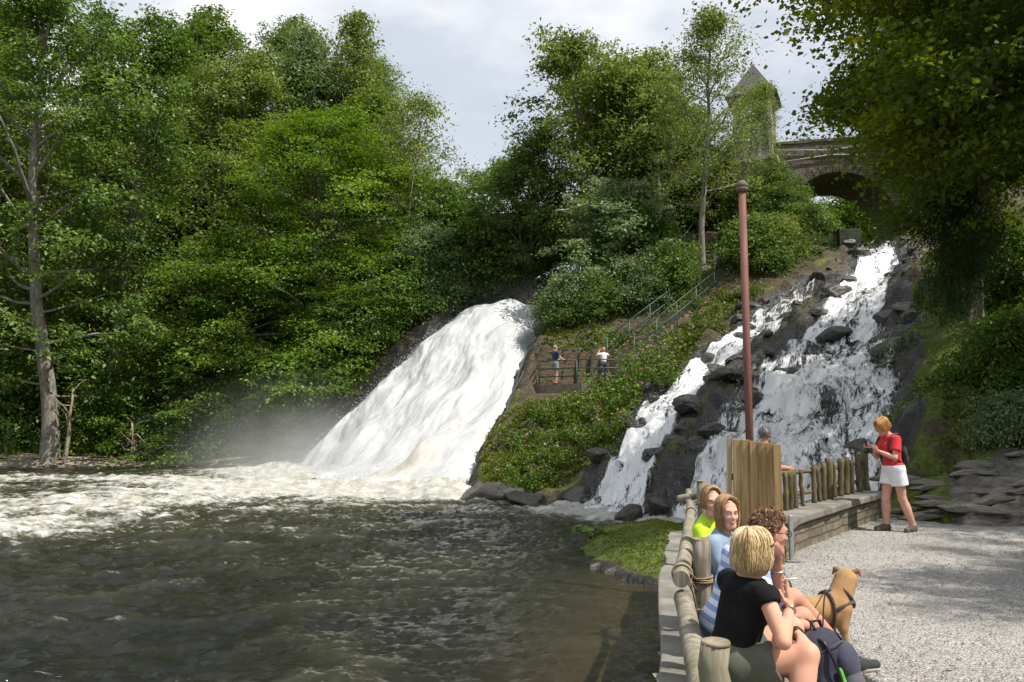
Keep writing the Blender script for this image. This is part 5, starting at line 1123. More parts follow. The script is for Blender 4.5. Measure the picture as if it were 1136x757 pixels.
def sdf_mesh(name, prims, vox, e=0, sub=(), wr=None, cuts=(), relax=1):
    lo = np.min([p.bounds(e)[0] for p in prims], 0) - 3 * vox; hi = np.max([p.bounds(e)[1] for p in prims], 0) + 3 * vox
    n = np.ceil((hi - lo) / vox).astype(int) + 1; ax = [lo[i] + vox * np.arange(n[i]) for i in range(3)]
    F = np.full(n, 1.0, np.float32)
    def blk(p, m):
        a, b = p.bounds(e); i0 = np.maximum(((a - m - lo) / vox).astype(int), 0); i1 = np.minimum(((b + m - lo) / vox).astype(int) + 2, n)
        return tuple(slice(i0[j], i1[j]) for j in range(3)), ax[0][i0[0]:i1[0], None, None], ax[1][None, i0[1]:i1[1], None], ax[2][None, None, i0[2]:i1[2]]
    for p in prims:
        s, X, Y, Z = blk(p, p.k + 2 * vox); d = p.dist(X, Y, Z, e).astype(np.float32); G = F[s]
        h = np.clip(.5 + .5 * (d - G) / p.k, 0, 1); F[s] = d * (1 - h) + G * h - p.k * h * (1 - h)
    for p in sub:
        s, X, Y, Z = blk(p, p.k + 2 * vox); d = -p.dist(X, Y, Z, 0).astype(np.float32); G = F[s]
        h = np.clip(.5 - .5 * (d - G) / p.k, 0, 1); F[s] = d * (1 - h) + G * h + p.k * h * (1 - h)
    for p, q in cuts: F = np.maximum(F, ((ax[0][:, None, None] - p[0]) * q[0] + (ax[1][None, :, None] - p[1]) * q[1] + (ax[2][None, None, :] - p[2]) * q[2]).astype(np.float32))
    if wr:
        i, j, k = np.nonzero(np.abs(F) < 3 * vox + wr[0]); F[i, j, k] -= (wr[0] * (.5 + .5 * ridge(ax[0][i] * wr[1], ax[1][j] * wr[1], ax[2][k] * wr[1] * (wr[2] if len(wr) > 2 else 1), 3))).astype(np.float32)
    S = F < 0; cnt = np.zeros(n - 1, np.int8)
    for a in (0, 1):
        for b in (0, 1):
            for c in (0, 1): cnt += S[a:n[0] - 1 + a, b:n[1] - 1 + b, c:n[2] - 1 + c]
    act = (cnt > 0) & (cnt < 8); I = np.argwhere(act); idx = np.full(n - 1, -1, np.int64); idx[act] = np.arange(len(I))
    cv = {(a, b, c): F[I[:, 0] + a, I[:, 1] + b, I[:, 2] + c] for a in (0, 1) for b in (0, 1) for c in (0, 1)}
    acc = np.zeros((len(I), 3)); m = np.zeros(len(I))
    for ca in cv:
        for d in range(3):
            if ca[d] == 0:
                cb = list(ca); cb[d] = 1; va, vb = cv[ca], cv[tuple(cb)]; cr = (va < 0) != (vb < 0); t = np.where(cr, va / (va - vb + 1e-12), 0)
                p = np.zeros((len(I), 3)); p += ca; p[:, d] += t; acc += p * cr[:, None]; m += cr
    V = (I + acc / np.maximum(m, 1)[:, None]) * vox + lo; Q = []
    for d in range(3):
        s0 = [slice(1, -1)] * 3; s1 = [slice(1, -1)] * 3; s0[d] = slice(0, n[d] - 1); s1[d] = slice(1, n[d])
        a, b = S[tuple(s0)], S[tuple(s1)]; E = np.argwhere(a != b); off = np.ones(3, int); off[d] = 0; E = E + off
        inside = S[E[:, 0], E[:, 1], E[:, 2]]; u, w = [(1, 2), (2, 0), (0, 1)][d]; du = np.zeros(3, int); dw = np.zeros(3, int); du[u] = 1; dw[w] = 1
        g = lambda o: idx[tuple((E - o).T)]
        q = np.stack([g(du + dw), g(dw), g(du * 0), g(du)], 1); q = np.where(inside[:, None], q, q[:, ::-1]); Q.append(q)
    Q = np.concatenate(Q); Q = Q[(Q >= 0).all(1)]
    for _ in range(relax):
        s = np.zeros_like(V); c = np.zeros(len(V))
        for i in range(4):
            np.add.at(s, Q[:, i], V[Q[:, (i + 1) % 4]]); np.add.at(c, Q[:, i], 1)
        V = V * .5 + .5 * s / np.maximum(c, 1)[:, None]
    return V, Q
def sdf_obj(name, prims, vox, m, parent, **kw):
    V, Q = sdf_mesh(name, prims, vox, **kw)
    if len(V) == 0: return None
    return link(name, np_mesh(name, V - np.array(parent.location), Q), m, parent)

SKIN = {}
def skin(c):
    if c not in SKIN:
        m = M_("skin"); v = m.coord("Object"); nz = m.noise(v, 9, 5); m.set(col=m.ramp(nz, [(.3, (c[0] * .86, c[1] * .76, c[2] * .74)), (.7, c)]), rough=.62, spec=.22)
        m.b.inputs["Subsurface Weight"].default_value = .12; m.b.inputs["Subsurface Radius"].default_value = (.010, .004, .002); m.b.inputs["Subsurface Scale"].default_value = 1
        m.bump(m.noise(v, 160, 3), .0006, .5); SKIN[c] = m.m
    return SKIN[c]
def cloth(name, c, c2=None, wave=None, b=.0015): return simple("cloth_" + name, c, c2 or tuple(x * .72 for x in c), .85, 14, b, sheen=.1)
def hair_mat(name, a, b, c):
    m = M_("hair_" + name); m.set(col=m.ramp(m.attr("tint"), [(0, a), (.5, b), (1, c)]), rough=.42, spec=.5); return m.m
HAIR = dict(blonde=hair_mat("blonde", (.14, .08, .035), (.50, .35, .17), (.86, .70, .44)), brown=hair_mat("brown", (.06, .028, .014), (.17, .085, .042), (.32, .18, .095)), honey=hair_mat("honey", (.18, .095, .04), (.36, .21, .10), (.52, .34, .18)),
            ginger=hair_mat("ginger", (.30, .12, .03), (.52, .25, .07), (.70, .40, .14)), grey=hair_mat("grey", (.09, .08, .075), (.22, .21, .20), (.42, .41, .39)), dark=hair_mat("dark", (.012, .009, .008), (.03, .02, .015), (.07, .05, .035)))
def hand(w, d, pn, thumb, s=1.0, curl=.35, spread=.1, curls=None, k=.006):
    d = nz_(d); pn = np.array(pn, float); pn = nz_(pn - d * pn.dot(d)); sd = np.cross(d, pn) * thumb     # sd points to the thumb side
    w = np.array(w, float); out = []; kn = [w + d * .088 * s + sd * (.030 - .020 * i) * s * 1.02 - d * (.002 * i * i) * s for i in range(4)]
    for i in range(4): out.append(RC(w + d * .012 * s + sd * (.013 - .009 * i) * s, kn[i], .0155 * s, .0108 * s, .012, 'hand'))
    for i in range(4):
        c = (curls[i] if curls else curl); L_ = (.072, .080, .075, .058)[i] * s; dd = nz_(d + sd * (.10 - .067 * i) * spread * 5); p = kn[i]; ang = c * .55
        for j, f in enumerate((.45, .30, .25)):
            v = dd * math.cos(ang) + pn * math.sin(ang); q = p + v * L_ * f; r0 = (.0092, .0083, .0075)[j] * s; out.append(RC(p, q, r0, r0 * .92, k * .5, 'hand')); p = q; ang += c * 1.0
    t0 = w + d * .022 * s + sd * .022 * s; t1 = t0 + nz_(d * .6 + sd * .75 + pn * .25) * .038 * s; t2 = t1 + nz_(d * .9 + sd * .25 + pn * .35) * .032 * s; t3 = t2 + nz_(d + pn * .4) * .024 * s
    out += [RC(t0, t1, .0150 * s, .0110 * s, .010, 'hand'), RC(t1, t2, .0105 * s, .0095 * s, .004, 'hand'), RC(t2, t3, .0095 * s, .0078 * s, .004, 'hand')]
    return out, kn
def head_prims(c, R, s=1.0, female=True, tagn='head'):
    L_ = lambda x, y, z: np.array(c) + R @ (np.array([x, y, z]) * s)
    j = .92 if female else 1.0
    P_ = [EL(L_(0, -.012, .030), (.073 * s, .090 * s, .088 * s), R, .02, tagn), EL(L_(0, .030, -.030), (.058 * s * j, .062 * s, .078 * s), R, .03, tagn), RC(L_(-.018 * j, .066, -.098), L_(.018 * j, .066, -.098), .019 * s, .019 * s, .025, tagn),
          RC(L_(-.052 * j, .0, -.055), L_(-.022, .060, -.092), .022 * s, .018 * s, .02, tagn), RC(L_(.052 * j, .0, -.055), L_(.022, .060, -.092), .022 * s, .018 * s, .02, tagn),
          RC(L_(0, .083, .018), L_(0, (.099 if female else .103), -.020), .0080 * s, .0110 * s, .009, tagn), EL(L_(-.010, .093, -.027), (.0085 * s,) * 3, R, .006, tagn), EL(L_(.010, .093, -.027), (.0085 * s,) * 3, R, .006, tagn),
          RC(L_(-.035, .070, .030), L_(.035, .070, .030), .014 * s, .014 * s, .015, tagn), EL(L_(-.038, .058, -.020), (.020 * s,) * 3, R, .02, tagn), EL(L_(.038, .058, -.020), (.020 * s,) * 3, R, .02, tagn),
          RC(L_(-.014, .083, -.054), L_(.014, .083, -.054), .0085 * s, .0085 * s, .010, tagn)]
    for sx in (-1, 1): P_ += [EL(L_(sx * .076, -.004, -.006), (.009 * s, .018 * s, .030 * s), R @ np.array(Matrix.Rotation(sx * .3, 3, 'Z')), .008, tagn)]
    S_ = [EL(L_(sx * .031, .092, .008), (.019 * s, .014 * s, .012 * s), R, .012) for sx in (-1, 1)] + [EL(L_(0, .098, -.0615), (.020 * s, .010 * s, .0028 * s), R, .003)]
    return P_, S_, L_
EYEW = simple("eye_white", (.75, .73, .70), None, .2, 10, 0); IRIS = simple("iris", (.05, .07, .09), None, .15, 10, 0); LIP = simple("lip", (.48, .20, .17), (.40, .16, .14), .45, 20, 0); BLACK = simple("black_plastic", (.012, .012, .014), None, .4, 10, 0)
def strands(L_, n, n0, rng, mode, col_seed=0, length=.20, back=1.0, r=.0042, curl=.0, face=.9):
    """hair as many tapering locks that start at the crown and follow the skull; L_ maps head space to world"""
    mb = MB(); tt = []
    A = np.array([.082, .100, .100])
    for i in range(n):
        if mode == 'short':
            z = rng.uniform(-.45, 1); a = rng.rand() * 2 * math.pi; q = math.sqrt(max(0, 1 - z * z)); p = np.array([q * math.cos(a), q * math.sin(a), z])
            if p[1] > .25 and z < .55 - 0 * p[1]: continue
            if p[1] > -.2 and z < -.05: continue
            b = p * A + [0, -.012, .030]; d = nz_(p + rng.normal(size=3) * .9 + np.array([0, .2, -.3])); pts = [b - p * .004]
            for k in range(5): d = nz_(d + rng.normal(size=3) * curl - p * .28 * k * .35); pts.append(pts[-1] + d * length / 5)
            pts = np.array(pts); rel = (pts - [0, -.012, .030]) / A; nn = np.linalg.norm(rel, axis=1, keepdims=True); pts = np.where(nn < 1.0, rel / nn * A + [0, -.012, .030], pts)
        else:
            # from the parting outwards; az measured from the face (+y)
            az = rng.uniform(-math.pi, math.pi); 
            if abs(az) < face * .62: az = math.copysign(face * .62 + rng.rand() * .35, az if az else 1)
            st = np.array([rng.normal() * .006, rng.uniform(-.05, .05), 0]); dirx, diry = math.sin(az), math.cos(az); out = .99 + .11 * rng.rand() ** 1.5; tw = rng.normal() * .22; az0 = az; pts = []
            lenf = length * (1 - (.42 * rng.rand() ** 1.5)) * (1.0 if abs(az) > 1.2 else .92)
            for k in range(11):
                s_ = k / 10 * (lenf + .14); th = s_ / .115; az = az0 + tw * (k / 10) ** 1.5; dirx, diry = math.sin(az), math.cos(az)
                if th < 1.62: q = np.array([dirx * math.sin(th) * A[0] * 1.0, diry * math.sin(th) * A[1] * .99, math.cos(th) * A[2]]) * out + [0, -.012, .030]
                else:
                    g = s_ - 1.62 * .115; sw = (.93 if mode == 'long' else 1.0) + .10 * math.sin(min(g / .12, 1) * 3.1) - (.25 * max(0, g - length * .55) / .1 if mode == 'bob' else .0)
                    q = np.array([dirx * A[0] * 1.0 * sw, diry * A[1] * .99 * sw, 0]) * out + [0, -.012, .030]; q[2] -= g + .004; 
                    if mode == 'long' and diry > 0: q[1] *= 1.0
                pts.append(q + (st * (1 - k / 10)) + rng.normal(size=3) * (.0008 + .0022 * (k / 10) ** 2))
            pts = np.array(pts)
        W = np.array([L_(*p) for p in pts]); t = np.linspace(0, 1, len(W)); rr = r * (.75 + .5 * rng.rand()) * (1 - .75 * t ** 2); f0 = len(mb.F)
        mb.tube(W, rr, 4, cap=False); tt += [np.clip(.5 + .55 * float(noise3(pts[2][0] * 60, pts[2][1] * 60, pts[-1][2] * 10)) + rng.normal() * .18, 0, 1)] * (len(mb.F) - f0)
    return mb, tt
def hair_obj(parent, mat, L_, R, c, s, mode, seed, n=500, length=.2, curl=.5, r=.0042, vox=.008, face=.9, strandy=True):
    rng = rs(seed); cap = [EL(L_(0, -.020, .034), (.079 * s, .094 * s, .093 * s), R, .02)]
    if mode in ('bob', 'long'):
        cap += [EL(L_(0, -.040, -.02), (.076 * s, .070 * s, .080 * s), R, .03)]
        if mode == 'long': cap += [RC(L_(0, -.06, 0), L_(0, -.075, -length * .8), .070 * s, .045 * s, .04)]
    fwd = R[:, 1]; up = R[:, 2]; cut = nz_(fwd * 1.0 - up * (.75 if mode == 'short' else .55))
    for p in cap: p.cuts = [(L_(0, .050 if mode == 'short' else .040, .062), cut)]
    if mode == 'short':
        for p in cap: p.cuts.append((L_(0, -.02, -.045), nz_(-up + fwd * .5)))
    V, Q = sdf_mesh('hair', cap, vox); V = V - np.array(parent.location)
    if not strandy: return link('hair', np_mesh('hair', V, Q, attrs=dict(tint=('FACE', np.clip(.45 + .3 * rng.normal(size=len(Q)), 0, 1)))), mat, parent)
    mb, tt = strands(L_, n, 0, rng, mode, length=length, curl=curl, r=r, face=face)
    SV = np.concatenate(mb.V) - np.array(parent.location); SF = np.array(mb.F); F = np.concatenate([Q, SF + len(V)])
    tint = np.r_[np.full(len(Q), .32), tt]
    return link('hair', np_mesh('hair', np.concatenate([V, SV]), F, attrs=dict(tint=('FACE', tint))), mat, parent)

def person(label, cat, root, J, skc=(.55, .33, .24), female=True, top=None, bottom=None, shoes=None, hair=None, vox=.008, s=1.0, fat=1.0, face=True, group=None, hands=None, socks=None, headshape=1.0):
    t = thing('person', label, cat, root, 0, group); J = {k: np.array(v, float) for k, v in J.items()}
    fw = nz_(J['fw']); up = nz_(J['neck'] - J['pelvis']); T = frame(fw, up); right = T[:, 0]
    sm = (J['shR'] + J['shL']) / 2; pel = J['pelvis']; neck = J['neck']; ln = np.linalg.norm(neck - pel)
    chest = pel + (neck - pel) * .66; waist = pel + (neck - pel) * .36; w = (.92 if female else 1.06) * s
    hd = [RC(neck - up * .03 * s, J['head'] - (J['hu'] if 'hu' in J else up) * .05 * s - nz_(J['hf']) * .015, .054 * s * w, .050 * s * w, .025, 'neck')]
    bulk = [EL(chest, (.150 * w * fat, .098 * w * fat, max(.16, ln * .36)), T, .04, 'torso'), EL(waist, (.128 * w * fat, .090 * s * fat, .14 * s), T, .05, 'torso'), EL(pel + up * .01, (.160 * s * (1.04 if female else .97) * fat, .112 * s * fat, .125 * s), frame(fw, (0, 0, 1) if J.get('sit') is None else up), .05, 'pelvis'),
            RC(J['shR'] + (sm - J['shR']) * .12, J['shL'] + (sm - J['shL']) * .12, .055 * w, .055 * w, .05, 'torso'), RC(neck - up * .06 * s, neck, .075 * w, .055 * w, .04, 'torso')]
    if female: bulk += [EL(chest + fw * .075 * s * fat + right * sx * .07 * s - up * .0, (.062 * s, .060 * s, .062 * s), T, .03, 'torso') for sx in (-1, 1)]
    arms = []; legs = []; feet = []; hands = hands or {}
    for sd in 'RL':
        sh, el, wr = J['sh' + sd], J['el' + sd], J['wr' + sd]; a = (.90 if female else 1.08) * s * (fat ** .5)
        arms += [RC(sh, el, .050 * a, .038 * a, .03, 'up' + sd, mid=.002), RC(el, wr, .040 * a, .0265 * a, .02, 'fo' + sd, mid=.005 * a)]
        hp, kn, an = J['hip' + sd], J['kn' + sd], J['an' + sd]; b = s * (fat ** .6) * (1.03 if female else 1.0)
        legs += [RC(hp, kn, .086 * b, .053 * b, .04, 'th' + sd), RC(kn, an, .053 * b, .034 * b, .025, 'ca' + sd, mid=.010 * b)]
        hv = nz_(J['toe' + sd] - an); cb = nz_(np.cross(np.cross(kn - an, hv), kn - an)); legs.append(EL(kn + (an - kn) * .30 - cb * .020 * b, (.044 * b, .044 * b, .10 * b), frame(hv, kn - an), .03, 'ca' + sd))
        toe = J['toe' + sd]; heel = an - hv * [1, 1, 0] * .035 * s; heel[2] = min(an[2], toe[2] + .03) - .02; feet += [RC(heel, toe, .030 * s, .022 * s, .02, 'foot' + sd), RC(an, (heel + toe) / 2 + [0, 0, .01], .034 * s, .030 * s, .03, 'foot' + sd)]
        h = hands.get(sd, {}); dflt = nz_(wr - el); hp_, kn_ = hand(wr, h.get('d', dflt), h.get('pn', -right if sd == 'R' else right), h.get('th', 1 if sd == 'R' else -1), s * .98, h.get('curl', .5), curls=h.get('curls'))
        if vox > .012: hp_ = [RC(wr, wr + nz_(h.get('d', dflt)) * .15 * s, .030 * s, .020 * s, .02, 'hand')]
        arms += hp_; J['kn_' + sd] = kn_
    R = frame(J['hf'], J['hu'] if 'hu' in J else up); hp2, hs, L_ = head_prims(J['head'], R, s * headshape, female)
    sk = skin(skc); shr = []
    body = sdf_obj('body', bulk + hd + arms + legs + feet + hp2, vox, sk, t, sub=hs if vox < .012 else ())
    if face:
        for sx in (-1, 1):
            e = MB().ball(L_(sx * .031, .0690, .009), .0122 * s, 12, 8).build('eye', EYEW, t); MB().ball(L_(sx * .031, .0770, .0085), .0066 * s, 8, 6).build('iris', IRIS, e).parent = e
            bpy.data.objects[e.children[0].name].data.transform(Matrix.Translation([0, 0, 0])); e.children[0].location = (0, 0, 0)
            lid = MB(); lid.tube([L_(sx * .018, .082, .015), L_(sx * .031, .0865, .0195), L_(sx * .046, .076, .014)], [.002, .0032, .002], 5).build('eyelid', sk, t)
            MB().tube([L_(sx * .016, .088, .028), L_(sx * .032, .089, .034), L_(sx * .050, .074, .028)], [.0028, .0034, .0015], 5).build('eyebrow', hair['mat'] if hair else BLACK, t)
        MB().tube([L_(-.022, .084, -.060), L_(-.008, .0945, -.0575), L_(0, .0945, -.0585), L_(.008, .0945, -.0575), L_(.022, .084, -.060)], [.001, .0042, .0038, .0042, .001], 6).tube([L_(-.019, .084, -.063), L_(0, .0935, -.0665), L_(.019, .084, -.063)], [.001, .0052, .001], 6).build('lips', LIP, t)
    if top:
        pr = []; e = top.get('e', .010)
        hem = pel + up * top.get('hem', -.03); neckcut = (neck - up * top.get('neckdrop', .00) + fw * .0, nz_(up + fw * top.get('neckslope', .35)))
        for p in bulk + hd[:0]:
            pr.append(Prim(p.t, p.k, [(hem, -up), neckcut], p.tag, **p.q))
        for sd in 'RL':
            sh, el, wr = J['sh' + sd], J['el' + sd], J['wr' + sd]; f = top.get('sleeve', .5); d = el - sh; fl = top.get('flare', .012)
            if f <= 1: pr.append(RC(sh, sh + d * (f + .12), .052 * s * (.9 if female else 1.08), .046 * s * (.95 if female else 1.08) + fl, .03, 'sl', [(sh + d * f, nz_(d))]))
            else: pr += [RC(sh, el, .052 * s, .045 * s, .03, 'sl'), RC(el, wr, .044 * s, .036 * s, .02, 'sl', [(wr - nz_(wr - el) * .01, nz_(wr - el))])]
        sdf_obj(top.get('name', 'shirt'), pr, vox, top['mat'], t, e=e, wr=(top.get('wr', .005), top.get('wf', 11), .6))
    if bottom:
        pr = [Prim(p.t, p.k, [(pel + up * bottom.get('waist', .11), up)], p.tag, **p.q) for p in bulk if p.tag == 'pelvis' or p is bulk[1]]
        for sd in 'RL':
            hp, kn, an = J['hip' + sd], J['kn' + sd], J['an' + sd]; f = bottom.get('leg', .5); b = s * (fat ** .6); fl = bottom.get('flare', .012)
            if f <= 1: d = kn - hp; pr.append(RC(hp, hp + d * (f + .1), .090 * b, .074 * b + fl, .03, 'tl', [(hp + d * f, nz_(d))]))
            else: pr += [RC(hp, kn, .090 * b, .062 * b, .03, 'tl'), RC(kn, an, .060 * b, .046 * b, .03, 'tl', [(an + nz_(kn - an) * .02, nz_(an - kn))])]
        sdf_obj(bottom.get('name', 'shorts'), pr, vox, bottom['mat'], t, e=bottom.get('e', .011), wr=(.009, 8, .7))
    if shoes:
        for sd in 'RL':
            fp = [p for p in feet if p.tag == 'foot' + sd]; an = J['an' + sd]
            o = sdf_obj('shoe', [Prim(p.t, p.k, [(an + [0, 0, .015], np.array([0, 0, 1.0]))], p.tag, **p.q) for p in fp], min(vox, .012), shoes['mat'], t, e=.010, cuts=[((0, 0, min(J['toe' + sd][2] - .034, an[2] - .07)), (0, 0, -1))] if False else ())
            if shoes.get('sole') and o:
                a_, b_ = fp[0].q['a'] - [0, 0, .024], fp[0].q['b'] - [0, 0, .016]; so_ = sdf_obj('sole', [RC(a_, b_, .034 * s, .032 * s, .01)], min(vox, .010), shoes['sole'], t, cuts=[((a_[0], a_[1], a_[2] + .004), tuple(nz_(np.cross(b_ - a_, np.cross((0, 0, 1.), b_ - a_)))))])
            if socks: sdf_obj('sock', [RC(an - [0, 0, .02], an + nz_(J['kn' + sd] - an) * .06, .036 * s, .040 * s, .01)], min(vox, .010), socks, t)
    if hair: hair_obj(t, hair['mat'], L_, R, J['head'], s, hair['mode'], hair.get('seed', 1), hair.get('n', 500), hair.get('length', .2), hair.get('curl', .5), hair.get('r', .0042), max(.007, vox), hair.get('face', .9), vox < .012)
    return t, J, L_, R
def stand(x, y, z, yaw, h=1.7, legspread=.09, lean=0, elR=None, wrR=None, elL=None, wrL=None, hf=None, headoff=(0, 0, 0)):
    """joints of a standing figure; local x right, y forward, given in metres for 1.7 m"""
    k = h / 1.7; c, s = math.cos(yaw), math.sin(yaw); W = lambda v: np.array([x + (v[0] * c - v[1] * s) * k, y + (v[0] * s + v[1] * c) * k, z + v[2] * k]); D = lambda v: np.array([v[0] * c - v[1] * s, v[0] * s + v[1] * c, v[2]])
    l = legspread
    J = dict(pelvis=W((0, 0, .93)), neck=W((0, lean, 1.43)), head=W((headoff[0], lean + .02 + headoff[1], 1.575 + headoff[2])), fw=D((0, 1, 0)), hf=D(hf or (0, 1, -.05)),
             shR=W((.17, lean, 1.37)), shL=W((-.17, lean, 1.37)), elR=W(elR or (.22, -.03 + lean, 1.09)), wrR=W(wrR or (.22, .05 + lean, .85)), elL=W(elL or (-.22, -.03 + lean, 1.09)), wrL=W(wrL or (-.22, .05 + lean, .85)),
             hipR=W((.09, 0, .90)), hipL=W((-.09, 0, .90)), knR=W((l, .02, .48)), knL=W((-l, .03, .48)), anR=W((l, -.02, .09)), anL=W((-l, -.01, .09)), toeR=W((l + .02, .15, .035)), toeL=W((-l - .02, .15, .035)), hu=D((0, 0, 1)))
    return J, W, D
# ------------------------------------------------------------------ bench and the seated group
bn = thing('stone_bench', "low concrete bench along the log fence under the seated group", 'bench', (1.05, 4.6, 0))
MB().prism([(.92, 3.45), (1.24, 3.38), (1.92, 6.75), (1.60, 6.85)], .24, .31).build('seat', CONC, bn, bevel=.012)
for y in (3.8, 4.9, 6.2): x = 1.08 + (y - 3.45) * .205; MB().box((x, y, .12), (.26, .22, .24), rz=-.2).build('support', WALLST, bn)
# blonde woman, nearest
Jw = dict(pelvis=(1.07, 4.02, .43), neck=(1.175, 4.03, .835), head=(1.19, 4.00, .955), fw=(.93, .32, 0), hf=(.84, .50, -.10), hu=(.06, -.04, 1), sit=1,
          shR=(1.205, 3.87, .775), shL=(1.12, 4.19, .785), elR=(1.245, 3.76, .595), wrR=(1.325, 3.90, .715), elL=(1.36, 4.20, .60), wrL=(1.395, 3.97, .565),
          hipR=(1.10, 3.93, .42), hipL=(1.07, 4.12, .42), knR=(1.375, 3.82, .525), knL=(1.44, 4.20, .55), anR=(1.27, 3.72, .12), anL=(1.46, 4.20, .11), toeR=(1.40, 3.68, .05), toeL=(1.60, 4.24, .05))
tw_, J1, L1, R1 = person("blonde woman in a black top and olive shorts, seated nearest with a cigarette raised", 'person', (1.15, 4.0, 0), Jw, skc=(.64, .36, .25), fat=1.0, vox=.0058, s=.92,
    top=dict(mat=simple("cloth_black", (.010, .010, .011), (.006, .006, .007), .92, 14, .0015, spec=.2), sleeve=.14, neckdrop=.018, neckslope=-.10, e=.009, flare=.0, wr=.010, wf=8, hem=.02, name='top'), bottom=dict(mat=cloth('olive', (.095, .105, .075)), leg=.52, flare=.010, waist=.08),
    shoes=dict(mat=cloth('sandal', (.03, .025, .02))), hair=dict(mat=HAIR['blonde'], mode='bob', n=2600, length=.165, seed=3, r=.0026), 
    hands=dict(R=dict(d=(.02, .02, 1), pn=(-.75, .60, .1), th=1, curls=(.12, .15, .5, .65)), L=dict(d=(.35, -.75, -.55), pn=(-.1, .35, -.9), th=-1, curl=.35)))
WATCHM = simple("watch_metal", (.62, .62, .62), None, .25, 10, 0, metal=.9); WFACE = simple("watch_face", (.85, .85, .82), None, .2, 10, 0)
def bracelet(J, sd, at, r, m, parent, nm='bracelet', n=1, wd=.004, face=False):
    a, b = J['el' + sd], J['wr' + sd]; d = nz_(b - a); u = nz_(np.cross(d, (0, .2, 1))); v = np.cross(d, u)
    for j in range(n):
        c = b - d * (at + j * .012); mb = MB(); mb.tube([c + (u * math.cos(q) + v * math.sin(q)) * r for q in np.linspace(0, 2 * math.pi, 19)], wd, 6, cap=False); o = mb.build(nm, m, parent)
    if face: f = nz_(np.array([.1, -1, .1]) - d * d.dot([.1, -1, .1])); MB().tube([c + f * (r - .002), c + f * (r + .007)], [.016, .015], 14).build('dial', WATCHM, o, ).parent = o; MB().tube([c + f * (r + .006), c + f * (r + .008)], [.012, .012], 14).build('dial_face', WFACE, o).parent = o; [setattr(q, 'location', (0, 0, 0)) for q in o.children]
    return o
def fixsub(o):
    """parts built in world space under a part: bring them into the thing's space"""
    root = o.parent
    for q in o.children: q.data.transform(Matrix.Translation([-v for v in root.location]))
bracelet(J1, 'R', .012, .030, WATCHM, tw_, 'watch', wd=.0055, face=True)
bracelet(J1, 'L', .02, .031, BLACK, tw_, 'bracelet', 3, .003)
MB().tube([L1(.083, .01, .052), L1(.086, .055, .055), L1(.045, .088, .078), L1(0, .098, .088), L1(-.045, .088, .078), L1(-.086, .055, .055), L1(-.083, .01, .052)], .004, 5).build('sunglasses', BLACK, tw_)
PAPER = simple("cigarette_paper", (.80, .79, .76), None, .8, 20, 0)
c = J1['kn_R'][0] + nz_([-.05, .05, 1]) * .055; tag(MB().tube([c + [-.012, -.004, 0], c + [.045, -.020, .010]], .0042, 8).build('cigarette', PAPER, None), "cigarette held up between the fingers of the blonde woman", 'cigarette')
# man with glasses
Jm = dict(pelvis=(1.22, 4.72, .42), neck=(1.385, 4.68, .835), head=(1.462, 4.58, .975), fw=(.97, .2, 0), hf=(.96, .16, -.14), hu=(.16, 0, 1), sit=1,
          shR=(1.335, 4.47, .765), shL=(1.335, 4.86, .80), elR=(1.345, 4.33, .555), wrR=(1.60, 4.42, .50), elL=(1.54, 4.76, .58), wrL=(1.525, 4.66, .775),
          hipR=(1.26, 4.60, .40), hipL=(1.23, 4.80, .40), knR=(1.64, 4.62, .50), knL=(1.72, 4.98, .53), anR=(2.00, 4.80, .12), anL=(2.12, 5.22, .12), toeR=(2.20, 4.84, .045), toeL=(2.33, 5.27, .05))
SM = M_("striped_shirt"); v = SM.coord("Object"); sp = SM.n("ShaderNodeSeparateXYZ"); SM.l(v, sp.inputs[0]); st_ = SM.math('SINE', SM.math('MULTIPLY', SM.math('ADD', sp.outputs[2], SM.math('MULTIPLY', sp.outputs[0], .45)), 92.0))
SM.set(col=SM.ramp(SM.math('MULTIPLY', SM.math('ADD', st_, 1), .5), [(.42, (.62, .66, .78)), (.55, (.22, .31, .56))]), rough=.85); SM = SM.m
tm_, J2, L2, R2 = person("man with curly brown hair and glasses in a blue striped shirt, hand at mouth", 'person', (1.4, 4.7, 0), Jm, skc=(.58, .31, .22), female=False, vox=.0066, s=1.0,
    top=dict(mat=SM, sleeve=.55, neckdrop=-.01, e=.014, wr=.010, wf=8, hem=-.03), bottom=dict(mat=cloth('denim', (.045, .075, .12)), leg=.80, flare=.014), shoes=dict(mat=cloth('sneaker', (.028, .028, .030)), sole=cloth('sole', (.50, .47, .40))), socks=cloth('sock_dark', (.02, .02, .022)),
    hair=dict(mat=HAIR['brown'], mode='short', n=1500, length=.045, curl=.9, seed=5, r=.0038), hands=dict(R=dict(d=(.75, .05, -.6), pn=(-.2, -.3, -.9), th=-1, curl=.6), L=dict(d=(-.0, -.25, 1), pn=(-.95, -.1, .1), th=-1, curl=.75)))
bracelet(J2, 'L', .02, .034, WATCHM, tm_, 'watch', wd=.006, face=False); bracelet(J2, 'R', .01, .034, BLACK, tm_, 'bracelet', 1, .004); bracelet(J2, 'R', .075, .038, BLACK, tm_, 'bracelet', 1, .0035)
gl = MB()
for sx in (-1, 1):
    gl.tube([L2(sx * (.033 + .024 * math.cos(a)), .100, .010 + .016 * math.sin(a)) for a in np.linspace(0, 2 * math.pi, 13)], .0022, 5, cap=False); gl.tube([L2(sx * .057, .099, .014), L2(sx * .080, .06, .014), L2(sx * .082, 0, .010)], .0024, 5)
gl.tube([L2(-.010, .101, .014), L2(.010, .101, .014)], .0022, 5).build('glasses', BLACK, tm_)
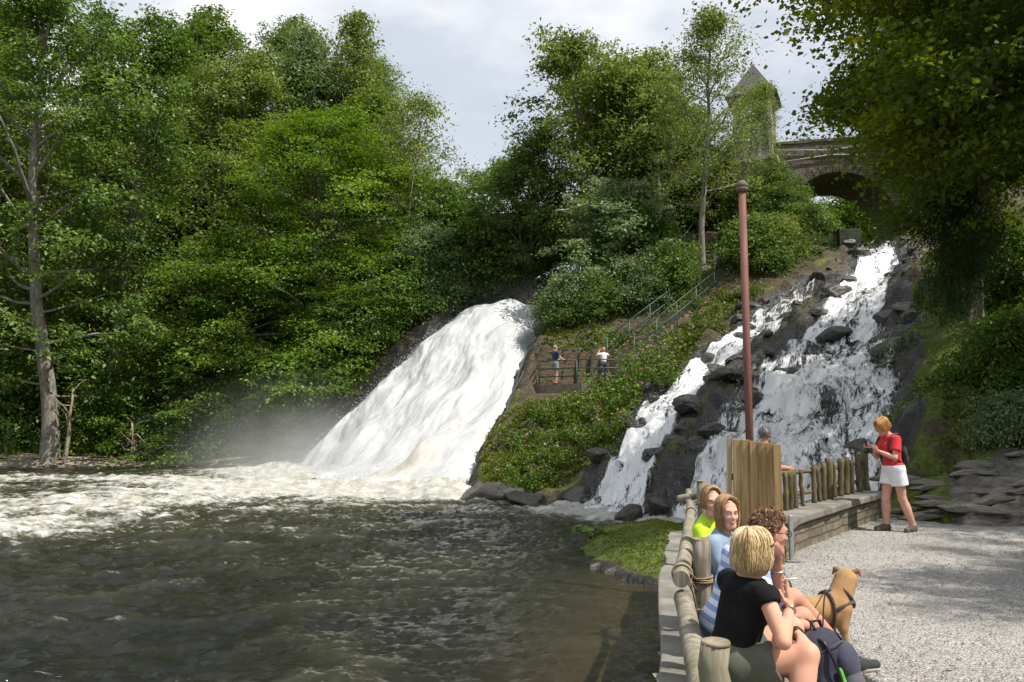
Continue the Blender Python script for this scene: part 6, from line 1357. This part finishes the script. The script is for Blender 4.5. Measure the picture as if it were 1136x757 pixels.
# the two girls behind
Jg = dict(pelvis=(1.40, 5.66, .42), neck=(1.47, 5.62, .835), head=(1.492, 5.575, .972), fw=(.9, -.35, 0), hf=(.16, -.96, -.14), hu=(.02, -.1, 1), sit=1, shR=(1.36, 5.48, .775), shL=(1.54, 5.75, .775), elR=(1.42, 5.38, .56), wrR=(1.62, 5.42, .50), elL=(1.66, 5.70, .56), wrL=(1.74, 5.5, .50),
          hipR=(1.42, 5.56, .40), hipL=(1.46, 5.73, .40), knR=(1.80, 5.46, .50), knL=(1.84, 5.66, .50), anR=(1.84, 5.46, .10), anL=(1.88, 5.66, .10), toeR=(2.0, 5.42, .04), toeL=(2.04, 5.62, .04))
t3, J3, L3, R3 = person("girl with long honey hair in a grey blue sweater, frowning, seated behind the man", 'person', (1.45, 5.62, 0), Jg, skc=(.66, .42, .33), vox=.0070, s=.86, top=dict(mat=cloth('greyblue', (.24, .32, .42), (.18, .25, .35)), sleeve=1.5, neckdrop=.01, wr=.006), bottom=dict(mat=cloth('navytrousers', (.03, .035, .06)), leg=2), shoes=dict(mat=cloth('shoe_a', (.05, .05, .06))), hair=dict(mat=HAIR['honey'], mode='long', n=1100, length=.25, seed=8, r=.0034, face=1.85))
Jg2 = {k: np.array(v, float) + (np.array([.055, .62, .012]) if k not in ('fw', 'hf', 'hu', 'sit') else 0) for k, v in Jg.items()}; Jg2['head'] = np.array((1.515, 6.10, .995)); Jg2['neck'] = np.array((1.50, 6.17, .86)); Jg2['hf'] = np.array((.02, -.99, -.06)); Jg2['sit'] = np.array(1.0)
t4, J4, L4, R4 = person("fair haired girl in a neon yellow top, farthest of the seated group", 'person', (1.5, 6.25, 0), Jg2, skc=(.68, .42, .33), vox=.0070, s=.86, top=dict(mat=cloth('neon', (.55, .85, .03)), sleeve=.6, neckdrop=-.01, wr=.005), bottom=dict(mat=cloth('blackpants', (.02, .02, .022)), leg=2), shoes=dict(mat=cloth('shoe_b', (.08, .05, .05))), hair=dict(mat=HAIR['honey'], mode='bob', n=600, length=.13, seed=9, r=.0034, face=1.85))
# backpack on the ground
NAVY = cloth('navy_nylon', (.028, .030, .055), (.016, .017, .032)); GRN = cloth('green_nylon', (.10, .42, .02)); GRYN = cloth('grey_nylon', (.085, .085, .10))
bp = thing('backpack', "dark navy backpack with a bright green panel standing on the gravel before the seated pair", 'backpack', (1.62, 4.22, 0)); X_ = frame((.6, -.8, 0), (-.22, .12, 1)); bc = np.array([1.655, 4.30, .29]); Bq = lambda x, y, z: bc + X_ @ np.array([x, y, z])
sdf_obj('body', [EL(Bq(0, 0, -.04), (.125, .075, .225), X_, .03), EL(Bq(0, .05, -.12), (.105, .06, .11), X_, .03), EL(Bq(0, 0, .12), (.13, .09, .10), X_, .04)], .008, NAVY, bp, cuts=[((0, 0, .0), (0, 0, -1))], wr=(.014, 8))
sdf_obj('pocket', [EL(Bq(-.045, .10, -.10), (.07, .05, .13), X_, .02)], .008, GRYN, bp, wr=(.006, 9), cuts=[((0, 0, .0), (0, 0, -1))])
sdf_obj('green_panel', [RC(Bq(.055, .11, -.26), Bq(.045, .105, .03), .036, .014, .01)], .007, GRN, bp, cuts=[((0, 0, .0), (0, 0, -1))])
sdf_obj('flap', [EL(Bq(-.05, .09, .05), (.075, .055, .10), X_, .02)], .007, cloth('navy_flap', (.045, .048, .085)), bp, wr=(.006, 9))
MB().tube([Bq(.03, .02, .20), Bq(.02, .0, .27), Bq(-.04, 0, .26), Bq(-.05, .01, .20)], .008, 6).build('handle', BLACK, bp)
for sx in (-.06, .07): MB().tube(crom([Bq(sx, .03, .19), Bq(sx * 1.1, .085, .17), Bq(sx * 1.0, .115, .02), Bq(sx * 1.1, .11, -.14)], 12), .009, 5).build('strap', BLACK, bp)
MB().tube(crom([Bq(-.11, .06, .13), Bq(0, .125, .16), Bq(.11, .06, .13)], 10), .004, 4).build('zip', GRYN, bp)
# dog
dg = thing('dog', "tan dog in a brown harness standing behind the man's knees with its head turned away", 'dog', (2.0, 5.6, 0)); D0 = np.array([2.25, 5.62, 0]); fx_ = nz_((.97, .24, 0)); sd_ = np.array([-fx_[1], fx_[0], 0]); DQ = lambda f, s, z: D0 + fx_ * f + sd_ * s + np.array([0, 0, z])
DT = frame(fx_, (0, 0, 1)); pr = [EL(DQ(-.06, 0, .315), (.090, .14, .115), DT, .04), EL(DQ(-.27, 0, .33), (.078, .18, .085), DT, .06), EL(DQ(-.48, 0, .345), (.078, .12, .088), DT, .05), RC(DQ(.0, 0, .37), DQ(.075, .02, .50), .088, .074, .04)]
for s in (-1, 1):
    pr += [RC(DQ(.00, s * .06, .32), DQ(-.02, s * .065, .21), .050, .034, .03), RC(DQ(-.02, s * .065, .21), DQ(.005, s * .065, .05), .030, .021, .015), RC(DQ(.005, s * .065, .04), DQ(.035, s * .065, .022), .024, .020, .01),
           RC(DQ(-.50, s * .06, .32), DQ(-.45, s * .07, .21), .062, .040, .03), RC(DQ(-.45, s * .07, .21), DQ(-.56, s * .07, .13), .034, .022, .015), RC(DQ(-.56, s * .07, .13), DQ(-.53, s * .07, .04), .021, .019, .01), RC(DQ(-.53, s * .07, .03), DQ(-.49, s * .07, .02), .023, .019, .01)]
HQ = D0 + fx_ * .105 + sd_ * .04 + np.array([0, 0, .505]); HT = frame((.50, .86, -.12), (0, 0, 1)); H_ = lambda x, y, z: HQ + HT @ np.array([x, y, z])
pr += [EL(H_(0, -.01, .01), (.068, .074, .062), HT, .03), RC(H_(0, .04, -.015), H_(0, .12, -.035), .036, .026, .02), RC(DQ(-.56, 0, .38), DQ(-.66, .0, .30), .022, .014, .02), RC(DQ(-.66, 0, .30), DQ(-.72, 0, .22), .014, .008, .01)]
FUR = M_("dog_fur"); v = FUR.coord("Object", (1, 1, 1)); nf_ = FUR.noise(v, 7, 4); n3_ = FUR.noise(FUR.coord("Object", (40, 90, 40)), 3, 6, .7); FUR.set(col=FUR.mix(.35, FUR.ramp(nf_, [(.3, (.26, .13, .050)), (.6, (.44, .25, .10)), (.8, (.54, .36, .19))]), FUR.ramp(n3_, [(.3, (.22, .12, .05)), (.7, (.66, .44, .23))])), rough=.85); FUR.bump(n3_, .008, 1.0)
sdf_obj('body', pr, .007, FUR.m, dg)
FURD = simple("dog_ear", (.26, .13, .055), (.18, .09, .04), .9, 30, .002)
for s in (-1, 1): sdf_obj('ear', [RC(H_(s * .045, -.02, .055), H_(s * .074, -.008, .066), .017, .014, .01), RC(H_(s * .074, -.008, .066), H_(s * .092, -.02, .030), .016, .006, .01)], .005, FURD, dg)
MB().ball(H_(0, .147, -.030), .012, 8, 6).build('nose', BLACK, dg)
HARN = cloth('harness', (.07, .045, .040), (.045, .03, .026)); hn = MB()
def ringp(c, n, ry, rz, w=.013, t_=.004, dx=0):
    n = nz_(n); u = sd_; v = nz_(np.cross(n, u)); pts = [c + u * math.cos(a) * ry + v * math.sin(a) * rz for a in np.linspace(0, 2 * math.pi, 25)]
    for a, b in zip(pts[:-1], pts[1:]): hn.bar(a, b + (b - a) * .1, w * 2, t_ * 2, up=nz_(np.cross(b - a, n)) * 1.0) if False else hn.tube([a, b], w * .95, 6, cap=False)
ringp(DQ(-.10, 0, .315), fx_, .098, .122); ringp(DQ(.045, 0, .40), nz_(fx_ * .8 + np.array([0, 0, .55])), .082, .088)
hn.tube([DQ(-.10, 0, .437), DQ(-.02, 0, .448), DQ(.02, 0, .455)], .011, 6); hn.tube([DQ(-.10, -.098, .33), DQ(-.02, -.094, .36), DQ(.06, -.082, .385)], .012, 6); hn.tube([DQ(-.10, .098, .33), DQ(-.02, .094, .36), DQ(.06, .082, .385)], .012, 6)
hn.build('harness', HARN, dg)
ls = MB(); ls.tube(crom([DQ(-.10, 0, .45), (1.95, 5.1, .47), (1.72, 4.55, .42), J2['wrR'] + [.03, 0, -.01]], 16), .005, 5); ls.tube(crom([J2['wrR'] + [.02, 0, .02], J2['wrR'] + [.07, 0, .03], J2['wrR'] + [.05, 0, -.06]], 8), .004, 5); tag(ls.build('leash', BLACK, None), "thin black leash from the man's wrist to the dog harness", 'leash')
# woman in red
J, W, D = stand(5.66, 11.9, 0, math.radians(100), 1.66, legspread=.10, lean=.05, hf=(0, .86, -.50), headoff=(0, .085, -.02), elL=(-.23, .13, 1.10), wrL=(-.10, .32, 1.20), elR=(.22, .12, 1.10), wrR=(.06, .33, 1.20))
J['knR'] = W((.08, .10, .48)); J['anR'] = W((.09, .10, .09)); J['toeR'] = W((.10, .27, .035)); J['knL'] = W((-.09, -.06, .48)); J['anL'] = W((-.12, -.20, .09)); J['toeL'] = W((-.17, -.04, .035)); J['hu'] = D((0, .5, .86))
RED = cloth('red', (.60, .018, .03), (.45, .012, .02)); WHT = cloth('white', (.80, .79, .82), (.68, .67, .72))
t5, J5, L5, R5 = person("woman in a red T shirt and white shorts looking down at her camera", 'person', (5.66, 11.9, 0), J, skc=(.60, .35, .26), vox=.010, s=.99, fat=1.08, top=dict(mat=RED, sleeve=.62, hem=-.11, neckdrop=-.0, e=.014, wr=.004, flare=.022), bottom=dict(mat=WHT, leg=.50, flare=.022, waist=.05, e=.013), shoes=dict(mat=cloth('sandal_brown', (.10, .075, .055)), sole=cloth('sole_dark', (.06, .05, .045))), socks=cloth('sock_white', (.7, .7, .7)), hair=dict(mat=HAIR['ginger'], mode='bob', n=650, length=.12, seed=13), hands=dict(R=dict(d=(-.5, .2, .3), pn=(0, -.8, .5), curl=.8), L=dict(d=(-.5, .2, .3), pn=(0, .8, .5), curl=.8)))
bracelet(J5, 'L', .015, .031, WATCHM, t5, 'watch', wd=.005)
cm_ = thing('camera', "small black camera held by the woman in red", 'camera', W((-.01, .40, 1.20))); cc_ = W((-.01, .41, 1.205)); MB().box(cc_, (.06, .12, .08), rz=.17).build('body', BLACK, cm_, bevel=.006); MB().tube([cc_ + D((0, .02, 0)), cc_ + D((0, .06, -.03))], [.028, .026], 12).build('lens', BLACK, cm_)
b5 = thing('backpack', "small black backpack on the back of the woman in red", 'backpack', W((0, -.14, 1.15))); BT = frame(D((0, 1, 0)), (0, 0, 1))
sdf_obj('body', [EL(W((.02, -.155, 1.13)), (.12, .065, .16), BT, .03), EL(W((.02, -.18, 1.07)), (.095, .065, .09), BT, .03)], .010, cloth('black_nylon', (.014, .014, .017)), b5, wr=(.006, 10))
mb = MB()
for sx in (-1, 1): mb.tube(crom([W((sx * .09, -.12, 1.26)), W((sx * .11, -.05, 1.455)), W((sx * .13, .12, 1.40)), W((sx * .15, .175, 1.25)), W((sx * .165, .02, 1.06)), W((sx * .10, -.11, 1.02))], 18), .012, 5)
mb.build('straps', BLACK, b5)
# man in the striped polo behind the fence
px_ = (849 - 568) / FPX * 11.3; J, W, D = stand(px_ - .10, 11.45, -.22, math.radians(-65), 1.76, lean=.10, hf=(-.5, .80, -.15), headoff=(0, .04, 0), elR=(.25, .14, 1.14), wrR=(.20, .36, 1.12), elL=(-.24, .12, 1.14), wrL=(-.14, .36, 1.10))
PO = M_("polo_stripes"); v = PO.coord("Object"); sp = PO.n("ShaderNodeSeparateXYZ"); PO.l(v, sp.inputs[0]); st_ = PO.math('SINE', PO.math('MULTIPLY', sp.outputs[2], 105.0)); PO.set(col=PO.ramp(PO.math('MULTIPLY', PO.math('ADD', st_, 1), .5), [(.40, (.10, .14, .13)), (.55, (.42, .46, .44))]), rough=.85)
person("grey haired man in a striped polo shirt leaning over behind the honey boards", 'person', (px_, 11.45, -.22), J, skc=(.52, .29, .21), female=False, vox=.010, top=dict(mat=PO.m, sleeve=.6, wr=.006), bottom=dict(mat=cloth('khaki', (.20, .17, .12)), leg=2), shoes=dict(mat=cloth('shoe_c', (.05, .04, .03))), hair=dict(mat=HAIR['grey'], mode='short', n=900, length=.03, curl=.4, seed=15), hands=dict(R=dict(d=(.8, .3, -.3), curl=.4)))
# figures farther off
def far_person(label, x, y, z, yaw, h, top, bottom, hair, female=False, vox=.022, sleeve=.5, legf=.55, group=None, **kw):
    J, W, D = stand(x, y, z, yaw, h, **kw); return person(label, 'person', (x, y, z), J, female=female, vox=vox, face=False, s=h / 1.7, top=dict(mat=top, sleeve=sleeve, wr=.004, wf=8), bottom=dict(mat=bottom, leg=legf, flare=.015), shoes=dict(mat=BLACK), hair=dict(mat=hair, mode='short' if not female else 'bob', length=.08), group=group), W, D
CN = cloth('navy', (.022, .035, .10)); CGR = cloth('grey_shorts', (.25, .24, .25)); LBLU = cloth('light_blue', (.30, .42, .62)); DKJ = cloth('dark_jeans', (.03, .04, .07)); PNK = cloth('pink', (.65, .18, .25)); TEAL = cloth('green_shirt', (.04, .22, .12))
fp = lzp(616, 33.9); far_person("grey haired man in a navy T shirt and grey shorts standing on the landing", fp[0], 33.9, lz, math.radians(-60), 1.74, CN, CGR, HAIR['grey'], elR=(.23, .12, 1.12), wrR=(.14, .36, 1.08), elL=(-.23, .12, 1.12), wrL=(-.14, .36, 1.10), vox=.018)
fp = lzp(670, 33.6); far_person("woman in white raising a camera on the landing, seen from behind", fp[0], 33.6, lz, math.radians(20), 1.62, WHT, DKJ, HAIR['ginger'], True, elL=(-.30, .10, 1.30), wrL=(-.12, .20, 1.52), elR=(.30, .10, 1.30), wrR=(.12, .20, 1.52), vox=.018, legf=2)
hz = P(806, 318, 38.2)[2]; hx = (798 - 568) / FPX * 38.4
_, W, D = far_person("hiker in a light blue shirt with a dark backpack at the head of the stairs", hx, 38.4, hz, math.radians(65), 1.74, LBLU, DKJ, HAIR['dark'], legf=2, vox=.02)
b6 = thing('backpack', "dark backpack worn by the hiker in light blue", 'backpack', W((0, -.15, 1.2))); sdf_obj('body', [EL(W((0, -.19, 1.18)), (.15, .10, .24), frame(D((0, 1, 0)), (0, 0, 1)), .03)], .02, NAVY, b6)
az_ = P(652, 314, 45)[2]; az_ = float(height((654 - 568) / FPX * 46, 46)); far_person("walker in a green shirt under the light stone arch", (654 - 568) / FPX * 46, 46, az_, 1.0, 1.7, TEAL, DKJ, HAIR['dark'], legf=2)
far_person("walker in a dark shirt beside the green shirted one under the arch", (648 - 568) / FPX * 47, 47, az_, 2.0, 1.68, CN, DKJ, HAIR['dark'], legf=2)
for px, y, h, m, lb in ((547, 51.5, 1.7, PNK, "person in pink standing at the bridge parapet, left one"), (571, 51.5, 1.65, cloth('coral', (.7, .2, .12)), "person in a coral top at the bridge parapet above the arch"), (592, 51.5, 1.7, WHT, "person in white at the bridge parapet, right one")):
    far_person(lb, (px - 568) / FPX * y, y, 13.65, 3.14, h, m, DKJ, HAIR['dark'], legf=2, vox=.03)

# laces on the sneakers
for sd in 'RL':
    an, to = J2['an' + sd], J2['toe' + sd]; d = nz_(to - an); w_ = nz_(np.cross(d, (0, 0, 1)))
    for k in range(4):
        c = an * (.68 - .13 * k) + to * (.32 + .13 * k) + np.array([0, 0, .036 - .004 * k]); MB().tube([c - w_ * .028 - [0, 0, .012], c + [0, 0, .004], c + w_ * .028 - [0, 0, .012]], .0035, 5).build('lace', cloth('lace', (.25, .25, .24)) if k == 0 and sd == 'R' else bpy.data.materials['cloth_lace'], tm_)
# spray hanging over the foot of the big fall
def mist(name, c, r, dens, label, seed=0):
    me = MB().ball((0, 0, 0), r, 24, 16).mesh(name); m = M_("mist_" + name); m.t.nodes.remove(m.b); v = m.n("ShaderNodeVolumePrincipled"); v.inputs["Color"].default_value = (.95, .96, .98, 1); v.inputs["Anisotropy"].default_value = .3
    vc = m.coord("Object", tuple(1 / q for q in r)); ln = m.n("ShaderNodeVectorMath", operation='LENGTH'); m.l(vc, ln.inputs[0]); f = m.math('SUBTRACT', 1.0, ln.outputs["Value"]); f = m.math('MULTIPLY', m.math('POWER', m.math('MAXIMUM', f, 0.0), 1.6), dens)
    nz = m.noise(m.coord("Object"), .45, 2); m.l(m.math('MULTIPLY', f, m.ramp(nz, [(.35, (.35,) * 3), (.65, (1.6,) * 3)])), v.inputs["Density"])
    m.l(v.outputs[0], m.out.inputs["Volume"]); o = tag(link(name, me, m.m), label, 'mist', kind='stuff'); o.location = c
mist('mist', (-7.0, 33.2, -.4), (8.5, 5, 3.2), .16, "spray drifting over the foot of the big waterfall")
mist('mist', (-10.5, 38.5, -.2), (6.5, 4, 5.0), .13, "spray drifting against the dark bank left of the big waterfall")
mist('mist', (.5, 45.5, 8.4), (4.2, 2.5, 2), .10, "thin spray above the lip of the big waterfall")

# fine droplets thrown off the falling water
def spray(name, P0, n, sig, size, seed, label):
    rng = rs(seed); k = rng.randint(0, len(P0), n); C = P0[k] + rng.normal(size=(n, 3)) * sig * rng.rand(n, 1) ** 1.5; C[:, 2] = np.maximum(C[:, 2], WATER + .02)
    u = rng.normal(size=(n, 3)); u /= np.linalg.norm(u, axis=1, keepdims=True); v = np.cross(u, rng.normal(size=(n, 3))); v /= np.linalg.norm(v, axis=1, keepdims=True); w = np.cross(u, v); h = (size * (.35 + rng.rand(n) ** 2))[:, None]
    V = np.stack([C + u * h, C - u * h * .4 + v * h * .7, C - u * h * .4 - v * h * .35 + w * h * .6, C - u * h * .4 - v * h * .35 - w * h * .6], 1).reshape(-1, 3); b = (np.arange(n) * 4)[:, None, None]; F = (np.array([[0, 1, 2], [0, 2, 3], [0, 3, 1], [1, 3, 2]])[None] + b).reshape(-1, 3)
    tag(link(name, np_mesh(name, V, F, True), DROP), label, 'spray', kind='stuff')
DROP = simple("droplets", (.62, .64, .66), (.52, .54, .56), .4, 5, 0)
_q = S2; E1 = np.concatenate([_q[:10, 60:].reshape(-1, 3), _q[-8:, 60:].reshape(-1, 3), _q[:10, 60:].reshape(-1, 3) + [0, 0, .15]]); E2 = _q[:, -40:].reshape(-1, 3)
spray('edge_spray', E1, 16000, .34, .030, 1, "fine white droplets along the edges of the big waterfall")
spray('foot_spray', E2, 9000, .65, .028, 2, "white droplets jumping where the big waterfall meets the river")
for k, (a_, b_, sd) in enumerate(((LS_L, LS_R, 3), (RS_L, RS_R, 4))):
    t_ = np.linspace(.05, 1, 160); A_, B_ = polyl(a_, t_), polyl(b_, t_); u_ = rs(7 + k).rand(26, 160)[..., None]; Q_ = (A_[None] * (1 - u_) + B_[None] * u_).reshape(-1, 3); Q_[:, 2] = height(Q_[:, 0], Q_[:, 1]) + .28
    spray('cascade_spray', Q_, 9000 if k else 6000, .16, .016, 20 + k, "tiny droplets over the " + ("right" if k else "left") + " stream of the cascade")
